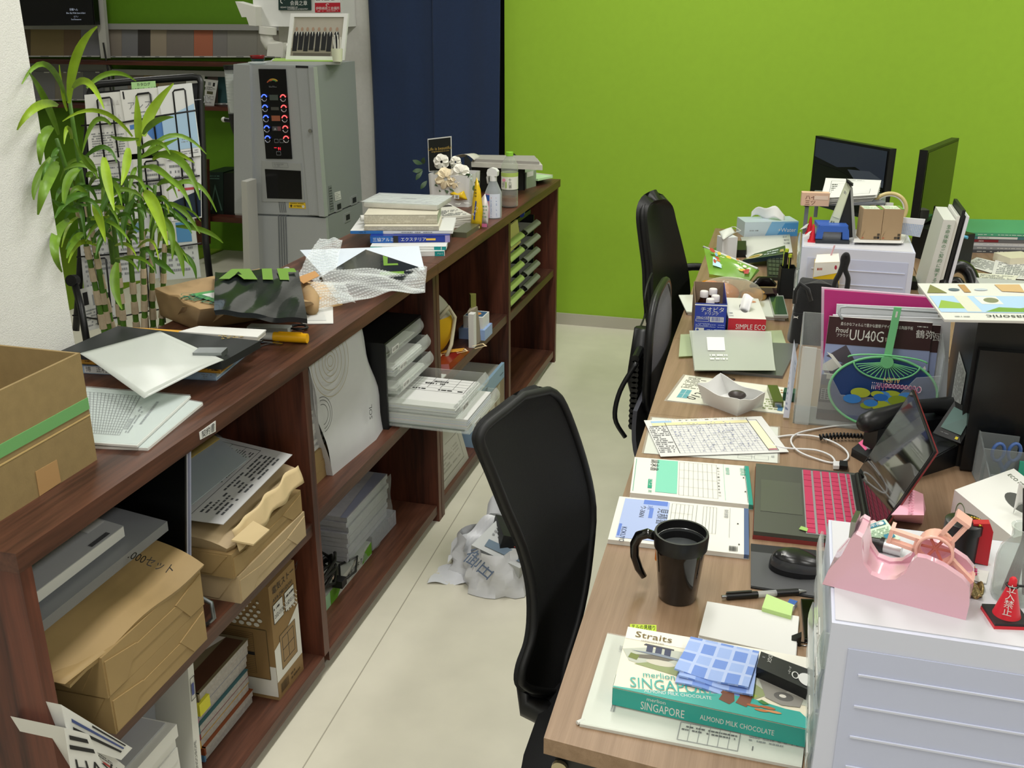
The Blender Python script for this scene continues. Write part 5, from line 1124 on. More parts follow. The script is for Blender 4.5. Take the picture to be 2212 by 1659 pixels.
obj('cable',B().tube([V((-1.115,2.2,.115)),V((-1.10,2.28,.112)),V((-1.13,2.36,.111)),V((-1.16,2.30,.112)),V((-1.12,2.22,.113))],.0035,6),mat('cable_black','#141414'),t,smooth=2)
obj('toy_box',B().box(-1.44,-1.36,2.665,2.79,ZBOT,.30),mat('box_beige','#8a7a5e',.7,nz=.2,ns=30),label='beige patterned carton at the back of the lower bay',cat='carton',bevel=.003)
# ---- third bay
t=T('yellow_bag','yellow and white cloth bag with a cord on the third bay shelf','bag')
cc=V((-1.19,3.13,ZC));prof=[]
def yb(u,v):
 a=2*math.pi*u;r=.095*(math.sin(math.pi*(.12+.80*v))**.7)*(1+.06*math.sin(a*3));return cc+V((r*.9*math.cos(a)+.02*v,r*1.1*math.sin(a),.215*v))
def mi_fn(v):return v
b=B().grid(yb,32,16)
me=obj('bag',b,[mat('cloth_yellow','#dcae12',.7),mat('cloth_offwhite','#b9b5a4',.8)],t,smooth=2)
for p in me.data.polygons:
 c=p.center;p.material_index=1 if(c.z>.15 or abs(math.sin(math.atan2(c.y,c.x)*1.5+.6))>.93)else 0
obj('strap',B().tube([cc+V((.08,-.07,.16)),cc+V((.1,-.03,.19)),cc+V((.105,.02,.14)),cc+V((.1,-.01,.05)),cc+V((.09,-.05,.004))],.007,8),mat('cloth_cream','#c9c2a4',.8),t,smooth=2)
t=T('grey_wallet','grey cloth book cover with a white diary standing beside the yellow bag','diary')
q=onz(1005,748,ZC)
obj('cover',B().prism([V((-1.065,3.27,ZC)),V((-1.05,3.30,ZC)),V((-1.05,3.34,ZC)),V((-1.075,3.345,ZC))],(-.01,-.01,.13)),mat('cloth_taupe','#8c8270',.8),t,.004)
obj('diary',B().box(-1.068,-1.048,3.245,3.275,ZC,ZC+.125),PAPER,t,.003)
obj('pen_top',B().prism([V((-1.075,3.30,ZC+.128)),V((-1.065,3.33,ZC+.128)),V((-1.09,3.33,ZC+.128))],(0,0,.05)),mat('cloth_olive','#7a7a3a',.7),t)
t=T('cigarette_carton','small blue and white packet on the crumpled blue packet','packet')
obj('packet',B().box(-1.12,-1.045,3.345,3.425,ZC+.0405,ZC+.085),PAPER,t,.002)
pr(Q((-1.12,3.345,ZC+.085),(-1.045,3.345,ZC+.085),(-1.045,3.425,ZC+.085),(-1.12,3.425,ZC+.085)),[('r',.05,.1,.95,.9,'#3a5a78'),('e',.5,.5,.25,.25,'#c98a4a')],t)
pr(Q((-1.12,3.345,ZC+.0405),(-1.045,3.345,ZC+.0405),(-1.045,3.345,ZC+.085),(-1.12,3.345,ZC+.085)),[('b',.3,.3,.7,.8,'#2a3f7a'),('x',.2,.08,.8,.2,1,'g')],t)
obj('blue_packet',B().box(-1.135,-1.035,3.335,3.43,ZC,ZC+.04),mat('foil_lightblue','#8fa9d6',.3,bump=.8,bs=30),label='crumpled light blue foil packet on the third bay shelf',cat='packet',bevel=.008,smooth=True)
t=T('candy_packet','flat red and gold candy packet before the yellow bag','candy bag')
q=[V((-1.16,2.95,ZC+.012)),V((-1.055,3.0,ZC+.012)),V((-1.05,3.2,ZC+.012)),V((-1.13,3.15,ZC+.014))]
obj('packet',B().hexa([p-Z*.011 for p in q],[lerp(p,(q[0]+q[2])/2,.15)+Z*.006 for p in q]),mat('foil_red','#7c2018',.3,coat=.4),t,.004)
pr(Q(q[0]+Z*.007,q[1]+Z*.007,q[2]+Z*.007,q[3]+Z*.007),[('t','チョコ',.15,.4,.25,'#e0c8a0','l',35),('p',[(.1,.7),(.9,.75),(.85,.95),(.2,.9)],'#c08a30')],t)
obj('price_card',B().box(-1.09,-1.05,2.88,2.95,ZC,ZC+.004),PAPER,label='small white card at the edge of the third bay shelf',cat='card')
t=T('blue_catalogue_file','light blue catalogue reading LIGHT standing in the lower third bay','catalogue')
y0,y1=3.29,3.66;x1=-1.055;z1=.28
obj('spine_board',B().box(x1-.012,x1,y0,y1,ZBOT,z1),mat('catalog_lightblue','#8ba8c0',.5),t,.001)
obj('pages',B().box(x1-.26,x1-.012,y0+.02,y1,ZBOT+.004,z1-.012),mat('catalog_pages','#a8a69c',.7,nz=.05,ns=90),t,.002)
obj('side_cover',B().box(x1-.26,x1-.012,y0,y0+.01,ZBOT,z1),mat('catalog_lightblue','#8ba8c0'),t)
pr(FXQ(x1,y0,y1,ZBOT,z1),[('r',.07,0,.99,.72,'#8a7a62'),('p',[(.15,.05),(.35,.1),(.35,.55),(.15,.5)],'#b3ab98'),('p',[(.45,.12),(.62,.18),(.62,.66),(.45,.6)],'#c3bdac'),('p',[(.7,.2),(.82,.24),(.82,.7),(.7,.68)],'#aaa48e'),('l',.2,.1,.32,.52,.003,'#4a4232'),('p',[(.07,0),(.16,0),(.14,.4),(.07,.5)],'#6a7a2e'),('t','LIGHT',.08,.78,.13,'#24313c'),('x',.82,.82,.95,.86,1,'#3c4c58')],t)
t=T('plastic_cover','pale grey plastic cover leaning in the lower third bay','panel')
q=[V((-1.06,2.885,ZBOT)),V((-1.06,3.20,ZBOT)),V((-1.11,3.20,.25)),V((-1.11,2.885,.27))]
obj('cover',B().prism(q,(-.02,0,0)),mat('panel_beige','#a3a196',.5),t,.008)
pr(Q(*q,off=.001),[('o',.12,.12,.88,.62,.0015,'#6a675c'),('x',.2,.2,.8,.5,5,'#8d8b80')],t)
# ---- last bay: stacking trays of folders
t=T('stacking_trays','stack of black letter trays with green and grey folders in the last bay','letter trays')
for side,(ya,yb_,c1_,c2_)in enumerate(((3.73,3.97,'#8ea45a','green_folder'),(3.99,4.24,'#75786f','grey_folder'))):
 obj('tray_frame',B().box(-1.40,-1.085,ya-.004,ya+.004,ZD,ZD+.30),BK,t,.001);obj('tray_frame',B().box(-1.40,-1.085,yb_-.004,yb_+.004,ZD,ZD+.30),BK,t,.001)
 for i in range(5):
  z=ZD+.006+i*.06
  o=obj('tray',B().box(-1.40,-1.07,ya,yb_,z,z+.004),BK,t)
  obj(c2_,B().grid(lambda u,v:V((-1.068+.02*math.sin(math.pi*v),ya+.01+(yb_-ya-.03)*u,z+.006+.034*v)),6,6,.002),mat(c2_+'_plastic',c1_,.4),o,smooth=True)
  obj('papers',B().box(-1.38,-1.075,ya+.01,yb_-.01,z+.0045,z+.02),mat('tray_papers','#8f8f88',.7),o)
 if side==0:obj('yellow_pad',B().prism([V((-1.066,ya+.01,ZD+.235)),V((-1.066,yb_-.02,ZD+.24)),V((-1.08,yb_-.02,ZD+.335)),V((-1.08,ya+.01,ZD+.33))],(-.008,0,0)),mat('pad_yellowgreen','#c3bf72',.7),t)
obj('blue_marker',B().cyl((-1.09,4.05,ZD+.335),(-1.12,4.2,ZD+.335),.011,n=14),mat('marker_blue','#1d3a9a',.4),smooth=True,label='blue marker lying on the grey letter trays',cat='marker pen')
obj('tray_lid',B().box(-1.36,-1.10,3.99,4.24,ZD+.305,ZD+.323),BK,label='black flat box on the grey letter trays',cat='box',bevel=.003)
# ================================================================ PLASTIC BAG ON THE FLOOR
t=T('shopping_bag','crumpled white plastic shopping bag with grey characters on the floor','plastic bag')
PB=mat('bag_polythene','#dcdee2',.35,spec=.6,bump=.6,bs=16)
bc=onz(1075,1245,0)
r_=random.Random(11)
def crumple(ax,ay,hz,off,seed,nu=36,nv=14,open_=False):
 ph=[random.Random(seed+k).uniform(0,6)for k in range(8)]
 def f(u,v):
  a=2*math.pi*u;w=math.sin(math.pi*(.5*v if open_ else v))**.6 if not open_ else(1-.25*v)
  k=1+.10*math.sin(3*a+ph[0])+.07*math.sin(7*a+ph[1]+v*5)+.05*math.sin(13*a+ph[2]-v*9)
  z=hz*v*(1+.18*math.sin(2*a+ph[3])+.10*math.sin(5*a+ph[4]))
  return bc+V(off)+V((ax*w*k*math.cos(a),ay*w*k*math.sin(a),max(.002,z)))
 return B().grid(f,nu,nv)
obj('bag_body',crumple(.155,.145,.115,(.0,.03,0),2,open_=True),PB,t,smooth=True)
obj('bag_fold',B().grid(lambda u,v:bc+V((-.16+.22*u,.0+.12*u+.04*v,.02+.12*u+.07*v*math.sin(math.pi*(.2+.7*u))+.012*math.sin(u*17+v*7))),24,8),PB,t,smooth=True)
obj('bag_handle',B().grid(lambda u,v:bc+V((-.10+.12*u,.20+.03*v,.06+.14*v*(.4+u)+.015*math.sin(u*13))),16,8),PB,t,smooth=True)
obj('bag_tail',B().grid(lambda u,v:bc+V((-.19+.22*u,-.10+.10*v+.05*u,.004+.03*v*u+.006*math.sin(u*15+v*6))),18,6),PB,t,smooth=True)
fl=V((0,-1,.8)).normalized()
q=Q(bc+V((-.10,-.075,.075)),bc+V((.02,-.12,.055)),bc+V((.05,-.075,.105)),bc+V((-.07,-.03,.125)),off=.015)
pr(q,[('t','御田',.1,.2,.55,'#55647a','l',-8)],t,'lettering')
obj('carton_corner',B().obox(bc+V((.06,.06,.11)),V((.07,.03,-.02)),V((-.03,.06,.0)),V((.005,.01,.025))),mat('inner_black','#121314',.5),label='black box corner inside the shopping bag',cat='box',bevel=.003)
o=obj('printed_carton',B().obox(bc+V((.03,-.0,.10)),V((.08,-.02,-.015)),V((.02,.06,.012)),V((.003,-.006,.02))),mat('inner_print','#b9bcbc',.5),label='printed carton with a red strip inside the shopping bag',cat='carton',bevel=.002)
c0=bc+V((.033,-.006,.12));pr(Q(c0+V((-.08,-.04,-.0)),c0+V((.08,-.08,-.027)),c0+V((.10,.04,.0)),c0+V((-.06,.08,.03)),off=.002),[('r',.1,.1,.95,.35,'#5c7082'),('r',.55,.45,.95,.6,'#b03030'),('x',.1,.5,.5,.85,3,'g')],o)
# ================================================================ DESKS
ZDK=.70
DW=wood('desk_oak','#82684f','#977c62','y',60,.45,.03,.03)
DE=wood('desk_edge','#5f4736','#7a6048','x',20,.5)
BLK=mat('steel_black','#121314',.45)
e0,e1,e2,e3=onz(1174.6,1594,ZDK),onz(1403,893,ZDK),onz(1455,730,ZDK),onz(1545,493,ZDK)
ne=onz(1340,1637.6,ZDK);nd=(ne-e0).normalized()
def desk(label,a,b,wid,x1,near=None):
 t=T('office_desk',label,'desk')
 c,d=V((x1,b.y,ZDK)),V((x1,a.y if near is None else(a+near*(x1-a.x)/near.x).y,ZDK))
 pts=[a,d,c,V((b.x,b.y,ZDK))]
 ins=[pts[0]+V((.006,.006,0)),pts[1]+V((-.006,.006,0)),pts[2]+V((-.006,-.001,0)),pts[3]+V((.006,-.001,0))]
 obj('desk_top',B().prism(pts,(0,0,-.026)),[DW],t,.003)
 for p in(0,1,2,3):
  q=pts[p];cx=.05 if p in(0,3)else-.05;cy=.06 if p in(0,1)else-.06
  obj('desk_leg',B().box(q.x+cx-.02,q.x+cx+.02,q.y+cy-.02,q.y+cy+.02,0,ZDK-.026),BLK,t,.003)
 obj('apron',B().prism([lerp(pts[0],pts[1],.02)+V((0,.01,-.027)),lerp(pts[0],pts[1],.98)+V((0,.01,-.027)),lerp(pts[0],pts[1],.98)+V((0,.04,-.027)),lerp(pts[0],pts[1],.02)+V((0,.04,-.027))],(0,0,-.035)),BLK,t,.002)
 obj('modesty_panel',B().box(x1-.06,x1-.045,a.y+.06,b.y-.06,.25,ZDK-.03),BLK,t)
 return t
XM=.46
D1=desk('wood topped desk holding the laptop and the chocolate box',e0,e1-V((0,.001,0)),.7,XM,nd)
c=onz(1195,1628,ZDK-.05);c=V((e0.x+.022,e0.y+.005,ZDK-.047));obj('bolt',B().cyl(c,c+V((0,-.006,0)),.011,n=18),mat('bolt_brass','#b0a58a',.3,.9),D1,smooth=True)
D2=desk('wood topped desk holding the white paper tray',e1,e2,.7,XM)
D3=desk('wood topped desk standing next to the green wall',e2+V((0,.001,0)),e3,.7,XM)
D4=desk('desk facing the near one, under the tissue carton',V((XM+.003,1.0,ZDK)),V((XM+.003,2.25,ZDK)),.7,XM+.7)
D5=desk('desk facing the middle one, under the black computer',V((XM+.003,2.252,ZDK)),V((XM+.003,3.36,ZDK)),.7,XM+.7)
D6=desk('desk facing the far one, under the pile of magazines',V((XM+.003,3.362,ZDK)),V((XM+.003,4.5,ZDK)),.7,XM+.7)
D=lambda px,py,dz=0.:onz(px,py,ZDK+dz)
# ---------------------------------------------------------------- documents under the chocolate box
t=T('document_file','clear file of documents under the chocolate box','clear file')
q=[D(1252,1562,.006),D(1732,1656,.006),D(1758,1450,.006),D(1312,1367,.006)]
sheetq('papers',[p-Z*.0058 for p in q],.0045,mat('paper_tinted','#d4d6cf',.7),t)
pr(Q(*[p-Z*.0008 for p in q],off=.0003),[('t','1407',.1,.8,.03,'g','l',90),('x',.12,.12,.16,.32,1,'g'),('o',.45,.03,.72,.2,.0012,'k'),('g',.45,.03,.72,.2,6,1,.0009,'g'),('x',.46,.12,.71,.18,2,'k'),('r',.78,.06,.785,.1,'k'),('x',.76,.14,.98,.2,2,'g')],t)
sheetq('file_cover',q,.001,clear('film_pale','#fbfcfa',f=.05,rough=.15),t)
q2=[D(1270,1566,.001),D(1752,1659,.001),D(1770,1600,.001),D(1300,1500,.001)]
obj('corner_loop',B().cyl(q[0]+V((-.004,.003,-.003)),q[0]+V((.004,.012,-.003)),.003,n=8),PAPER,t)
# ---------------------------------------------------------------- chocolate box
zc0,zc1=ZDK+.0075,ZDK+.0355
tq=[onz(1324,1485.5,zc1),onz(1751,1578,zc1),onz(1746,1421,zc1),onz(1356.5,1354,zc1)]
t=T('chocolate_box','teal and cream chocolate box lettered SINGAPORE','chocolate box')
TEAL=mat('teal_print','#2fa196',.35);CRM=mat('box_cream','#e3dcc4',.35)
obj('box',B().hexa([V((p.x,p.y,zc0))for p in tq],tq),CRM,t,.001)
q=Q(*tq,off=.0003)
w='w'
pr(q,[('r',0,.8,1,1,'#e9e6da'),('p',[(.0,.62),(.12,.70),(.3,.74),(.62,.72),(1,.8),(1,.3),(.6,.32),(.4,.36),(.05,.45)],'#b8bcae'),('p',[(.08,.42),(.3,.36),(.55,.3),(.72,.24),(.8,.36),(.7,.5),(.4,.46),(.2,.52)],'#8f9a6a'),('p',[(.5,.3),(.68,.22),(.74,.3),(.62,.4)],'#9bb03e'),('p',[(.06,.56),(.1,.52),(.26,.55),(.3,.6),(.2,.62)],'#6a665a'),('e',.22,.5,.08,.045,'#c9c5b4'),('p',[(.04,.5),(.09,.48),(.1,.56),(.05,.58)],'#6f7a3a'),
 ('r',.13,.64,.165,.74,'#3a3f58'),('r',.18,.635,.215,.735,'#3a3f58'),('r',.23,.63,.265,.73,'#3a3f58'),('p',[(.11,.74),(.28,.73),(.28,.75),(.12,.765)],'#4a4a52'),('p',[(.05,.62),(.32,.58),(.36,.6),(.2,.64)],'#7d8794'),
 ('p',[(.78,.3),(.86,.24),(.95,.26),(.98,.45),(.92,.62),(.82,.68),(.74,.56)],'#8b8880'),('e',.87,.36,.05,.06,'#5e5c58'),('e',.865,.365,.018,.022,'#d8d4c8'),('p',[(.88,.42),(.97,.4),(.94,.58)],'#a3a098'),('p',[(.76,.6),(.84,.7),(.8,.56)],'#6b6964'),
 ('p',[(0,0),(1,0),(1,.10),(.95,.2),(.88,.2),(.7,.25),(.55,.22),(.3,.11),(.1,.035),(0,.02)],TEAL),
 ('T','Straits',.05,.845,.26,.1,'#6f5a20'),('T','CHOCOLATIER',.09,.79,.22,.022,'#8a8570'),('T','merlion',.14,.24,.31,.08,'#2fa196',9),('T','SINGAPORE',.085,.055,.53,.15,TEAL,9.5),('T','ALMOND MILK CHOCOLATE',.165,.02,.51,.045,'w',9),
 ('p',[(.545,.14),(.6,.1),(.625,.16),(.62,.26),(.6,.33),(.55,.33),(.535,.28),(.56,.22)],'#6b3f28'),('p',[(.63,.14),(.685,.11),(.705,.18),(.715,.28),(.69,.35),(.64,.34),(.65,.24)],'#74452c'),('e',.575,.28,.02,.03,'#8f5f3c'),('e',.665,.29,.02,.03,'#8f5f3c'),
 ('e',.72,.15,.035,.018,'#a5572a'),('e',.76,.11,.035,.018,'#b96f3c'),('e',.79,.16,.04,.018,'#a85f30'),('e',.82,.12,.04,.016,'#c98a58'),('p',[(.74,.22),(.77,.19),(.8,.21),(.76,.25)],'#3f7a34')],t)
fq=Q(V((tq[0].x,tq[0].y,zc0)),V((tq[1].x,tq[1].y,zc0)),tq[1],tq[0],off=.0004)
pr(fq,[('r',0,0,1,1,TEAL),('T','merlion',.18,.68,.28,.22,'w'),('T','SINGAPORE',.15,.12,.38,.48,'w'),('T','ALMOND MILK CHOCOLATE',.46,.28,.83,.3,'w')],t,'side_print')
lq=Q(V((tq[3].x,tq[3].y,zc0)),V((tq[0].x,tq[0].y,zc0)),tq[0],tq[3],off=.0004);pr(lq,[('r',.78,0,1,1,TEAL)],t,'side_print')
# sticky note behind the box
pz=D(1363,1350,.02);q=[onz(1361,1362,zc1-.002),onz(1418,1372,zc1-.002),onz(1418,1350,zc1-.002),onz(1361,1348,zc1-.002)]
o=obj('sticky_note',B().prism(q,(0,0,-.001)),mat('note_lime','#b9d23a',.6),label='lime sticky note with handwriting poking out behind the chocolate box',cat='sticky note');pr(Q(*q),[('T','テルの見積り',.05,.45,.95,.4,'k')],o)
# ---------------------------------------------------------------- handkerchief
hk=[onz(1462,1447,zc1+.012),onz(1622,1488,zc1+.010),onz(1640,1408,zc1+.012),onz(1492,1376,zc1+.012)]
t=T('blue_handkerchief','folded blue chequered handkerchief on the chocolate box','handkerchief')
HK=[mat('cloth_blue_light','#9fb6e6',.85,bump=.2,bs=900),mat('cloth_blue_mid','#7896d8',.85,bump=.2,bs=900),mat('cloth_blue_pale','#b6c6ea',.85)]
for L in range(3):
 def hf(u,v,L=L):
  p=hk[0]*(1-u)*(1-v)+hk[1]*u*(1-v)+hk[2]*u*v+hk[3]*(1-u)*v
  return p+Z*(.0022*math.sin(u*6+L)*(1-v)**2-.0042*(2-L)+.001*math.sin(v*8))+V((.004*math.sin(L*2.1),-.008*(2-L)*(1-v),0))*(1-v)
 me=obj('fold_layer',B().grid(hf,22,16,.003),HK,t,smooth=True)
 for i,p in enumerate(me.data.polygons):
  k=i%(22*16);a,b_=k%22,k//22;p.material_index=(2 if(a%5==4 or b_%5==4)else((a//5+b_//5)%2))if L==2 else(1 if(a//5)%2 else 0)
# ---------------------------------------------------------------- black case
t=T('black_case','long black carton with white ring marks on the chocolate box','carton')
zk=zc1+.018
q=[onz(1634,1440,zk),onz(1766,1499,zk),onz(1772,1455,zk),onz(1644,1407,zk)]
obj('carton',B().prism(q,(0,0,-.0178)),mat('carton_matte_black','#17181a',.4),t,.002)
pr(Q(*q),[('t','EDGX',.14,.78,.14,'#c9c9c4','c',-90),('x',.05,.6,.1,.8,1,'g'),('c',.62,.42,.05,.16,.0016,'w'),('e',.8,.42,.13,.3,'w'),('e',.9,.35,.05,.12,'k'),('t','メーカー',.5,.55,.08,'w','c',-90)],t)
# ---------------------------------------------------------------- memo pad with clip
t=T('memo_pad','pad of blank white sheets held by a small binder clip','memo pad')
mp=[D(1509,1371,.009),D(1719,1417,.009),D(1726,1331,.009),D(1529,1298,.009)]
for i in range(4):sheetq('sheet_layer',[p-Z*(.009-i*.0022)+V((rnd.uniform(-.001,.001),rnd.uniform(-.001,.001),0))for p in mp],.002,PAPER,t)
c=D(1722,1376,.012)
t=T('binder_clip','small black binder clip on the blank memo pad','binder clip')
obj('clip_body',B().prism([c+V((-.012,-.007,-.006)),c+V((.006,-.007,-.013)),c+V((.006,-.007,.006))],(0,.014,0)),mat('clip_black','#101010',.35),t,.001)
for s_ in(-1,1):obj('clip_wire',B().tube([c+V((.004,s_*.005,-.012)),c+V((.016,s_*.004,-.01)),c+V((.022,0,-.009)),c+V((.016,-s_*.002,-.008))],.0009,6),mat('steel','#9fa2a4'),t,smooth=2)
# ---------------------------------------------------------------- small things before the drawers
t=T('smartphone','black smartphone lying beside the white drawer unit','phone')
q=[D(1738,1381,.008),D(1766,1379,.008),D(1766,1294,.008),D(1730,1293,.008)];obj('body',B().prism(q,(0,0,-.008)),mat('phone_black','#0c0c0e',.25),t,.003)
obj('screen_glass',B().prism([lerp(p,(q[0]+q[2])/2,.08)+Z*.0003 for p in q],(0,0,.0004)),mat('phone_glass','#050506',.06),t)
t=T('sticky_flags','light green sticky flag block beside the pen','sticky notes')
q=[D(1646,1312,.016),D(1709,1330,.016),D(1714,1306,.016),D(1656,1283,.016)];obj('block',B().prism(q,(0,0,-.016)),mat('flag_green','#b9d78a',.7),t,.001)
t=T('eraser','white eraser in a blue sleeve behind the green sticky flags','eraser')
q=[D(1697,1308,.01),D(1712,1312,.01),D(1723,1299,.01),D(1706,1294,.01)];obj('rubber',B().prism(q,(0,0,-.01)),mat('rubber_white','#e2e2de',.6),t,.002);obj('sleeve',B().prism([lerp(q[0],q[3],.4)+Z*.0006,lerp(q[1],q[2],.4)+Z*.0006,q[2]+Z*.0006,q[3]+Z*.0006],(0,0,-.0106)),mat('sleeve_blue','#2f5aa0',.5),t)
t=T('ballpoint_pen','black and clear ballpoint pen lying below the mouse pad','pen')
a,b_=D(1559,1289,.006),D(1742,1277,.006);dv=b_-a
obj('rear_grip',B().cyl(a+dv*.06,a+dv*.42,.0062,.0058,14),mat('pen_black','#131314',.35),t,smooth=True);obj('button',B().cyl(a,a+dv*.06,.003,n=10),mat('steel','#9fa2a4'),t,smooth=True)
obj('clip',B().obox(a+dv*.2+Z*.007,dv*.15,V((0,.0022,0)),Z*.001),mat('pen_black','#131314'),t)
obj('clear_barrel',B().cyl(a+dv*.42,a+dv*.64,.0055,n=14),clear('barrel_clear','#dfe2e2',f=.35),t,smooth=True);obj('front_grip',B().cyl(a+dv*.64,a+dv*.9,.006,.0056,14),mat('pen_black','#131314'),t,smooth=True);obj('tip',B().cyl(a+dv*.9,b_,.0052,.0012,12),mat('steel','#9fa2a4'),t,smooth=True)
# mouse pad and mouse
t=T('mouse_pad','dark grey mouse pad under the black mouse','mouse pad')
q=[D(1622,1268,.003),D(1800,1297,.003),D(1800,1192,.003),D(1622,1174,.003)];obj('pad',B().prism(q,(0,0,-.003)),mat('pad_black','#1c1d1f',.6),t,.001)
obj('pad_surface',B().prism([lerp(q[0],q[3],.02)+Z*.0004,lerp(q[1],q[2],.02)+Z*.0004,lerp(q[2],q[1],.2)+Z*.0004,lerp(q[3],q[0],.2)+Z*.0004],(0,0,.0004)),mat('pad_grey','#4d4e50',.6),t)
t=T('computer_mouse','black wireless mouse on the grey pad','mouse')
mc=D(1722,1232,.004);ax=V((.97,-.05,0))
def mouse(u,v):
 a=2*math.pi*u;r=math.sin(math.pi*.5*(1-v))**.55;L,Wd,H_=.05,.03,.036
 x=L*r*math.cos(a);y=Wd*r*math.sin(a)*(1-.12*math.cos(a));z=H_*(1-(1-v)**2.2)**.9*(1-.35*max(0,math.cos(a))*r*.8)
 return mc+ax*x+V((-ax.y,ax.x,0))*y+Z*z
obj('mouse_shell',B().grid(mouse,36,12),mat('mouse_black','#1a1a1c',.25),t,smooth=2)
obj('mouse_side',B().grid(lambda u,v:mouse(.55+.4*u,.12+.3*v)+V((0,-.0006,.0003)),20,4),mat('mouse_grey','#3c3d40',.2),t,smooth=2)
obj('base_plate',B().cyl(mc-Z*.0005,mc+Z*.003,.03,n=20),mat('mouse_black','#1a1a1c'),t)
q=Q(mouse(.62,.55),mouse(.62,.55)+V((.01,0,.004)),mouse(.62,.55)+V((.01,.008,.008)),mouse(.62,.55)+V((0,.008,.004)),off=.003);pr(q,[('t','logi',0,.2,.5,'w')],t,'lettering')
# ---------------------------------------------------------------- mug
c=D(1463,1289);hm=zat(c,1168)-ZDK;t=T('black_mug','tall black mug with a wide handle and water inside','mug')
MB=mat('mug_black','#0b0b0c',.12,coat=.4);r0,r1=.0315,.043;hm=.122
obj('mug_body',B().lathe([(r0-.002,0),(r0,.003),(lerp((r0,0,0),(r1,0,0),.8).x,hm*.78)],c,40,True,False),MB,t,smooth=True)
obj('mug_collar',B().lathe([(.0405,hm*.78),(.0432,hm*.785),(.0445,hm*.97),(.0435,hm),(.040,hm),(.0395,hm*.9),(.037,hm*.74),(.036,hm*.5)],c,40,False,False),mat('mug_collar_black','#131314',.35),t,smooth=True)
obj('rim_ring',B().tube([c+V((.0392*math.cos(a),.0392*math.sin(a),hm*.88))for a in[2*math.pi*i/40 for i in range(40)]],.0009,6,True),mat('steel','#9fa2a4'),t,smooth=2)
obj('inner_wall',B().lathe([(.039,hm*.88),(.036,hm*.6)],c,40,False,False),mat('mug_steel','#6d6f70',.3,.8),t,smooth=2)
obj('water',B().cyl(c+Z*(hm*.74),c+Z*(hm*.745),.0375,n=36),mat('water_dark','#4f5354',.03,spec=.8),t)
hd=V((-1,.12,0)).normalized()
obj('handle',B().tube([c+hd*r+Z*z for r,z in((.042,hm*.86),(.056,hm*.88),(.070,hm*.82),(.077,hm*.68),(.076,hm*.5),(.068,hm*.32),(.058,hm*.2))],[.0075,.0085,.0085,.008,.0075,.007,.0055],12),MB,t,smooth=2)
obj('orange_tab',B().cyl(c+V((-.036,.012,.058)),c+V((-.036,.012,.08)),.006,n=10),mat('tab_orange','#e07a20',.5),label='orange sticker peeking from behind the black mug',cat='sticker',smooth=True)
# ---------------------------------------------------------------- slip pads
def pad(nm,px,h,lab,items,edge,backc):
 q=[D(*p,h)for p in px];t=T(nm,lab,'slip pad')
 obj('pages',B().prism(q,(0,0,-h+.001)),mat('pad_pages','#dcd9d0',.8),t);obj('cover',B().prism([p+Z*.0002 for p in q],(0,0,.0008)),mat('pad_cover','#e4e3da',.6),t)
 obj('backing',B().prism([lerp(p,(q[0]+q[2])/2,-.004)-Z*(h-.0002)for p in q],(0,0,.001)),mat('pad_back',backc,.6),t)
 e=[lerp(q[0],q[1],.965)+Z*.0012,q[1]+Z*.0012,q[2]+Z*.0012,lerp(q[3],q[2],.965)+Z*.0012]
 obj('binding_strip',B().prism(e,(0,0,-h-.0012)),mat('pad_bind_'+edge[1:],edge,.5),t)
 qq=Q(*[p+Z*.001 for p in q]);pr(qq,items,t);return t
pad('estimate_pad',((1313,1166),(1618,1200),(1617,1100),(1338,1073)),.008,'blue and cream estimate slip pad behind the mug',[
 ('r',.05,.06,.40,.96,'#a9b9e2'),('r',.2,.86,.385,.97,'#5f7fd0'),('t','見積書',.325,.80,.09,'k','l',-90),('t','3枚',.24,.84,.05,'#3f5fa0','l',-90),('r',.255,.55,.285,.78,'#5f7fd0'),('t','ウ-306N',.185,.82,.055,'k','l',-90),('t','KOKUYO',.08,.30,.055,'#24305a','l',-90),('r',.055,.1,.075,.36,'#5f7fd0'),('e',.22,.2,.03,.05,'w'),('e',.22,.1,.03,.045,'w'),
 ('g',.42,.08,.58,.94,5,4,.0006,'g'),('l',.61,.06,.61,.96,.0007,'g'),('g',.66,.35,.76,.94,4,1,.0006,'g'),('l',.86,.3,.86,.96,.0006,'g'),('t','御見積書',.82,.92,.035,'g','l',-90),('e',.92,.62,.006,.012,'k'),('e',.93,.18,.006,.012,'k'),('b',.86,.03,.92,.13,'k')],'#4a5f86','#c9c9c4')
pad('invoice_pad',((1361,1065),(1627,1092),(1617,1008),(1371,988)),.010,'white and mint invoice slip pad beside the laptop',[
 ('r',.205,.08,.385,.97,'#7fd0b4'),('t','請求書',.155,.97,.08,'k','l',-90),('r',.14,.16,.175,.4,'#1d9a78'),('t','ヒサゴ',.15,.4,.04,'w','l',-90),('t','2枚',.15,.12,.035,'#1d9a78','l',-90),('l',.02,.05,.02,.95,.0012,'#5aa890'),
 ('g',.40,.06,.72,.95,8,4,.0006,'g'),('x',.725,.1,.745,.9,10,'k',.5),('l',.78,.04,.78,.98,.0007,'#7fc0ac'),('t','御請求書',.8,.9,.035,'#3aa58a','l',-90),('t','請求書',.925,.92,.05,'#3aa58a','l',-90),('l',.96,.03,.96,.97,.0008,'k'),('e',.945,.66,.006,.014,'k'),('e',.948,.3,.006,.014,'k')],'#1d8f7e','#cfcfc8')
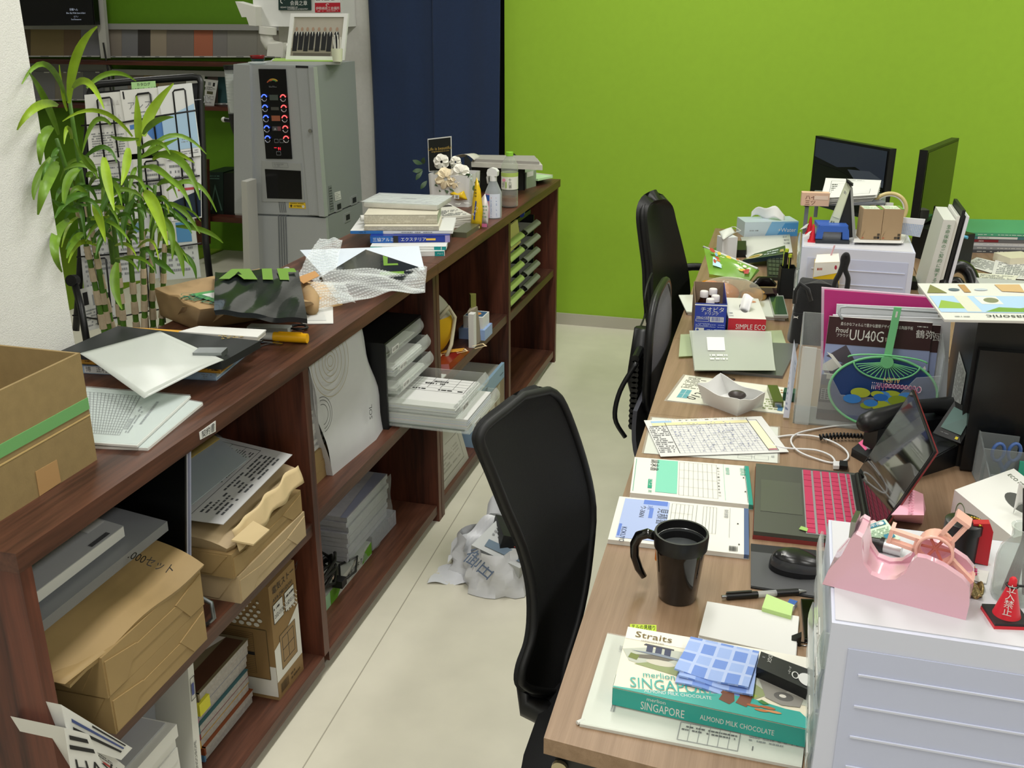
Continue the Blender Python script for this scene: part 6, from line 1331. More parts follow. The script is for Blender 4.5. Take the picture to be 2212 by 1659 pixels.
# ---------------------------------------------------------------- schedule sheets
t=T('laminated_sheet','clear sleeve with white forms under the timetable sheet','clear file')
q=[D(1386,979,.002),D(1684,1001,.002),D(1685,922,.002),D(1405,900,.002)];sheetq('forms',[lerp(p,(q[0]+q[2])/2,.03)-Z*.0016 for p in q],.0012,PAPER,t)
pr(Q(*[p-Z*.0003 for p in q]),[('o',.7,.06,.8,.16,.0008,'g'),('o',.82,.06,.92,.16,.0008,'g'),('l',.35,.15,.82,.12,.0009,'k'),('x',.94,.1,.97,.8,6,'g')],t)
sheetq('sleeve',q,.0006,clear('film_pale','#dfe8e2'),t)
t=T('timetable_sheet','white timetable sheet with yellow headings over the laptop cable','sheet')
q=[D(1427,986,.005),D(1704,976,.005),D(1645,899,.005),D(1391,908,.005)]
obj('sheet',B().prism(q,(0,0,-.001)),PAPER,t)
its=[('r',.05,.82,.85,.90,'#e6dfae'),('r',.05,.90,.22,.955,'#9fbfe0'),('r',.855,.1,.93,.86,'#e9e6c4'),('g',.16,.06,.855,.82,17,12,.0006,'#9aa0b4'),('l',.16,.06,.16,.9,.0012,'k'),('l',.855,.04,.855,.95,.0012,'k'),('o',.855,.04,.93,.9,.001,'k'),('x',.01,.08,.15,.82,15,'#6a6a70',.7),('x',.25,.94,.8,.97,1,'g',.4),('r',.86,.06,.925,.085,'#c77a86')]
r5=random.Random(5);its+=[('r',u,v,u+.012,v+.014,'#8488a8')for u,v in[(.18+r5.randrange(64)*.0102,.08+r5.randrange(24)*.031)for _ in range(150)]]
its+=[('l',.16+i*.0232,.82,.16+i*.0232,.89,.0006,'#b8a860')for i in range(30)]
pr(Q(*q),its,t)
# ---------------------------------------------------------------- laptop
t=T('laptop','dark grey laptop in a red shell with a pink keyboard cover','laptop')
zl=ZDK+.016
fa,fb=onz(1632,1000,zl),onz(1627,1137,zl);dy=(fa-fb).normalized();dx=V((dy.y,-dy.x,0));WL,DL=.304,.205
fb=fa-dy*WL;L_=lambda x,y,z=0.:fa-dy*(WL*(1-y))+dx*x*DL+Z*z # x: 0 front edge .. 1 hinge, y: 0 near .. 1 far
obj('base_shell',B().prism([L_(0,0,-.016),L_(1,0,-.016),L_(1,1,-.016),L_(0,1,-.016)],Z*.008),mat('shell_red','#7a2a2c',.25,coat=.4),t,.003)
obj('base_deck',B().prism([L_(.005,.005,-.008),L_(1,.005,-.008),L_(1,.995,-.008),L_(.005,.995,-.008)],Z*.008),mat('deck_grey','#54564f',.45,.4),t,.002)
obj('trackpad',B().prism([L_(.06,.28,.0002),L_(.44,.28,.0002),L_(.44,.74,.0002),L_(.06,.74,.0002)],Z*.0005),mat('trackpad_grey','#5c5e57',.35,.3),t)
k0=obj('keyboard_cover',B().prism([L_(.46,.045,.0002),L_(.93,.045,.0002),L_(.93,.955,.0002),L_(.46,.955,.0002)],Z*.0008),mat('cover_grey','#8f8e8e',.5),t)
PK=mat('key_pink','#bb3058',.55)
rows=[(.465,.55,[1.3,1.3,1.5,4.2,1.4,1.6,1,.9,1]),(.56,.64,[1.9]+[1]*10+[1.9]),(.645,.725,[1.5]+[1]*11+[1.3]),(.73,.81,[1.3]+[1]*12+[.6]),(.815,.88,[.9]+[1]*12+[1.2]),(.885,.925,[1.2]+[1]*12+[1])]
for r_i,(xa,xb,ws)in enumerate(rows):
 s=sum(ws);y=.955
 for wk in ws:
  if r_i==5 and 1<=0:pass
  d_=wk/s*.905;ya,yb2=y-.0035,y-d_+.0035;y-=d_
  kk=obj('key',B().prism([L_(xa+.006,yb2,.001),L_(xb-.006,yb2,.001),L_(xb-.006,ya,.001),L_(xa+.006,ya,.001)],Z*.0012),PK,k0)
  if wk<2.5:pr(Q(L_(xa,yb2,.0023),L_(xa,ya,.0023),L_(xb,ya,.0023),L_(xb,yb2,.0023),off=.0002).turn(1)if False else Q(L_(xb,yb2,.0023),L_(xa,yb2,.0023),L_(xa,ya,.0023),L_(xb,ya,.0023),off=.0003).turn(2),[('r',.55,.25,.68,.45,'#f0b8cc'),('r',.3,.55,.42,.75,'#f0b8cc')],k0,'print')
pr(Q(L_(.935,.05,.0004),L_(.97,.05,.0004),L_(.97,.95,.0004),L_(.935,.95,.0004),off=.0008),[('r',0,0,1,1,'#121313')],t,'speaker_strip')
obj('hinge',B().cyl(L_(1.0,.04,.001),L_(1.0,.96,.001),.006,n=12),mat('hinge_black','#0e0e0f',.4),t,smooth=True)
an=math.radians(67);sv=(dx*math.cos(an)+Z*math.sin(an));sn=sv.cross(dy).normalized();HS=.205
S_=lambda y,h,o=0.:L_(1.01,y,.004)+sv*h*HS+sn*o
if sn.x>0:sgn=1
else:sgn=-1
obj('screen_lid',B().prism([S_(0,0),S_(1,0),S_(1,1),S_(0,1)],sn*sgn*.004),mat('lid_dark','#141415',.3),t,.0015)
obj('lid_shell',B().prism([S_(0,0,sgn*.004),S_(1,0,sgn*.004),S_(1,1,sgn*.004),S_(0,1,sgn*.004)],sn*sgn*.003),mat('shell_red','#7a2a2c'),t,.001)
obj('screen_glass',B().prism([S_(.015,.03,-sgn*.0006),S_(.985,.03,-sgn*.0006),S_(.985,.985,-sgn*.0006),S_(.015,.985,-sgn*.0006)],sn*sgn*.0004),mat('screen_black','#101011',.04,spec=.9),t)
q=[L_(.40,.08,.002),L_(.47,.06,.002),L_(.48,.10,.002),L_(.42,.12,.002)]
obj('sticky_tab',B().prism(q,(0,0,.001)),mat('tab_green','#9cc26a',.6),label='green sticky tab on the corner of the laptop keyboard',cat='sticky note')
# ---------------------------------------------------------------- white cable loops
CW=mat('cable_white','#dedede',.4)
t=T('charging_cable','white charging cable looped above the laptop','cable')
def smooth_path(pts,n=8):
 out=[]
 for i in range(len(pts)-1):
  p0,p1,p2,p3=pts[max(0,i-1)],pts[i],pts[i+1],pts[min(len(pts)-1,i+2)]
  for k in range(n):
   s=k/n;out.append(.5*((2*p1)+(p2-p0)*s+(2*p0-5*p1+4*p2-p3)*s*s+(3*p1-p0-3*p2+p3)*s**3))
 return out+[pts[-1]]
cp=[(1806,1002),(1795,985),(1760,972),(1700,968),(1662,958),(1672,946),(1712,940),(1758,942),(1800,955),(1828,974),(1830,992),(1800,1000),(1760,990),(1725,975),(1709,955),(1716,940),(1745,930),(1800,921),(1850,918),(1880,920)]
obj('cord',B().tube(smooth_path([D(x,y,.006+.003*math.sin(i))for i,(x,y)in enumerate(cp)]),.0022,8),CW,t,smooth=2)
a=D(1806,1003,.008);obj('plug',B().obox(a+V((.0,-.004,0)),V((.006,.001,0)),V((0,.012,0)),Z*.004),CW,t,.001)
b_=D(1818,1003,.010);obj('usb_dongle',B().obox(b_+V((.004,-.002,0)),V((.008,0,0)),V((0,.014,0)),Z*.004),mat('dongle_black','#121213',.4),label='black plug with a white mark at the laptop edge',cat='adapter',bevel=.001)
# ================================================================ WHITE DRAWER UNIT, NEAR, AND WHAT STANDS ON IT
PLW=mat('drawer_plastic','#cdd1e2',.4,spec=.4)
PLT=mat('drawer_plastic_top','#cdcdd2',.4,spec=.4)
def drawer_case(x0,x1,y0,y1,z0,z1,lab,nd,tags):
 t=T('white_drawer_unit',lab,'drawer unit')
 tp=.012
 b=B().hexa([V((x0-.002,y0-tp,z0)),V((x1,y0-tp,z0)),V((x1,y1+tp,z0)),V((x0-.002,y1+tp,z0))],[V((x0,y0,z1)),V((x1,y0,z1)),V((x1,y1,z1)),V((x0,y1,z1))])
 obj('case',b,PLW,t,.010,3,smooth=True)
 obj('top_plate',B().box(x0+.004,x1-.006,y0+.006,y1-.004,z1-.002,z1+.0015),PLT,t,.002)
 h=z1-z0
 fr=lambda s,z,o:V((x0+(x1-x0)*s,y0-tp*(z1-z)/h-o,z))
 obj('side_field',B().prism([fr(.06,z0+.012,.0003),fr(.95,z0+.012,.0003),fr(.95,z1-.03,.0003),fr(.06,z1-.03,.0003)],(0,-.0012,0)),mat('drawer_field','#bec4dd',.45),t,.0008)
 for i in range(4):
  z=z1-.062-i*(h-.08)/4
  obj('side_rib',B().prism([fr(.10,z-.0012,.0013),fr(.93,z-.0012,.0013),fr(.93,z+.0012,.0013),fr(.10,z+.0012,.0013)],(0,-.0022,0)),PLW,t,.0008)
 hh=(h-.02)/nd
 for i in range(nd):
  za=z1-.012-(i+1)*hh;zb=za+hh-.004;ext=.002+.003*((i+1)%2)
  o=obj('clear_drawer',B().grid(lambda u,v:V((x0-ext-.004*math.sin(math.pi*v),y0+.006+(y1-y0-.012)*u,za+(zb-za)*v)),8,8,.003),clear('drawer_clear','#f4f7f5',f=.10,rough=.08),t,smooth=True)
  obj('drawer_side',B().box(x0-ext,x0+.06,y0+.006,y0+.009,za,zb-.004),clear('drawer_clear'),o);obj('drawer_floor',B().box(x0-ext,x0+.06,y0+.009,y1-.006,za,za+.003),clear('drawer_clear'),o)
  l=obj('index_label',B().box(x0-ext-.0065,x0-ext-.0055,y0+.012,y0+.05,za+hh*.3,za+hh*.75),PAPER,o)
  pr(Q((x0-ext-.0067,y0+.05,za+hh*.3),(x0-ext-.0067,y0+.012,za+hh*.3),(x0-ext-.0067,y0+.012,za+hh*.75),(x0-ext-.0067,y0+.05,za+hh*.75)),[('t',tags[i%len(tags)],.5,.3,.45,'k','c')],l,'lettering')
 return t
ZN=.95
ca,cb2=onz(1797,1345,ZN),onz(1783,1122,ZN)
drawer_case(ca.x,ca.x+.36,ca.y,cb2.y,ZDK,ZN,'white drawer unit with clear drawers under the pink tape dispenser',4,('レシート','USB メモリ','名刺','書類'))
N=lambda px,py,dz=0.:onz(px,py,ZN+.0015+dz)
# ---------------------------------------------------------------- pink tape dispenser
t=T('tape_dispenser','pink desktop tape dispenser with a peach reel holder','tape dispenser')
PKM=mat('dispenser_pink','#e6b6c6',.22,coat=.5);PCH=mat('dispenser_peach','#f0b8aa',.3,coat=.3)
a,b_=N(1776,1262),N(2086,1340);dxx=(b_-a);LN=dxx.length;ux=dxx.normalized();uy=V((-ux.y,ux.x,0));WT=.058
prof=[(0,0),(1,0),(1.005,.03),(.985,.062),(.93,.075),(.80,.09),(.68,.097),(.62,.096),(.59,.085),(.56,.06),(.50,.044),(.42,.038),(.33,.042),(.27,.06),(.245,.085),(.235,.108),(.19,.112),(.165,.105),(.11,.065),(.03,.03)]
sc=LN/.235
def prism_prof(off,th,inset=0.):
 return[a+ux*(u*LN)+Z*(v*sc*1.0)+uy*off for u,v in prof]
for off in(0.,WT-.010):obj('side_wall',B().prism(prism_prof(off,0),uy*.010),PKM,t,.0022,3,smooth=True)
low=[(0,0),(1,0),(1.0,.03),(.98,.055),(.8,.05),(.62,.045),(.56,.045),(.50,.040),(.42,.034),(.33,.038),(.27,.055),(.235,.105),(.19,.110),(.165,.104),(.11,.064),(.03,.03)]
obj('body',B().prism([a+ux*(u*LN)+Z*(v*sc)+uy*.009 for u,v in low],uy*(WT-.018)),PKM,t,.003,smooth=True)
obj('rubber_base',B().prism([a+ux*(u*LN)+uy*v for u,v in((.005,.002),(.995,.002),(.995,WT-.002),(.005,WT-.002))],Z*-.0015),mat('rubber_dark','#26282a',.7),t)
c=a+ux*(.20*LN)+Z*(.1*sc)+uy*(WT/2);obj('cutter_blade',B().obox(c-ux*.008+Z*.006,ux*.003,uy*(WT*.28),Z*.011),mat('steel','#9fa2a4'),t)
rc=a+ux*(.72*LN)+Z*(.098*sc)+uy*(WT/2)
hub=B().cyl(rc-uy*.012,rc+uy*.012,.020,n=24,cap=False)
obj('reel_hub',hub,PCH,t,smooth=True);obj('reel_ring',B().tube([rc-uy*.012+(ux*math.cos(k*2*math.pi/24)+Z*math.sin(k*2*math.pi/24))*.020 for k in range(24)],.002,6,True),PCH,t,smooth=2)
for k in range(6):obj('hub_spoke',B().cyl(rc,rc+(ux*math.cos(k*math.pi/3)+Z*math.sin(k*math.pi/3))*.019,.0018,n=6),mat('spoke_salmon','#e08a80',.4),t)
for ang in(62,172,-40):
 dd=ux*math.cos(math.radians(ang))+Z*math.sin(math.radians(ang));nn=dd.cross(uy)
 for s_ in(-1,1):obj('reel_arm',B().obox(rc+dd*.035+nn*s_*.007-uy*.006,dd*.016,nn*.0022,uy*.004),PCH,t,.001)
 obj('arm_end',B().obox(rc+dd*.051,dd*.0022,nn*.0095,uy*.011),PCH,t,.0015)
 obj('arm_root',B().obox(rc+dd*.020-uy*.006,dd*.004,nn*.0095,uy*.004),PCH,t,.001)
# ---------------------------------------------------------------- slips and small things behind the dispenser
t=T('receipt_slips','green and white receipt slips behind the tape dispenser','receipts')
for i,(px,c_)in enumerate(((((1862,1196),(1930,1180),(1905,1130),(1850,1150)),'#d6dccf'),(((1870,1180),(1945,1165),(1912,1122),(1858,1140)),'#c9dcc4'))):
 q=[N(*p,.002+.0015*i)for p in px];sheetq('slip',q,.0008,mat('slip_'+c_[1:],c_,.7),t)
pr(Q(*[p+Z*.0012 for p in q]),[('r',.3,.75,.9,.95,'#2f7a94'),('e',.75,.85,.1,.08,'w'),('x',.1,.2,.9,.65,5,'#7a9a80'),('r',.6,.1,.9,.3,'#2f7a94'),('t','半券',.35,.78,.14,'w')],t)
t=T('pink_slip','white slip with a pink edge before the laptop','receipt');q=[N(*p,.001)for p in((1842,1146),(1900,1132),(1888,1124),(1838,1138))];sheetq('slip',q,.0008,mat('slip_pink','#e2b4b8',.7),t)
t=T('stamp_pen','silver stamp pen with a black cap behind the tape dispenser','stamp')
a,b_=N(1880,1170,.009),N(1948,1188,.009);dv=b_-a
obj('barrel',B().cyl(a+dv*.45,b_,.009,n=18),mat('barrel_silver','#c6c6c6',.3,.6),t,smooth=True);obj('collar',B().cyl(a+dv*.32,a+dv*.45,.0098,n=18),mat('pen_black','#131314'),t,smooth=True);obj('cap',B().cyl(a,a+dv*.32,.0065,.008,16),mat('pen_black','#131314'),t,smooth=True)
c=N(2070,1205);t=T('black_tin','round black tin with a gold ball chain','tin');ht=zat(c,1128)-ZN
obj('tin',B().lathe([(.0215,0),(.0215,ht*.78),(.0235,ht*.78),(.0235,ht),(.022,ht+.001)],c,32),mat('tin_black','#0d0d0e',.35),t,smooth=True)
for i in range(16):
 a_=-.6+i*.16;p=c+V((.002+.018*math.cos(a_*1.2)-.0*i,.012*math.sin(a_*1.4)-.004,ht+.0025 if i<12 else ht-.006*(i-11)));p.x+=.004*max(0,i-11)
 obj('chain_ball',B().ball(p,.0017,6),mat('chain_gold','#c9a040',.25,.9),t)
t=T('red_case','red leather key case hanging beside the glass jar','key case')
q=[ony(*p,c.y-.012)for p in((2103,1225),(2132,1232),(2144,1160),(2137,1142),(2102,1142),(2098,1160),(2106,1180))];mz=min(p.z for p in q)
obj('case',B().prism([p+Z*(ZN+.002-mz)for p in q],(0,.012,0)),mat('leather_red','#b3202a',.4),t,.004,smooth=True)
obj('orange_card',B().prism([N(2096,1222,.001),N(2106,1228,.001),N(2106,1228,.03),N(2098,1222,.03)],(.001,.004,0)),mat('card_orange','#b57a30',.5),t)
# gold foil and magenta card
t=T('gold_foil','crumpled gold patterned foil before the glass jar','foil wrapper');q=[N(*p,.003)for p in((2093,1288),(2122,1292),(2126,1262),(2095,1250))]
obj('foil',B().grid(lambda u,v:q[0]*(1-u)*(1-v)+q[1]*u*(1-v)+q[2]*u*v+q[3]*(1-u)*v+Z*(.003*math.sin(u*9+v*7)),8,8,.001),mat('foil_gold','#8c7a50',.3,.7,nz=.5,ns=120),t,smooth=2)
t=T('magenta_card','white card with a magenta corner by the red key case','card');q=[N(*p,.001)for p in((2096,1252),(2130,1262),(2136,1236),(2094,1228))];sheetq('card',q,.001,PAPER,t);pr(Q(*[p+Z*.0012 for p in q]),[('r',0,.4,.4,1,'#c2366e'),('t','C',.1,.6,.3,'w')],t)
# glass jar with pens
c=N(2188,1290);t=T('glass_jar','clear glass jar holding black pens','jar');hj=zat(c,1140)-ZN
obj('jar',B().lathe([(.024,.0),(.0265,.004),(.0265,hj*.55),(.024,hj*.68),(.0145,hj*.82),(.0145,hj*.93),(.017,hj),(.0135,hj*.99),(.0125,hj*.84),(.0225,hj*.66),(.025,hj*.55),(.025,.008)],c,32),clear('jar_glass','#eef2f0',f=.16,rough=.03),t,smooth=True)
t=T('black_pens','black pens standing in the glass jar','pens')
for i,(dx_,dy_,L)in enumerate(((-.012,.0,1.5),(.008,.004,1.62),(.012,-.002,1.55),(.002,.008,1.45),(-.002,-.006,.95))):
 obj('pen',B().cyl(c+V((-dx_*.9,-dy_,.006)),c+V((dx_*.9,dy_*.8,hj*L)),.0032 if i else .002,n=10),mat('pen_black','#131314'),t,smooth=True)
# red traffic cone
c=N(2172,1338);t=T('toy_cone','small red traffic cone lettered keep out','toy cone');hc=zat(c,1250)-ZN
ru=V((.95,.2,0)).normalized();rv=V((-ru.y,ru.x,0))
obj('base_red',B().obox(c+Z*.002,ru*.021,rv*.021,Z*.002),mat('cone_red','#d02634',.35),t,.001);obj('base_black',B().obox(c+Z*.0055,ru*.0205,rv*.0205,Z*.0018),mat('cone_black','#1a1a1c',.5),t,.001)
obj('cone',B().lathe([(.0155,.0072),(.0145,.010),(.0045,hc*.86),(.0042,hc*.96),(.0025,hc)],c,28),mat('cone_red','#d02634'),t,smooth=True)
obj('loop',B().tube([c+V((.0062*math.cos(k),.0062*math.sin(k),hc*.82))for k in[i*math.pi/8 for i in range(16)]],.0013,6,True),mat('pen_black','#131314'),t,smooth=2);obj('loop_strap',B().cyl(c+V((.006,0,hc*.82)),c+V((.026,.004,hc*.81)),.0016,n=8),mat('pen_black','#131314'),t)
dcm=(CAM-c);dcm.z=0;dcm.normalize();sd=Z.cross(dcm)
for i,ch in enumerate('立入禁止'):
 z=hc*(.72-.16*i);r=.0155+(.0045-.0155)*(z/hc)/.86+.0012
 o_=c+dcm*r+Z*z;pr(Q(o_-sd*.0042,o_+sd*.0042,o_+sd*.0042+Z*.0095-dcm*.0014,o_-sd*.0042+Z*.0095-dcm*.0014),[('t',ch,.5,.05,.8,'w','c')],t,'lettering')
# pink hinge box behind the laptop
t=T('pink_case','pink plastic case with a toothed edge behind the laptop','plastic case')
q=[D(1935,1125),D(1992,1132),D(2000,1100),D(1965,1070)]
obj('box',B().hexa([V((p.x,p.y,ZDK))for p in q],[onz(*p,ZDK+.10)for p in((1925,1112),(1996,1113),(1994,1067),(1974,1058))]),mat('plastic_pink','#eeb0c4',.35),t,.003)
for i in range(9):obj('tooth',B().cyl(lerp(onz(1974,1062,ZDK+.10),onz(1970,1110,ZDK+.10),i/8),lerp(onz(1974,1062,ZDK+.103),onz(1970,1110,ZDK+.103),i/8)+V((-.004,0,0)),.0028,n=6),mat('plastic_pink','#eeb0c4'),t)
# ---------------------------------------------------------------- tissue carton
t=T('tissue_carton','white tissue carton with green print and a tissue showing','tissue box')
zt4=ZDK+.10
q=[onz(2062,1058,zt4),onz(2190,1162,zt4),onz(2330,1120,zt4),onz(2190,1012,zt4)]
obj('carton',B().hexa([V((p.x,p.y,ZDK))for p in q],q),mat('carton_paper_white','#dfe0da',.5),t,.002)
pr(Q(q[0],q[1],q[2],q[3]),[('t','ECO FRIENDLY',.06,.82,.06,'#3a4a2a','l',0),('e',.55,.55,.22,.14,'#4a4c48')],t)
pr(Q(V((q[0].x,q[0].y,ZDK)),V((q[1].x,q[1].y,ZDK)),q[1],q[0]),[('t','SIMPLE',.5,.45,.25,'#6f8a34'),('t','ECO',.62,.15,.2,'#6f8a34'),('c',.16,.66,.08,.2,.0018,'#5a7a3a'),('x',.1,.6,.22,.76,2,'#6f8a34'),('r',.18,.42,.26,.55,'#9ab83a')],t,'side_print')
tc_=(q[0]+q[2])/2*.45+(q[1]+q[2])/2*.55
obj('tissue',B().grid(lambda u,v:tc_+V((-.03+.06*u,.02*math.sin(u*7)*(1-v),.001+.06*v+.012*math.sin(u*5+v*3))),12,8,.0006),mat('tissue_white','#ececea',.9),t,smooth=2)
# ---------------------------------------------------------------- desk telephone
t=T('desk_phone','black office telephone with a tilted display','telephone')
PH=mat('phone_body','#17181a',.38)
q=[D(1838,985),D(1945,1045),D(2085,1000),D(1965,915)]
obj('base',B().hexa([V((p.x,p.y,ZDK))for p in q],[q[0]+Z*.018,q[1]+Z*.018,q[2]+Z*.055,q[3]+Z*.055]),PH,t,.004)
kq=Q(q[0]+Z*.018,q[1]+Z*.018,q[2]+Z*.055,q[3]+Z*.055)
for i in range(4):
 for j in range(3):
  p=kq.at(.2+.16*j,.12+.13*i);obj('key',B().cyl(p-kq.n*.002,p+kq.n*.0025,.0068,n=14),mat('phone_key','#b9bbbc',.4),t,smooth=True)
obj('key_plate',B().prism([kq.at(.62,.06),kq.at(.98,.06),kq.at(.98,.8),kq.at(.62,.8)],kq.n*.0015),mat('phone_plate','#3c3f42',.3,.5),t)
obj('pink_note',B().prism([kq.at(.0,.1),kq.at(.2,.06),kq.at(.22,.3),kq.at(.02,.34)],kq.n*.0012),mat('note_pink','#f06a9a',.6),t)
h0,h1=onz(1868,915,ZDK+.085),onz(2065,880,ZDK+.085);hv=h1-h0
obj('handset',B().tube([h0+hv*s+Z*zz for s,zz in((-.05,-.004),(.0,.0),(.1,.004),(.25,.014),(.5,.02),(.75,.014),(.9,.004),(1.0,.0),(1.05,-.004))],[.012,.021,.024,.0165,.015,.0165,.024,.022,.012],14),PH,t,smooth=2)
obj('cradle',B().obox((h0+h1)/2-Z*.035,hv*.42,V((-hv.y,hv.x,0)).normalized()*.02,Z*.025),PH,t,.006)
dq4=[onz(2010,945,ZDK+.06),onz(2052,968,ZDK+.06),onz(2114,902,ZDK+.135),onz(2066,868,ZDK+.135)]
dq4=[onz(2015,935,ZDK+.07),onz(2075,958,ZDK+.065),onz(2110,892,ZDK+.13),onz(2062,866,ZDK+.135)]
nn=(dq4[1]-dq4[0]).cross(dq4[3]-dq4[0]).normalized()
obj('display_housing',B().prism(dq4,nn*-.022),PH,t,.004)
obj('lcd_screen',B().prism([Q(*dq4).at(u,v)for u,v in((.12,.22),(.88,.22),(.88,.86),(.12,.86))],nn*.0005),mat('lcd_grey','#5c7470',.15),t)
pr(Q(*dq4,off=.0012),[('r',.75,.06,.85,.14,'#d6c83a'),('x',.2,.1,.5,.13,1,'g')],t)
pts=[D(1770+i*1.9,945-4*math.sin(i*.05)+.0*i,.012)+V((.0,.006*math.sin(i*1.6),.006*math.cos(i*1.6)))for i in range(60)]
obj('coil_cord',B().tube(pts,.0024,6),PH,t,smooth=2)
# ---------------------------------------------------------------- clear pen stand with scissors
t=T('acrylic_stand','clear acrylic stepped pen stand','pen stand')
AC=clear('acrylic','#dfe5e6',f=.12,rough=.06)
def plate(px,z0,z1,Y=None):
 a,b_=D(*px[0]),D(*px[1]);obj('panel',B().prism([a+Z*z0,b_+Z*z0,b_+Z*z1,a+Z*z1],V((0,.003,0))),AC,t,.001)
for i,(xa,xb,yb_,zt_)in enumerate(((2085,2165,1000,.11),(2100,2185,1028,.10),(2110,2212,1062,.095),(2130,2260,1085,.06))):plate(((xa,yb_),(xb,yb_+12)),.002,zt_)
q=[D(2130,1090),D(2260,1105),D(2240,1005),D(2085,990)];obj('floor_plate',B().prism(q,Z*.003),AC,t)
obj('side_panel',B().prism([q[0],q[3],q[3]+Z*.12,q[0]+Z*.05],V((.003,0,0))),AC,t)
c=D(2160,1050,.01);t=T('blue_scissors','blue handled scissors in the acrylic stand','scissors')
SB=mat('handle_blue','#4a6aa8',.4)
vx=V((.95,.25,0)).normalized()
for s_ in(-1,1):
 hc_=c+vx*s_*.016+Z*.075;obj('handle',B().tube([hc_+vx*.012*math.cos(k)+Z*.019*math.sin(k)for k in[i*math.pi/8 for i in range(16)]],.0036,8,True),SB,t,smooth=2)
 obj('shank',B().cyl(hc_-Z*.018-vx*s_*.004,c+Z*.03-vx*s_*.002,.0045,n=10),SB,t,smooth=True)
obj('blades',B().obox(c+Z*.015,vx*.005,V((0,.0012,0)),Z*.02),mat('steel','#9fa2a4'),t)
c=D(2195,1062,.005);t=T('red_cutter','red and black cutter knife in the acrylic stand','cutter');obj('handle',B().cyl(c,c+V((.02,.004,.07)),.007,n=12),mat('cutter_red','#b3252c',.4),t,smooth=True);obj('grip',B().cyl(c+V((-.012,0,0)),c+V((.004,.004,.06)),.007,n=12),mat('pen_black','#131314'),t,smooth=True)
t=T('clip_cup','round clear cup of yellow sticky notes','cup');c=D(2163,1072,.003);obj('cup',B().lathe([(.025,0),(.028,.035),(.0265,.035),(.0235,.003)],c,28),AC,t,smooth=True)
obj('yellow_notes',B().box(c.x-.016,c.x+.010,c.y-.012,c.y+.012,c.z+.003,c.z+.028),mat('note_yellow','#d3d04a',.6),t,.001)
# files at the edge of the facing desk
t=T('standing_files','white and blue files standing at the edge of the facing desk','files')
for i,c_ in enumerate(('#d8dade','#c9ccd6','#8fb0cc','#d8dade','#5a7a9a')):
 y=1.92+i*.016;a=onz(2190,1000,ZDK);obj('file',B().box(a.x+.0,a.x+.24,y+.15,y+.163,ZDK,ZDK+.235-.004*(i%2)),mat('file_'+c_[1:],c_,.5),t,.001)
a=D(2196,1095);obj('teal_folder',B().prism([V((a.x,a.y+.03,ZDK)),V((a.x+.2,a.y+.03,ZDK)),V((a.x+.2,a.y+.04,ZDK+.08)),V((a.x,a.y+.04,ZDK+.08))],(0,.004,0)),mat('folder_teal','#2f9a80',.5),label='teal folder standing behind the tissue carton',cat='folder')
# ================================================================ MIDDLE DESK
t=T('laminated_notice','laminated printed notice under the white paper tray','notice')
q=[D(1434,865,.0015),D(1699,896,.0015),D(1712,838,.0015),D(1476,808,.0015)]
sheetq('lamination',[p-Z*.0014 for p in q],.0007,clear('film_pale'),t);sheetq('sheet',[lerp(p,(q[0]+q[2])/2,.05)-Z*.0006 for p in q],.0006,mat('paper_cream','#dcdccb',.7),t)
pr(Q(*q,off=.0004),[('r',.08,.15,.17,.45,'#5fa0a8'),('g',.08,.15,.17,.45,2,2,.001,'w'),('t','0120-77-8240',.23,.12,.13,'k','l',68),('x',.06,.5,.24,.92,8,'#6a6a60'),('x',.8,.1,.95,.5,5,'#8a9a60'),('x',.84,.55,.94,.9,4,'#b07a4a'),('r',.92,.1,.96,.3,'#4a7a9a'),('x',.28,.2,.4,.9,8,'g')],t)
# white paper tray
t=T('paper_tray','folded white paper tray with a dark wrapper inside','paper tray')
lo=[D(1520,872),D(1592,899),D(1648,877),D(1572,850)];hi=[onz(*p,ZDK+.052)for p in((1506,829),(1598,864),(1653,848),(1556,806))]
TR=mat('tray_paper','#e2e2e0',.65,bump=.15,bs=40)
for i in range(4):
 a,b_,c,d=lo[i],lo[(i+1)%4],hi[(i+1)%4],hi[i]
 obj('tray_wall',B().grid(lambda u,v:a*(1-u)*(1-v)+b_*u*(1-v)+c*u*v+d*(1-u)*v+Z*(-.007*math.sin(math.pi*u)*v+.002*math.sin(u*9)*v),12,5,.001),TR,t,smooth=True)
obj('tray_floor',B().prism([p+Z*.001 for p in lo],Z*.001),TR,t)
c=lerp(lo[1],lo[3],.3)+Z*.03;obj('dark_wrapper',B().ball(c+V((.004,.01,.004)),.02,12,(1.1,.8,.55)),mat('wrapper_dark','#3a3230',.4),label='dark wrapper crumpled inside the white paper tray',cat='wrapper',smooth=2)
# lighter and small box
t=T('metal_lighter','olive green metal lighter on the laminated notice','lighter');a,b_=D(1668,838,.009),D(1681,874,.009)
b=B().obox((a+b_)/2,(b_-a)/2,(b_-a).cross(Z).normalized()*.0125,Z*.008);obj('case',b,mat('lighter_olive','#6c744a',.25,.7),t,.006,3,smooth=True)
obj('end_cap',B().obox(b_+(b_-a).normalized()*.0008,(b_-a).normalized()*.001,(b_-a).cross(Z).normalized()*.0085,Z*.0055),mat('steel','#9fa2a4'),t,.001)
Bx((1690,865),(1716,868),ZDK+.002,.035,.022).make('green_box',mat('box_bottle_green','#1f4a3a',.4),label='small dark green box beside the metal lighter',cat='box',bevel=.001)
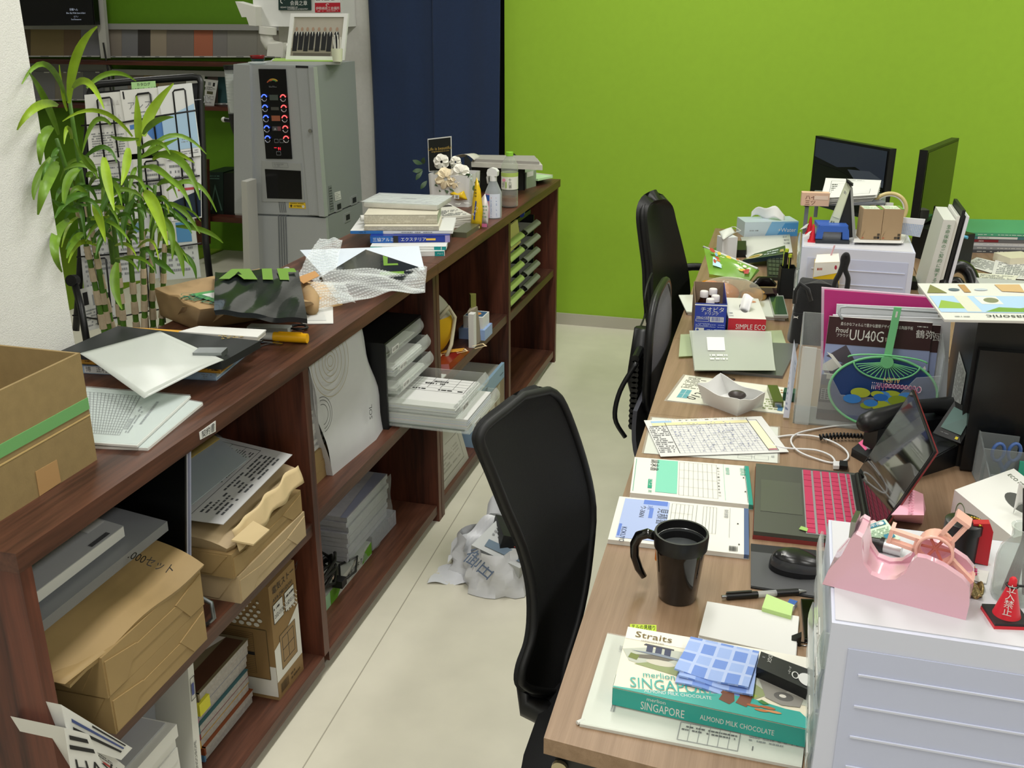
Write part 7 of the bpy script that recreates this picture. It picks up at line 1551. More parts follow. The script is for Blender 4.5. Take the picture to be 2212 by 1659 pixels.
# milky clear files in a pile
t=T('pale_green_file','pale green clear file under the milky file pile','clear file');q=[D(1466,771,.006),D(1703,758,.006),D(1688,714,.006),D(1470,723,.006)];sheetq('file',q,.0012,clear('film_green','#d6e2c0',f=.4,rough=.3),t)
t=T('closed_laptop','closed grey laptop beside the milky file pile','laptop');q=[D(1640,805,.014),D(1712,812,.014),D(1722,742,.014),D(1650,735,.014)];q=[D(1560,800,.008),D(1690,812,.008),D(1725,742,.008),D(1600,738,.008)]
obj('body',B().prism(q,(0,0,-.008)),mat('laptop_grey','#77797a',.4,.5),t,.002)
t=T('milky_files','pile of milky plastic files beside the red tissue box','clear files')
for i in range(5):
 j=lambda:rnd.uniform(-3,3)
 q=[onz(1500+j(),801-i*.5,ZDK+.008+i*.004),onz(1676+j(),800,ZDK+.008+i*.004),onz(1664+j(),716,ZDK+.010+i*.005),onz(1491+j(),714,ZDK+.010+i*.005)]
 obj('file',B().grid(lambda u,v:q[0]*(1-u)*(1-v)+q[1]*u*(1-v)+q[2]*u*v+q[3]*(1-u)*v+Z*.003*math.sin(u*3.1)*v,8,6,.001),clear('film_file','#e6eae2',f=.32,rough=.25),t,smooth=True)
pr(Q(*[p+Z*.002 for p in q]),[('r',.18,.45,.4,.8,'#e9ebe6'),('x',.2,.2,.42,.38,2,'#f2f4ee')],t)
# papers and tablet under the boxes
t=T('document_folder','pale folder of papers under the drink carton','folder');q=[D(1483,673,.012),D(1700,686,.012),D(1680,634,.012),D(1466,637,.012)]
obj('folder',B().prism(q,(0,0,-.004)),mat('folder_cream','#d3d8cc',.6),t,.001);obj('papers',B().prism([lerp(p,(q[0]+q[2])/2,.03)-Z*.004 for p in q],(0,0,-.008)),PAPER,t)
t=T('dark_tablet','dark green screened tablet beside the red tissue box','tablet');q=[D(1672,682,.02),D(1703,682,.02),D(1692,638,.02),D(1660,638,.02)];obj('body',B().prism(q,(0,0,-.0075)),mat('tablet_silver','#b9bcb9',.4,.4),t,.002);obj('screen_glass',B().prism([lerp(p,(q[0]+q[2])/2,.12)+Z*.0004 for p in q],Z*.0004),mat('tablet_screen','#3f5a40',.1),t)
# drink carton with four bottles
bx=Bx((1497,722),(1566,725),ZDK+.0125,.19,0);hh=zat(bx.lo[0],652)-ZDK-.0125;f,r_,bk,l=bx.lo
BLU=mat('carton_blue','#21379a',.3)
t=T('drink_carton','open blue drink carton with white lettering','carton')
def wall4(nm,p,q_,h0,h1,m,th=.0015):obj(nm,B().prism([p,q_,q_+Z*h1,p+Z*h0],(q_-p).cross(Z).normalized()*-th),m,t)
wall4('front_wall',f,r_,hh*.97,hh*.97,BLU);wall4('side_wall',r_,bk,hh*.97,hh*1.12,BLU);wall4('side_wall',l,f,hh*1.12,hh*.97,mat('card_inside','#8a7560',.8));wall4('back_wall',bk,l,hh*1.12,hh*1.12,mat('card_inside','#8a7560'))
obj('carton_floor',B().prism([f,r_,bk,l],Z*.002),mat('card_inside','#8a7560'),t)
pr(Q(f,r_,r_+Z*hh*.97,f+Z*hh*.97),[('r',.0,.93,1,.97,'#dfe2f0'),('t','チオビタ',.18,.74,.13,'w'),('t','ドリンク',.3,.64,.08,'w'),('t','100mL×10本',.06,.52,.07,'w','l',0,.8),('o',.06,.43,.46,.5,.001,'w'),('r',.5,.42,.92,.58,'w'),('b',.53,.44,.89,.57,'#21379a'),('x',.06,.24,.95,.38,4,'#aab4e0'),('r',.06,.1,.33,.22,'w'),('e',.13,.16,.04,.04,'#3a50a0'),('x',.42,.06,.95,.2,3,'#aab4e0')],t)
pr(Q(r_,bk,bk+Z*hh,r_+Z*hh),[('x',.1,.2,.9,.9,6,'#8a98d6')],t,'side_print')
uX,uY=(r_-f).normalized(),(l-f).normalized()
for i,(a,b_,hb)in enumerate(((.030,.115,1.0),(.058,.145,.97),(.062,.07,.93),(.045,.03,.9))):
 p=f+uX*a*1.0+uY*b_;t=T('drink_bottle','small brown drink bottle with a white cap in the blue carton','bottle','drink bottles in the blue carton');k=hh*1.03
 obj('bottle',B().lathe([(.019,.003),(.0195,.006),(.0195,k*.62),(.0115,k*.78),(.0115,k*.82)],p,18),mat('bottle_brown','#2a130c',.1),t,smooth=True)
 obj('cap',B().lathe([(.0125,k*.82),(.0125,k*.98),(.011,k)],p,20),mat('cap_white','#e4dfe0',.4),t,smooth=True)
# red tissue box
bx=Bx((1571,722),(1652,725),ZDK+.0125,.225,0);hh=zat(bx.lo[1],690)-ZDK-.0125;bx=Bx((1571,722),(1652,725),ZDK+.0125,.225,hh)
t=T('red_tissue_box','white tissue box with a red front lettered SIMPLE ECO','tissue box');bx.make('box',mat('tissue_box_white','#dcdcd2',.5),t,.002)
pr(bx.front(),[('r',0,0,1,1,'#b82030'),('t','SIMPLE ECO',.2,.35,.32,'w','l',0,.75)],t);pr(bx.top(),[('e',.5,.5,.12,.22,'#4a4844'),('e',.8,.82,.1,.05,'#c98a6a'),('x',.05,.05,.15,.3,2,'g')],t,'top_print')
pr(bx.right(),[('x',.1,.2,.9,.7,3,'#8a6a5a'),('r',0,0,1,.1,'#b82030')],t,'side_print')
c=(bx.hi[0]+bx.hi[2])/2;obj('tissue',B().grid(lambda u,v:c+V((-.012+.03*u+.01*v,-.03+.03*v+.01*math.sin(u*5),.045*math.sin(math.pi*.5*v)*(1-.2*u))),8,8,.0006),mat('tissue_white','#ececea'),t,smooth=2)
# ---------------------------------------------------------------- clear file box with brochures
YB=D(1712,914).y;xa,xb=D(1712,914).x,D(2008,932).x
t=T('clear_file_box','clear plastic file box holding brochures and folders','file box')
FB=clear('filebox_clear','#f7fafa',f=.10,rough=.12)
zz_=lambda py:ony(1740,py,YB).z
h1=zz_(705)-ZDK
obj('front_panel',B().prism([V((xa,YB,ZDK)),V((xb,YB,ZDK)),V((xb,YB,ZDK+h1*.62)),V((xb-.05,YB,ZDK+h1*.58)),V((xb-.09,YB,ZDK+h1*.34)),V((xa+.10,YB,ZDK+h1*.34)),V((xa+.06,YB,ZDK+h1*.62)),V((xa+.045,YB,ZDK+h1*.78)),V((xa+.01,YB,ZDK+h1*.8))],(0,.003,0)),FB,t,.0008)
obj('side_panel',B().prism([V((xa,YB,ZDK)),V((xa,YB+.12,ZDK)),V((xa,YB+.12,ZDK+h1)),V((xa,YB,ZDK+h1*.8))],(.003,0,0)),FB,t);obj('side_panel',B().prism([V((xb,YB,ZDK)),V((xb,YB+.12,ZDK)),V((xb,YB+.12,ZDK+h1)),V((xb,YB,ZDK+h1*.8))],(.003,0,0)),FB,t)
obj('back_panel',B().box(xa+.003,xb,YB+.117,YB+.12,ZDK,ZDK+h1),FB,t);obj('floor_panel',B().box(xa+.003,xb,YB+.003,YB+.117,ZDK,ZDK+.003),FB,t)
obj('corner_post',B().box(xa+.004,xa+.036,YB-.003,YB-.001,ZDK,ZDK+h1*.8),clear('filebox_edge','#f7fafa',f=.25,rough=.2),t,.001)
def leaf_in(nm,y,px,m,lab,cat,items=(),th=.004,tilt=.03):
 q=[ony(*p,y)for p in px];z0=ZDK+.004
 a,b_=V((q[0].x,y,z0)),V((q[1].x,y,z0));q=[a,b_,q[2]+V((0,tilt,0)),q[3]+V((0,tilt,0))]
 t=T(nm,lab,cat);obj('sheet',B().prism(q,(0,th,0)),m,t,.0008)
 if items:pr(Q(*q),list(items),t)
 return t,q
its=[('r',0,0,1,.74,'#8f9ac0'),('r',0,0,1,.44,'#55505a'),('p',[(0,.50),(.12,.54),(.3,.60),(.55,.60),(.95,.56),(.98,.40),(.6,.38),(.3,.36),(.05,.42)],'#5e5662'),('p',[(.02,.62),(.2,.74),(.3,.60),(.2,.56)],'#4e4852'),('p',[(0,.54),(.08,.60),(.16,.52),(.1,.48),(0,.48)],'#c9c6c0'),('p',[(.02,.66),(.08,.64),(.2,.52),(.18,.50)],'#e2e0da'),('p',[(.58,.54),(.68,.64),(.8,.52),(.7,.46)],'#dedbd4'),('p',[(.6,.53),(.68,.60),(.76,.52),(.7,.47)],'#4e4852'),('p',[(.86,.45),(.97,.6),(.985,.57),(.88,.42)],'#e2e0da'),('l',.02,.45,.9,.42,.003,'#d8d5cc'),('r',.05,.40,.35,.44,'#b3aca0'),('r',.4,.38,.8,.41,'#8a847c'),
 ('r',0,.74,1,1,'#35191b'),('t','柔らかなフォルムで豊かな屋根デザインを彩る陶器平板',.12,.925,.026,'w','l',0,.72),('T','Proud',.08,.855,.2,.05,'w'),('t','プラウド',.09,.815,.026,'w','l',0,.8),('T','UU40G',.215,.79,.55,.105,'w'),('t','防災',.57,.80,.03,'#c9b8a8','l',10),('t','鶴弥',.85,.86,.06,'w'),('x',.86,.95,.96,.97,1,'w')]
low=[('r',0,0,1,.32,'#3a3336'),('r',0,.30,.5,.34,'#6a5a50'),('g',.02,.2,.2,.3,5,5,.001,'#b9b4b0'),('r',0,.1,1,.17,'#7d7674'),('r',0,0,1,.06,'#4a3a38')]
leaf_in('roof_brochure',YB+.035,((1762,905),(1990,925),(2018,706),(1792,691)),mat('brochure_paper','#d6d3cc',.3),'roof tile brochure lettered Proud UU40G in the clear file box','brochure',its+low)
leaf_in('roof_brochure',YB+.045,((1775,905),(2002,925),(2036,712),(1810,700)),mat('brochure_paper','#d6d3cc'),'second roof brochure peeking out behind the first one','brochure',its[:4]+[('r',0,.74,1,1,'#35191b'),('t','瓦',.93,.86,.06,'w')])
for i,(c_,m_,lab)in enumerate((('#d9dbe0',((1765,900),(2040,925),(2058,697),(1800,688)),'white folder right behind the roof brochures'),('#c9ccd0',((1790,900),(2020,925),(2030,675),(1808,665)),'grey ring folder stuffed with papers in the clear file box'),('#e2e2e0',((1800,900),(2030,925),(2052,690),(1812,672)),'sheaf of white papers in the grey ring folder'),('#b02a74',((1775,900),(2030,920),(2022,652),(1781,633)),'magenta folder at the back of the clear file box'),('#dfc4d8',((1770,900),(2026,920),(2024,648),(1775,628)),'pale lilac folder behind the magenta one'))):
 leaf_in('folder',YB+.055+.012*i,m_,mat('folder_'+c_[1:],c_,.4),lab,'folder',th=.006)
obj('ring_folder_lip',B().tube([ony(1820,690,YB+.06),ony(1812,678,YB+.065),ony(1815,664,YB+.07),ony(1830,662,YB+.072),ony(2040,676,YB+.072)],.003,8),mat('folder_edge_grey','#aab0b4',.35),smooth=2,label='grey rolled edge of the ring folder in the file box',cat='folder')
leaf_in('thin_leaflets',YB+.02,((1695,868),(1708,868),(1722,790),(1715,742)),mat('leaflet_blue','#cfd2e0',.5),'thin leaflets leaning outside the clear file box','leaflets',[('x',.1,.1,.9,.9,12,'#6a7aa0')])
# ---------------------------------------------------------------- round fan (front print left plain)
t=T('round_fan','round plastic fan with a light green handle and blue face','hand fan')
Yf=YB+.012;cf=ony(1906,848,Yf);rx=(ony(2025,848,Yf).x-ony(1788,848,Yf).x)/2;rz=(ony(1906,775,Yf).z-ony(1906,920,Yf).z)/2
FG=mat('fan_green','#74c488',.35)
ell=lambda k,a:cf+V((rx*k*math.cos(a),.012*math.sin(a),rz*k*math.sin(a)))
obj('fan_face',B().prism([ell(.97,2*math.pi*i/40)for i in range(40)],(0,.002,0)),mat('fan_blue','#1c3a70',.3),t)
obj('fan_rim',B().tube([ell(1.0,2*math.pi*i/48)for i in range(48)],.003,8,True),FG,t,smooth=2)
fq=Q(cf+V((-rx,-.0015,-rz)),cf+V((rx,-.0015,-rz)),cf+V((rx,-.0015,rz)),cf+V((-rx,-.0015,rz)),off=.012)
rf=random.Random(4);blobs=[]
for i in range(22):
 a=rf.uniform(0,6.28);r=rf.uniform(.1,.8);u,v=.5+.5*r*math.cos(a),.42+.34*r*math.sin(a);s=rf.uniform(.05,.1);blobs.append(('e',u,min(.5,v),s,s*.8,rf.choice(('#2f6fc0','#3a82d0','#a9b83a','#8aa030','#4f90d8'))))
pr(fq,blobs+[('t','Ooooooooohh!!!',.845,.675,.11,'#f0dfe6','l',180,.62),('t','Ooooooooohh!!!',.835,.668,.095,'#b8487c','l',180,.64),('t','ALIEN',.64,.76,.075,'#e0c080','l',180,.8)],t)
top_=ony(1941,669,Yf)+V((0,.02,0));bot=ony(1918,770,Yf)+V((0,.006,0))
obj('fan_handle',B().obox((top_+bot)/2,(top_-bot)/2,V((.008,0,0)),V((0,.003,0))),FG,t,.003)
obj('handle_slot',B().obox(lerp(bot,top_,.86)+V((0,-.0032,0)),(top_-bot)*.06,V((.002,0,0)),V((0,.0004,0))),PAPER,t,.0005)
hub=ony(1916,782,Yf)+V((0,.002,0))
for i in range(17):
 a=math.pi+.32+(math.pi-.64)*i/16;e=hub+V((.055*math.cos(a)*1.25,-.003,.036*math.sin(a)*(1.15-.2*abs(math.cos(a)))));obj('fan_rib',B().cyl(hub+V((0,-.003,0)),e,.0012,n=6),FG,t)
obj('fan_hub',B().cyl(hub+V((0,-.006,0)),hub+V((0,.002,0)),.014,n=20),FG,t,smooth=True)
obj('fan_arc',B().tube([hub+V((.072*math.cos(a),-.003,.042*math.sin(a)))for a in[math.pi+.1+(math.pi-.2)*i/16 for i in range(17)]],.0022,6),FG,t,smooth=2)
obj('fan_arc',B().tube([hub+V((.085*math.cos(a),-.003,.012*math.sin(a)+.004))for a in[.05+(math.pi-.1)*i/12 for i in range(13)]],.0022,6),FG,t,smooth=2)
# ---------------------------------------------------------------- black tote bag with straps
t=T('black_pouch','black cloth tote bag with a standing strap loop','bag');ya=D(1750,745).y
CLB=mat('cloth_black','#131416',.85,bump=.3,bs=300,sheen=.2)
x0_,x1_=ony(1704,700,ya).x,ony(1800,700,ya).x;zt5=ony(1760,618,ya).z
def tote(u,v):
 a=2*math.pi*u;cx_,w_=(x0_+x1_)/2,(x1_-x0_)/2;sx=math.copysign(abs(math.cos(a))**.6,math.cos(a));sy=math.copysign(abs(math.sin(a))**.6,math.sin(a))
 k=1-.12*v**3+.03*math.sin(a*5+v*4);return V((cx_+w_*sx*k+.012*v,ya+.05+.05*sy*k*(1-.2*v),ZDK+(zt5-ZDK)*v*(1+.03*math.sin(a*3)*v)))
obj('bag_body',B().grid(tote,40,12),CLB,t,smooth=2);obj('bag_top',B().grid(lambda u,v:lerp(tote(u,1),V(((x0_+x1_)/2+.012,ya+.05,zt5+.008)),v),40,3),CLB,t,smooth=2)
obj('bag_bottom',B().prism([tote(i/20,0)for i in range(20)],Z*.001),CLB,t)
P2=lambda x,y,o=0.:ony(x,y,ya+.02+o)
obj('front_pocket',B().grid(lambda u,v:tote(.5+.5*u,.0+.52*v)+V((0,-.006,0)),24,6,.002),CLB,t,smooth=True)
obj('strap',B().tube([P2(1716,655,-.03),P2(1718,630,-.035),P2(1728,612,-.03),P2(1745,625,-.035),P2(1752,650,-.035)],.006,8),CLB,t,smooth=2)
sp=[(1800,640),(1803,612),(1814,590),(1820,572),(1822,556),(1829,550),(1831,562),(1826,582),(1832,604),(1826,640)]
obj('strap_loop',B().tube(smooth_path([P2(x,y,.0)for x,y in sp],6),.0075,8),CLB,t,smooth=2)
q=P2(1719,685,-.085);pr(Q(q+V((-.008,0,-.006)),q+V((.008,0,-.006)),q+V((.008,0,.006)),q+V((-.008,0,.006)),off=.001),[('c',.5,.9,.35,.5,.0018,'w',3.3,6.1),('c',.5,.1,.35,.5,.0018,'w',.2,2.9)],t,'logo')
# lemon tea pouch with straw
t=T('tea_carton','yellow lemon tea carton with a pink straw','drink carton');yl=ya+.115
q=[ony(*p,yl)for p in((1752,640),(1818,640),(1814,566),(1760,568))];q[0].z=q[1].z=ZDK
obj('carton',B().prism(q,(0,.05,0)),mat('carton_yellow','#e8c22a',.35),t,.003)
obj('carton_top',B().prism([q[3]+Z*.0005,q[2]+Z*.0005,q[2]+V((-.004,.02,.018)),q[3]+V((.004,.02,.018))],(0,.012,0)),mat('carton_top_white','#e6e2d6',.4),t,.002)
pr(Q(*q),[('p',[(0,.8),(1,.86),(1,1),(0,1)],'#e9e6dc'),('p',[(.3,.66),(.55,.72),(.9,.66),(.9,.56),(.55,.5),(.3,.56)],'#a01c2c'),('t','Lipton',.36,.57,.07,'w','l',0,.8),('x',.1,.88,.35,.95,1,'#b04a30'),('e',.85,.93,.05,.03,'#b03048')],t)
a=ony(1792,560,yl+.02);obj('straw',B().cyl(a,ony(1803,530,yl+.02),.0024,n=8),mat('straw_pink','#e2b4bc',.4),t,smooth=True)
# ---------------------------------------------------------------- black computer on the facing desk
t=T('computer_tower','black computer tower with a white sticker on its side','computer')
c0=D(2045,945);x0_=.385;y0_,y1_,z1_=2.13,2.40,1.03
obj('case',B().box(x0_,x0_+.2,y0_,y1_,ZDK,z1_),mat('tower_black','#141617',.35),t,.006,smooth=True)
obj('front_bezel',B().box(x0_+.008,x0_+.192,y0_-.025,y0_,ZDK+.004,z1_-.06),mat('tower_front','#0f1113',.25),t,.01,3,smooth=True)
q=[onx(*p,x0_-.001)for p in((2053,800),(2088,745),(2066,709),(2053,770))]
q=Q(V((x0_-.0008,y0_+.15,ZDK+.10)),V((x0_-.0008,y0_+.03,ZDK+.08)),V((x0_-.0008,y0_+.03,ZDK+.2)),V((x0_-.0008,y0_+.15,ZDK+.21)));pr(q,[('r',0,0,1,1,'#b3b6b4'),('x',.08,.05,.92,.95,14,'#5a5c5a')],t,'sticker')
obj('grey_case',B().box(x0_+.02,x0_+.18,y0_-.02,y0_+.22,z1_,z1_+.03),mat('case_silver','#a9abaa',.4),label='flat grey case on the computer tower',cat='box',bevel=.003)
t=T('garden_catalogue','open catalogue with a blue sky picture on the grey case','catalogue');zc_=z1_+.036
q=[onz(2040,690,zc_),onz(2260,694,zc_),onz(2230,612,zc_),onz(1982,612,zc_)]
for i in range(3):obj('page_layer',B().prism([lerp(p,(q[0]+q[2])/2,.004*i)-Z*(.0018*i)for p in q],Z*-.0016),mat('gloss_paper','#dededa',.3),t)
pr(Q(*q),[('r',.02,.18,.98,.62,'#a9c8e4'),('p',[(.02,.28),(.1,.5),(.26,.42),(.3,.28)],'#8fb04a'),('p',[(.45,.2),(.6,.32),(.8,.3),(.98,.36),(.98,.2)],'#6f9a3c'),('p',[(.28,.2),(.42,.2),(.36,.62),(.24,.62)],'#d3d3c4'),('p',[(.46,.4),(.66,.4),(.62,.6),(.42,.6)],'#e6e6d6'),('e',.56,.5,.07,.07,'#7d8266'),('p',[(.02,.7),(.1,.95),(.16,.8),(.2,.7)],'#7a7a4a'),('e',.28,.8,.05,.04,'#5a6a78'),('p',[(.36,.72),(.42,.72),(.4,.95),(.34,.95)],'#b08a5a'),('e',.52,.8,.06,.03,'#b9c4cc'),('p',[(.7,.75),(.9,.72),(.88,.95),(.66,.95)],'#c9a878'),('t','Panasonic',.98,.12,.085,'k','l',180,.9),('x',.12,.05,.3,.09,1,'g')],t)
# ================================================================ FAR DESK
ZF=.95
fa_,fr_=onz(1733,533,ZF),onz(1975,540,ZF)
drawer_case(fa_.x,fr_.x,fa_.y,fa_.y+.30,ZDK,ZF,'white drawer unit carrying the blue hole punch and brown cartons',4,('領収','図面','保険','控え'))
G=lambda px,py,dz=0.:onz(px,py,ZF+.0015+dz)
t=T('hole_punch','blue desktop hole punch','hole punch');a,b_=G(1761,525),G(1834,527);dv=b_-a;nv=V((-dv.y,dv.x,0)).normalized()
obj('base',B().obox((a+b_)/2+nv*.04+Z*.005,dv*.5,nv*.045,Z*.005),mat('punch_dark','#2b3036',.4),t,.003)
PBL=mat('punch_blue','#3a62b4',.35)
pf=[(0,.012),(.04,.04),(.1,.052),(.9,.052),(.96,.04),(1,.012),(.80,.012),(.78,.034),(.22,.034),(.20,.012)]
obj('frame_arch',B().prism([a+dv*u+Z*(v*1.0)+nv*.004 for u,v in pf],nv*.02),PBL,t,.003,smooth=True);obj('lever_top',B().obox((a+b_)/2+nv*.05+Z*.047,dv*.44,nv*.04,Z*.006),PBL,t,.004,smooth=True)
obj('gauge_plate',B().obox((a+b_)/2+nv*.02+Z*.018,dv*.27,nv*.004,Z*.014),mat('punch_steel','#9aa0a8',.3,.7),t,.001)
for i,(x,y,lab)in enumerate(((1752,505,'small red cone beside the desk calendar'),(1752,522,'small red cone with a gold chain beside the hole punch'))):
 c=G(x-4+6*i,y);t=T('toy_cone',lab,'toy cone');obj('base',B().box(c.x-.013,c.x+.013,c.y-.013,c.y+.013,c.z,c.z+.004),mat('cone_red','#d02634'),t,.001);obj('cone',B().lathe([(.0105,.004),(.003,.05),(.0015,.054)],c,18),mat('cone_red','#d02634'),t,smooth=True)
 obj('tag',B().prism([c+V((-.03,-.004,.012)),c+V((-.012,-.01,.02)),c+V((-.004,-.006,.034)),c+V((-.012,-.004,.03))],V((0,.001,0))),PAPER,t)
# desk calendar
t=T('desk_calendar','tent desk calendar seen edge on','calendar');ap=G(1832,500,.135);yk=ap.y
a0,a1,b0,b1=G(1788,518),G(1800,500),G(1838,520),G(1846,500)
ap0=ony(1832,392,a0.y+.0);ap1=ap0+V((.012,.12,0))
yk=a0.y
K=lambda y,*ps:[V((p.x,y+.05*max(0,p.z-ZF),max(p.z,ZF+.002)))for p in(ony(*p,y)for p in ps)]
obj('page_face',B().prism(K(yk,(1776,516),(1800,518),(1838,406),(1828,392)),V((0,.002,0))),mat('calendar_page','#c9d0b4',.6),t)
pr(Q(*K(yk-.001,(1776,516),(1800,518),(1838,406),(1828,392))),[('x',.15,.05,.85,.35,4,'#5a6a50'),('p',[(.1,.4),(.9,.4),(.9,.9),(.1,.9)],'#d6dcc0'),('x',.3,.8,.7,.9,1,'g')],t)
obj('back_board',B().prism(K(yk+.004,(1800,518),(1848,512),(1842,408),(1832,392)),V((0,.002,0))),mat('calendar_board','#1a1b1c',.5),t)
obj('stand_leg',B().prism(K(yk-.002,(1842,514),(1849,512),(1842,406),(1837,406)),V((0,.002,0))),mat('calendar_rim','#9a9c98',.4),t)
ap0,ap1=ony(1828,394,yk),ony(1842,404,yk)
obj('spiral',B().tube([lerp(ap0,ap1,s)+V((0,.01*math.sin(s*40),.006+.005*math.cos(s*40)))for s in[i/40 for i in range(41)]],.0016,5),mat('spiral_black','#101010',.4),t,smooth=2)
# brown cartons
for i,(xl_,xr_,lab)in enumerate(((1858,1901,'left brown drink carton with a leaf mark on the white drawers'),(1902,1945,'right brown drink carton next to the tape roll'))):
 bx=Bx((xl_,517+i),(xr_,518+i),ZF+.012,.06,0);h_=zat(bx.lo[0],452)-ZF-.012;bx=Bx((xl_,517+i),(xr_,518+i),ZF+.012,.06,h_);t=T('brown_carton',lab,'carton','brown cartons on the white drawers')
 bx.make('carton',mat('carton_kraft','#a58c6c',.75),t,.0015);pr(bx.front(),[('r',.82,.03,.95,.11,'k'),('r',.66,.03,.8,.11,'#4a4034'),('r',.82,.13,.95,.21,'#4a4034'),('p',[(.05,.06),(.12,.2),(.2,.3),(.1,.12)],'#7d6a50'),('p',[(.05,.02),(.18,.06),(.1,.09)],'#b05a40')],t)
 pr(bx.top(),[('r',.05,.05,.8,.95,'#d6dccb'),('x',.1,.2,.75,.8,3,'#5a8a4a'),('r',.85,.0,1,1,'#6fa04a')],t,'top_label')
for i in range(5):sheetq('loose_slip',[G(1846+rnd.uniform(-4,4),524,.002*i),G(1950+rnd.uniform(-4,4),526,.002*i),G(1962,500,.002*i),G(1850,498,.002*i)],.0016,PAPER,label='white slip in the pile under the brown cartons',cat='slip',group='slips under the brown cartons')
t=T('tape_roll','roll of cream packing tape with a white core','tape roll');c=G(1915,492,.0);c=V((c.x,c.y,ZF+.06))
obj('tape',B().tube([c+V((.052*math.cos(k),.01*math.sin(k)*.0,.052*math.sin(k)))for k in[i*2*math.pi/40 for i in range(40)]],.006,8,True),mat('tape_cream','#cdbb84',.35),t,smooth=2);obj('core',B().tube([c+V((.045*math.cos(k),.0,.045*math.sin(k)))for k in[i*2*math.pi/40 for i in range(40)]],.003,6,True),PAPER,t,smooth=2)
obj('holder',B().prism([c+V((-.018,.006,-.058)),c+V((.018,.006,-.058)),c+V((.012,.006,.02)),c+V((-.012,.006,.02))],V((0,.01,0))),mat('holder_white','#dcdcd8',.5),t,.003)
# raised tray of papers
zr_=ZF+.085
t=T('paper_organizer','grey letter tray heaped with printed forms','letter tray');q=[onz(1736,446,zr_),onz(1912,442,zr_),onz(1905,400,zr_),onz(1760,402,zr_)]
q=[V((p.x,min(p.y,q[0].y+.28),zr_))for p in q]
obj('tray',B().prism(q,Z*.006),mat('tray_slate','#6f737a',.4),t,.002)
for p in(q[0],q[1],q[2],q[3]):obj('support',B().box(p.x-.006+.01*(1 if p.x<.15 else-1),p.x+.006+.01*(1 if p.x<.15 else-1),p.y-.006,p.y+.006,ZF+.0015,zr_),mat('tray_slate','#6f737a'),t)
for i in range(6):
 qq=[q[0]+V((.05+rnd.uniform(-.006,.006),.0,.007+.004*i)),q[1]+V((-.03+rnd.uniform(-.01,.01),.01,.007+.004*i)),q[2]+V((-.02,0,.012+.007*i)),q[3]+V((.03,0,.012+.007*i))]
 sheetq('form',qq,.0012,PAPER,t)
pr(Q(*[p+Z*.0014 for p in qq]),[('o',.12,.1,.85,.85,.0014,'g'),('g',.12,.1,.85,.7,1,7,.0009,'g'),('x',.14,.12,.24,.7,6,'k'),('x',.4,.9,.7,.95,1,'g')],t)
bx=Bx((1730,444),(1790,446),zr_+.0065,.03,.04);t=T('snack_carton','flat pink and beige snack carton beside the heap of forms','carton');bx.make('carton',mat('carton_salmon','#d9b49a',.5),t,.002);pr(bx.front(),[('t','ハイ',.12,.5,.3,'#5a2a20'),('t','三ツ',.12,.1,.3,'#5a2a20'),('r',.45,.5,.95,.8,'#e6cdb8')],t)
# blank calendar strip, gingham notepad
t=T('gingham_pad','blue gingham paper pad beside the brown cartons','notepad');q=[ony(*p,fa_.y+.16)for p in((1946,505),(1987,512),(1999,474),(1950,470))];lift=ZF+.0015-min(q[0].z,q[1].z)
q=[p+Z*max(0,lift*.0)for p in q];obj('pad',B().prism(q,(0,.006,0)),mat('pad_white','#dfe2ea',.6),t);pr(Q(*q),[('r',0,0,1,.68,'#8fa9d6'),('g',0,0,1,.68,12,8,.0012,'w')],t)
# ---------------------------------------------------------------- monitors
def monitor(nm,lab,tl,tr,z,hgt,thick,m,items=None,back=False):
 a,b_=onz(*tl,z),onz(*tr,z);t=T(nm,lab,'monitor');d=(b_-a).normalized();n=d.cross(Z).normalized()
 if n.dot(CAM-a)<0:n=-n
 q=[a-Z*hgt,b_-Z*hgt,b_,a]
 obj('casing',B().prism(q,n*-thick),mat('monitor_black','#0d0e0f',.35),t,.003)
 Q_=Q(*q);s=[Q_.at(u,v)+n*.0004 for u,v in((.022,.06),(.978,.06),(.978,.965),(.022,.965))];obj('screen',B().prism(s,n*.0006),m,t)
 c=(a+b_)/2-n*thick*.6;zb_=z-hgt
 obj('stand_neck',B().box(c.x-.02,c.x+.02,c.y-.015,c.y+.015,ZDK+.01,zb_+.05),mat('monitor_black','#0d0e0f'),t,.003);obj('stand_foot',B().box(c.x-.1,c.x+.1,c.y-.08,c.y+.08,ZDK,ZDK+.012),mat('monitor_black','#0d0e0f'),t,.004)
 obj('back_hub',B().obox(c-n*.02+Z*(-.14+z-c.z),d*.1,n*.02,Z*.08),mat('monitor_black','#0d0e0f'),t,.006)
 if items:pr(Q(*[p+n*.001 for p in s]),items,t,'picture')
 return t
SCR=mat('screen_dark','#0c0f0c',.08,spec=.6)
monitor('computer_monitor','black monitor showing a dim landscape behind the heap of forms',(1762,293),(1923,322),1.12,.28,.03,mat('screen_on','#0d120f',.15,emit=.0),[('p',[(0,.72),(.35,.62),(.6,.68),(1,.5),(1,1),(0,1)],mat('screen_sky','#262c36',.2,emit=.35)),('p',[(.5,.62),(.8,.66),(1,.56),(1,.46),(.6,.5)],mat('screen_mist','#3a4048',.2,emit=.35)),('p',[(0,.0),(1,.0),(1,.46),(.6,.5),(.35,.58),(0,.62)],mat('screen_land','#0b100a',.2,emit=.3))])
monitor('computer_monitor','black monitor with a dark glossy screen turned to the facing desk',(2005,325),(2072,298),1.12,.29,.03,SCR)
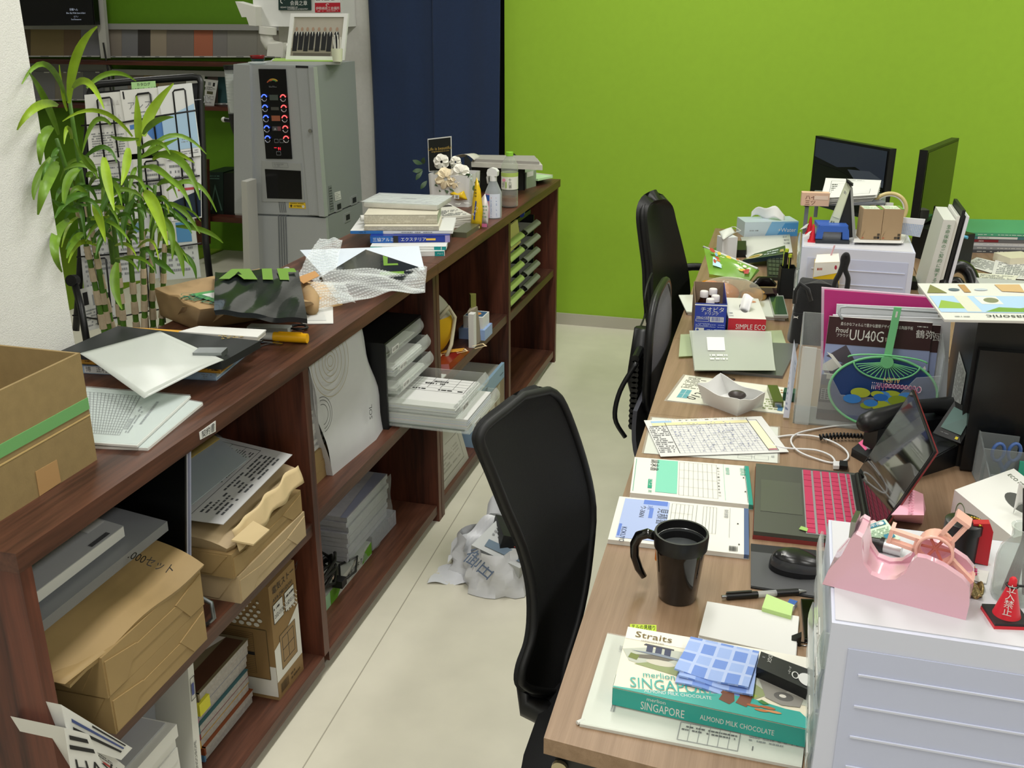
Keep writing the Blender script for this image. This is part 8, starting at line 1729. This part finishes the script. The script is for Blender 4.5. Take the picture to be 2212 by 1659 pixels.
# ---------------------------------------------------------------- far left part of the desk
bx=Bx((1607,512),(1722,510),ZDK,.115,0);h_=zat(bx.lo[0],480)-ZDK;bx=Bx((1607,512),(1722,510),ZDK,.115,h_);t=T('water_tissue_box','pale blue tissue box lettered Water','tissue box');bx.make('box',mat('tissue_pale','#c3d3dc',.5),t,.002)
pr(bx.front(),[('p',[(.38,0),(1,0),(1,1),(.5,1)],'#7fb4dc'),('p',[(.6,0),(1,0),(1,.9),(.75,.9)],'#4a94d0'),('t','+Water',.62,.3,.28,'w'),('x',.1,.35,.26,.5,1,'g')],t)
c=(bx.hi[0]+bx.hi[2])/2;obj('tissue',B().grid(lambda u,v:c+V((-.07+.14*u,.02*math.sin(u*6)*(1-v),.005+.05*v*math.sin(math.pi*(.15+.7*u))+.008*math.sin(u*11))),16,6,.0006),mat('tissue_white','#ececea'),t,smooth=2)
bx=Bx((1558,562),(1590,560),ZDK,.05,0);h_=zat(bx.lo[0],514)-ZDK;Bx((1558,562),(1590,560),ZDK,.05,h_).make('small_white_box',mat('box_white','#dcdee0',.5),label='upright small white box under the face mask',cat='box',bevel=.001)
t=T('face_mask','white face mask lying on the small white box','mask');zm=ZDK+h_+.004;q=[onz(*p,zm)for p in((1562,518),(1588,502),(1580,490),(1553,500))];obj('mask',B().grid(lambda u,v:q[0]*(1-u)*(1-v)+q[1]*u*(1-v)+q[2]*u*v+q[3]*(1-u)*v+Z*.012*math.sin(math.pi*u)*math.sin(math.pi*v),8,6,.001),mat('mask_white','#e0e2dc',.8),t,smooth=2)
obj('ear_loop',B().tube([q[1],q[1]+V((.02,.02,.004)),q[2]+V((.015,.0,.0)),q[2]],.0014,6),mat('mask_white','#e0e2dc'),t,smooth=2)
obj('black_gadget',B().prism([D(*p,.03)for p in((1592,540),(1612,540),(1612,520),(1592,520))],Z*-.03),mat('gadget_black','#171918',.4),label='black gadget behind the small white box',cat='gadget',bevel=.004)
t=T('blank_paper','blank white sheet lying before the pale blue tissue box','sheet');q=[D(1612,556,.01),D(1712,545,.03),D(1706,506,.01),D(1600,512,.006)];obj('sheet',B().grid(lambda u,v:q[0]*(1-u)*(1-v)+q[1]*u*(1-v)+q[2]*u*v+q[3]*(1-u)*v,4,4,.001),PAPER,t,smooth=2);pr(Q(*q,off=.002),[('x',.85,.4,.97,.95,3,'g')],t)
t=T('food_pack','dark blue food pack with a printed dish','food pack');q=[D(1604,562,.028),D(1698,548,.05),D(1696,530,.05),D(1630,548,.03)];obj('pack',B().prism(q,Z*-.016),mat('pack_navy','#1f3038',.3,coat=.4),t,.005);pr(Q(*q),[('e',.2,.35,.2,.3,'#cfc3a0'),('e',.2,.35,.14,.2,'#a08a40'),('x',.45,.2,.8,.8,2,'#cfdcdc'),('r',.85,.3,.95,.6,'#b0a060')],t)
t=T('numeric_keypad','dark green grey calculator with wide keys','calculator');q=[D(1658,598,.012),D(1694,600,.012),D(1694,552,.035),D(1656,550,.035)];obj('body',B().prism(q,Z*-.012),mat('calc_body','#232822',.5),t,.003);kq=Q(*q)
for i in range(4):
 for j in range(5):obj('key',B().prism([kq.at(.08+.22*i,.06+.18*j),kq.at(.26+.22*i,.06+.18*j),kq.at(.26+.22*i,.2+.18*j),kq.at(.08+.22*i,.2+.18*j)],kq.n*.003),mat('calc_key','#3a4236',.5),t)
# pen stand with yellow pens
bx=Bx((1682,645),(1715,646),ZDK,.06,0);h_=zat(bx.lo[0],580)-ZDK;bx=Bx((1682,645),(1715,646),ZDK,.06,h_);t=T('pen_cup','square black pen holder','pen holder');f,r_,bk,l=bx.lo
for p,q_ in((f,r_),(r_,bk),(bk,l),(l,f)):obj('cup_wall',B().prism([p,q_,q_+Z*h_,p+Z*h_],(q_-p).cross(Z).normalized()*-.002),mat('holder_black','#151617',.5),t)
obj('cup_floor',B().prism(bx.lo,Z*.003),mat('holder_black','#151617'),t)
for i,(u,lab)in enumerate(((.25,'taller black pen with a lime clip in the pen holder'),(.65,'shorter black pen with a lime clip in the pen holder'))):
 p=lerp(f,r_,u)+(l-f)*.5;t=T('clip_pen',lab,'pen');hp=h_+.05-.018*i;obj('barrel',B().cyl(p+Z*.004,p+V((.004*(1-2*i),0,hp)),.005,n=12),mat('pen_black','#131314'),t,smooth=True);obj('lime_cap',B().cyl(p+V((.004*(1-2*i),0,hp)),p+V((.004*(1-2*i),0,hp+.01)),.0065,n=12),mat('lime','#cbdc3a',.4),t,smooth=True);obj('lime_clip',B().obox(p+V((-.005,-.004,hp-.022)),V((.001,0,0)),V((0,.0015,0)),Z*.025),mat('lime','#cbdc3a'),t)
obj('dark_glasses_case',B().tube([D(1622,618,.02),D(1640,608,.028),D(1660,608,.028),D(1676,616,.02)],[.006,.018,.018,.006],12),mat('case_gloss_black','#14110f',.2),smooth=2,label='glossy black case beside the bread',cat='case')
obj('maroon_pouch',B().hexa([D(*p)for p in((1630,645),(1685,645),(1680,622),(1632,622))],[D(*p,.035)for p in((1636,635),(1672,634),(1668,622),(1636,622))]),mat('pouch_maroon','#3a1f28',.6),label='dark maroon pouch behind the red tissue box',cat='pouch',bevel=.008,smooth=True)
# bread in clear bags
t=T('bread_pack','orange bread rolls in a clear bag','bread');BR_=mat('bread_crust','#b5702a',.5,nz=.2,ns=25,bump=.3,bs=40)
obj('loaf',B().ball(D(1550,640,.035)+V((0,.05,0)),.05,20,(1.35,1,.7)),BR_,t,smooth=2);obj('loaf',B().ball(D(1625,645,.022)+V((0,.04,0)),.035,16,(1.3,1,.7)),mat('bread_pale','#c89a5a',.5,nz=.2,ns=25),t,smooth=2)
obj('clear_bag',B().ball(D(1575,642,.045)+V((0,.05,0)),.062,24,(1.7,1.1,.85)),clear('bag_film','#f6efe0',f=.14,rough=.06,bump=.8,bs=30),t,smooth=2)
obj('orange_wrap',B().ball(D(1530,640,.032)+V((0,.05,0)),.054,18,(1.0,1.05,.75)),mat('wrap_orange','#e07a1c',.25,coat=.4,bump=.4,bs=40),t,smooth=2)
t=T('snack_pack','green and yellow printed snack pack lying on the bread','snack bag')
q=[D(1530,605,.07),D(1632,612,.05),D(1642,570,.09),D(1520,535,.12)]
q=[onz(1532,592,ZDK+.09),onz(1620,605,ZDK+.085),onz(1636,580,ZDK+.12),onz(1520,533,ZDK+.13)]
def packf(u,v):return q[0]*(1-u)*(1-v)+q[1]*u*(1-v)+q[2]*u*v+q[3]*(1-u)*v+V((0,-.3,.95))*.02*math.sin(math.pi*u)*math.sin(math.pi*v)
obj('pack',B().grid(packf,16,12,.012),mat('pack_green','#7aa844',.25,coat=.5,bump=.25,bs=30),t,smooth=True)
rf=random.Random(8);pr(Q(*[packf(u,v)+V((0,-.006,.012))for u,v in((0.04,.06),(.96,.06),(.96,.94),(.04,.94))]),[('p',[(.08,.2),(.3,.15),(.3,.5),(.12,.6)],'#b8dcea'),('r',.3,.3,.75,.75,'#d9dca8')]+[('e',rf.uniform(.1,.9),rf.uniform(.25,.9),rf.uniform(.03,.07),rf.uniform(.05,.1),rf.choice(('#e0c040','#c87a3a','#e8e6d8','#5a9a3a','#b04030','#78b0d0')),10)for _ in range(26)]+[('p',[(.86,.05),(.97,.1),(.95,.5),(.86,.4)],'#b03a30')],t)
obj('pack_seal',B().tube([packf(u,1.0)for u in(0,.25,.5,.75,1)],.004,6),mat('seal_white','#dfe2dc',.4),t,smooth=2)
obj('green_bowl',B().cyl(D(1556,555,.0),D(1556,545,.02),.04,n=24),mat('bowl_leaf','#4f7a2a',.4),label='green coaster behind the snack pack',cat='coaster',smooth=True)
# ---------------------------------------------------------------- facing desk, far part
t=T('binder_white','white ring binder with a green spine text standing on the desk','binder');a=V((.455,3.50,ZDK))
q=[ony(*p,3.50)for p in((1985,625),(2030,625),(2048,502),(2012,488))];x0_,x1_=.45,.487
h_=.27
obj('cover',B().prism([V((.445,3.50,ZDK)),V((.487,3.50,ZDK)),V((.515,3.50,ZDK+h_)),V((.478,3.50,ZDK+h_))],(0,.24,0)),mat('binder_offwhite','#d6d7d3',.5),t,.002)
pr(Q(V((.452,3.499,ZDK)),V((.487,3.499,ZDK)),V((.515,3.499,ZDK+h_)),V((.483,3.499,ZDK+h_)),off=.001),[('t',ch,.5,.9-.06*i,.04,'#3f7a4c','c')for i,ch in enumerate('生命保険のご契約に関する重要書類')],t)
for i,(c_,lab)in enumerate((('#e2e2de','white paper sheaf beside the standing white binder'),('#14161a','black clip file beside the standing white binder'),('#dcdde6','white folder behind the black clip file'))):
 o_=.042+.014*i;obj('file',B().prism([V((.447+o_,3.51,ZDK)),V((.457+o_,3.51,ZDK)),V((.487+o_,3.52,ZDK+h_+.02*(i==1)+.01)),V((.477+o_,3.52,ZDK+h_+.02*(i==1)+.01))],(0,.22,0)),mat('file_'+c_[1:],c_,.5),label=lab,cat='file',bevel=.001)
bx=Bx((2050,578),(2096,572),ZDK,.2,0);h_=zat(bx.lo[0],510)-ZDK;bx=Bx((2050,578),(2096,572),ZDK,.2,h_);t=T('black_box','plain black box with a blue pen on it','box');bx.make('box',mat('box_black','#16191a',.4),t,.003)
t=T('blue_pen','light blue pen lying on the black box','pen');a,b_=onz(2053,506,ZDK+h_+.006),onz(2090,513,ZDK+h_+.006);obj('barrel',B().cyl(a,b_,.006,n=12),mat('pen_lightblue','#5fb0d6',.35),t,smooth=True);obj('tip',B().cyl(a+(a-b_)*.12,a,.002,.005,10),mat('steel','#9fa2a4'),t,smooth=True)
Bx((2040,490),(2064,488),ZDK+h_,.07,.05).make('grey_speaker',mat('speaker_grey','#a3a39c',.5),label='small grey box on top of the black box',cat='speaker',bevel=.004)
z=ZDK
for i,(c_,h_,lab)in enumerate((('#4a4c52',.012,'dark grey magazine at the bottom of the magazine pile'),('#8a8c90',.012,'silver magazine in the magazine pile'),('#c3c3c8',.013,'white magazine in the magazine pile'),('#6a6a6e',.012,'grey magazine with a red box lettered AIDA'),('#4a7a80',.011,'exterior catalogue with a blue grey spine near the top'),('#4aa07a',.012,'green patterned catalogue on top of the magazine pile'))):
 bx=Bx((2086,545),(2300,550),ZDK,.28,h_);jx=V((rnd.uniform(-.012,.012),rnd.uniform(-.01,.01),z-ZDK));bx.lo=[p+jx for p in bx.lo];bx.hi=[p+jx for p in bx.hi];t=T('magazine',lab,'magazine','magazines on the facing desk');bx.make('pages',mat('mag_pages2','#b9b6b2',.7,nz=.1,ns=90),t,.001);f_=mat('magc_'+c_[1:],c_,.35)
 obj('cover',B().prism([p+Z*.0003 for p in bx.hi],Z*.001),f_,t);pr(bx.front(),[('r',0,0,1,1,c_)]+([('r',.03,.1,.28,.95,'#7a1f2a'),('t','AIDA',.08,.25,.5,'w')]if i==3 else[('r',.1,.1,.5,.9,'w'),('t','EXTERIOR CATALOG',.11,.25,.5,'#3a4a50','l',0,.55)]if i==4 else[('x',.1,.3,.9,.7,1,'w')]),t)
 z+=h_+.0014
pr(bx.top(),[('p',[(.0,.1),(.2,.9),(.3,.9),(.1,.1)],'#7fc4a0'),('r',.45,.3,.75,.7,'#e0dcb8'),('r',.25,.7,.38,.85,'#8a5a3a'),('r',.8,.4,.9,.6,'#d8d4a0'),('l',.1,.5,.5,.8,.004,'w')],t)
for i,(px,lab)in enumerate(((((2080,572),(2140,590),(2190,575),(2110,556)),'printed form sheet before the magazine pile'),(((2140,600),(2215,604),(2240,570),(2150,562)),'printed table sheet before the magazine pile'),(((2105,612),(2185,616),(2200,596),(2110,590)),'cream paper strip on the facing desk'))):
 t=T('form_sheet',lab,'sheet');q=[D(*p,.003+.002*i)for p in px];sheetq('sheet',q,.001,PAPER if i<2 else mat('paper_cream','#dcdccb'),t);pr(Q(*[p+Z*.001 for p in q]),[('x',.1,.1,.9,.9,8,'g')]+([('g',.3,.1,.95,.8,8,8,.001,'g')]if i==1 else[]),t)
Bx((2180,575),(2240,572),ZDK,.1,.03).make('beige_box',mat('box_cream','#c3b184',.6),label='flat beige box beside the printed table sheet',cat='box',bevel=.002)
Bx((2088,628),(2120,630),ZDK,.06,.025).make('white_case',mat('case_white','#dcdcda',.4),label='small white case before the printed form',cat='case',bevel=.006)
c=D(2196,640,.06);obj('black_dish',B().lathe([(.02,0),(.045,.025),(.043,.026),(.018,.004)],V((c.x,c.y,ZDK)),24),mat('dish_black','#1c1d20',.3),label='small black dish behind the catalogue on the computer',cat='dish',smooth=True)
t=T('black_headset','black curved armrest leaning beside the white binder','armrest')
obj('arm',B().tube(smooth_path([D(2030,640,.02),D(2045,590,.08),D(2070,575,.10),D(2095,590,.08),D(2110,640,.02)],5),.022,10),mat('armrest_black','#111214',.3),t,smooth=2);obj('inner_arm',B().tube(smooth_path([D(2030,650,.01),D(2048,615,.05),D(2070,608,.06),D(2085,640,.02)],5),.014,10),mat('armrest_black','#111214'),t,smooth=2)
obj('adapter_box',B().box(.40,.44,3.62,3.70,ZDK,ZDK+.03),mat('adapter_black','#131415',.5),label='black power adapter between the drawers and the binder',cat='adapter',bevel=.003)
# ================================================================ CHAIRS
def chair_base(t,c,m,seatz=.45):
 c=V(c);obj('gas_column',B().cyl(c+Z*.09,c+Z*(seatz-.06),.026,.022,16),m,t,smooth=True)
 for k in range(5):
  a=2*math.pi*k/5+.5;d=V((math.cos(a),math.sin(a),0));e=c+d*.27+Z*.075
  obj('base_arm',B().tube([c+Z*.10,c+d*.12+Z*.095,e],[.024,.021,.015],8),m,t,smooth=2)
  w=obj('caster',B().cyl(e+V((-d.y,d.x,0))*.02-Z*.045,e-V((-d.y,d.x,0))*.02-Z*.045,.029,n=16),mat('caster_black','#0d0e10',.4),t,.004,smooth=True)
  obj('caster_hood',B().tube([e-Z*.045+V((d.x*.032*math.cos(q_),d.y*.032*math.cos(q_),.032*math.sin(q_)))for q_ in[math.pi*i/8 for i in range(9)]],.008,6),m,w,smooth=2)
MESH=mat('chair_mesh','#0b0c0e',.75,nz=.25,ns=700,bump=.6,bs=900)
FRM=mat('chair_plastic','#111214',.4)
# ---- near mesh chair, turned towards the camera, pushed in under the desk
t=T('mesh_chair','black mesh office chair with a tall curved back pushed under the desk','chair')
P0,N0=V((-.43,1.38,.97)),V((.97,-.25,.1)).normalized()
left=[(1150,1490),(1128,1475),(1130,1440),(1147,1390),(1154,1330),(1150,1260),(1130,1180),(1096,1100),(1062,1015),(1040,962),(1038,940),(1052,918),(1090,888),(1130,855)]
right=[(1205,1500),(1215,1480),(1222,1430),(1238,1380),(1252,1330),(1266,1260),(1276,1180),(1281,1110),(1275,1055),(1262,1000),(1243,940),(1222,885),(1205,855),(1180,841)]
LP=smooth_path([onpl(x,y,P0,N0)for x,y in left],4);RP_=smooth_path([onpl(x,y,P0,N0)for x,y in right],4);n_=len(LP)-1
def backf(u,v):
 i=v*n_;k=min(int(i),n_-1);f_=i-k;a=lerp(LP[k],LP[k+1],f_);b_=lerp(RP_[k],RP_[k+1],f_)
 e=min(1,v*9,(1-v)*9);return lerp(a,b_,u)-N0*(.022*math.sin(math.pi*u)*e)
obj('backrest_mesh',B().grid(backf,14,n_,.014),MESH,t,smooth=True)
rim=LP+RP_[::-1]
obj('backrest_rim',B().tube(rim[::2],.0075,8,True),mat('chair_rim','#0d0e10',.6),t,smooth=2)
bc_=(LP[0]+RP_[0])/2;sp=(bc_+(LP[8]+RP_[8])/2)/2
sc_=V((bc_.x+.24,bc_.y-.06,0))
def seatf(u,v,top=1):
 a=2*math.pi*u;k=v;sx=math.copysign(abs(math.cos(a))**.55,math.cos(a));sy=math.copysign(abs(math.sin(a))**.55,math.sin(a))
 return sc_+V((.245*sx*k,.225*sy*k,(.452-.03*k**6)if top else(.40+.02*k)))
obj('seat',B().grid(lambda u,v:seatf(u,v),40,10),mat('seat_fabric','#0d0e11',.85,nz=.2,ns=400,bump=.3,bs=700),t,smooth=2)
obj('seat_shell',B().grid(lambda u,v:lerp(seatf(u,1),sc_+V((0,0,.39)),v),40,3),FRM,t,smooth=2)
obj('back_support',B().tube([sc_+V((-.05,0,.385)),lerp(sc_+V((-.2,.02,.38)),bc_,.6)-N0*.05,sp-N0*.045],[.024,.024,.018],10),FRM,t,smooth=2)
chair_base(t,sc_,FRM)
# ---- middle chair: grey fabric seen from the side
t=T('grey_fabric_chair','grey fabric office chair with a ribbed black back shell','chair')
GF=mat('fabric_grey','#6b6a70',.9,nz=.15,ns=500,bump=.3,bs=700)
Xc=-.365;pz=lambda px,py,x=Xc:onx(px,py,x)
top_=pz(1440,688);ybk=top_.y
zt6=.86;Yc=2.78
def pad_(x0,th,y0,y1,z0,z1):
 def f(u,v):
  a=2*math.pi*u;sy=math.copysign(abs(math.cos(a))**.6,math.cos(a));sz=math.copysign(abs(math.sin(a))**.6,math.sin(a));r=math.sin(math.pi*.5*v)**.6
  return V((x0+th*(1-v**3)+.02*sy*sy*0,(y0+y1)/2+(y1-y0)/2*sy*v,(z0+z1)/2+(z1-z0)/2*sz*v))
 return f
obj('back_cushion',B().grid(pad_(-.345,.028,2.66,3.06,.50,.845),40,8),GF,t,smooth=2)
obj('back_cushion_edge',B().tube([V((-.348,(2.66+3.06)/2+.205*math.copysign(abs(math.cos(a))**.6,math.cos(a)),.6725+.178*math.copysign(abs(math.sin(a))**.6,math.sin(a))))for a in[2*math.pi*i/40 for i in range(40)]],.012,8,True),FRM,t,smooth=2)
obj('back_shell',B().grid(lambda u,v:lerp(pad_(-.352,-.03,2.665,3.055,.505,.84)(u,1),pad_(-.352,-.03,2.665,3.055,.505,.84)(u,0),v),40,6),FRM,t,smooth=2)
for i in range(14):obj('bellows_rib',B().cyl((-.39,2.70,.47+i*.016),(-.39,2.79,.47+i*.016),.012,n=8),FRM,t,smooth=True)
obj('spine_bar',B().tube([V((-.39,2.86,.72)),V((-.405,2.86,.56)),V((-.37,2.86,.42)),V((-.2,2.86,.39))],[.03,.032,.03,.025],10),FRM,t,smooth=2)
obj('arm_loop',B().tube(smooth_path([V((-.38,2.665,.68)),V((-.42,2.64,.60)),V((-.43,2.63,.52)),V((-.40,2.64,.46))],5),.007,8),FRM,t,smooth=2)
sc_=V((-.10,2.84,0))
obj('seat',B().grid(lambda u,v:seatf(u,v),40,10),GF,t,smooth=2);obj('seat_shell',B().grid(lambda u,v:lerp(seatf(u,1),sc_+V((0,0,.39)),v),40,3),FRM,t,smooth=2)
obj('seat_skirt',B().grid(lambda u,v:V((-.375-.02*math.sin(math.pi*v)+.05*v,2.60+.2*u,.56-.24*v)),8,8,.012),mat('fabric_slate','#4d4e56',.9),t,smooth=True)
chair_base(t,sc_,FRM)
# ---- far black chair
t=T('black_office_chair','tall black office chair beside the green wall','chair')
pl,pn=V((-.40,3.72,.9)),V((.93,-.34,.12)).normalized()
left=[(1440,745),(1420,700),(1412,640),(1410,580),(1403,520),(1398,470),(1402,445),(1415,433)]
right=[(1472,745),(1485,700),(1492,650),(1488,590),(1475,530),(1462,480),(1453,445),(1437,430)]
LP=smooth_path([onpl(x,y,pl,pn)for x,y in left],4);RP_=smooth_path([onpl(x,y,pl,pn)for x,y in right],4);n_=len(LP)-1
obj('backrest',B().grid(backf,12,n_,.04),mat('chair_leather','#0f100f',.45,bump=.15,bs=200),t,smooth=True)
obj('back_frame',B().tube([LP[i]-pn*.02 for i in range(0,n_+1,2)],.012,8),FRM,t,smooth=2)
bm_=(LP[0]+RP_[0])/2
sc_=V((-.16,3.66,0))
obj('seat',B().grid(lambda u,v:seatf(u,v),40,10),mat('chair_leather','#0f100f'),t,smooth=2);obj('seat_shell',B().grid(lambda u,v:lerp(seatf(u,1),sc_+V((0,0,.39)),v),40,3),FRM,t,smooth=2)
for yy in(-.05,.05):obj('back_bracket',B().tube([sc_+V((-.08,yy,.385)),V((bm_.x-.03,bm_.y+yy,.42)),lerp(LP[6],RP_[6],.5+yy*3)-pn*.045],[.018,.018,.014],8),FRM,t,smooth=2)
arm=smooth_path([V((-.20,3.95,.40)),V((-.20,3.97,.55)),V((-.25,3.95,.64)),V((-.36,3.93,.655)),V((-.42,3.9,.64))],4)
obj('armrest',B().tube(arm,.016,8),FRM,t,smooth=2)
chair_base(t,sc_,FRM)
obj('hanging_cord',B().tube(smooth_path([onx(x,y,-.45)for x,y in((1408,590),(1398,615),(1392,650),(1393,680),(1382,710),(1374,738))],5),.0035,6),mat('cable_black','#141414'),smooth=2,label='thin black cord hanging from the far chair',cat='cable')
settle()
bpy.data.objects.remove(_fo);bpy.data.curves.remove(_fc)
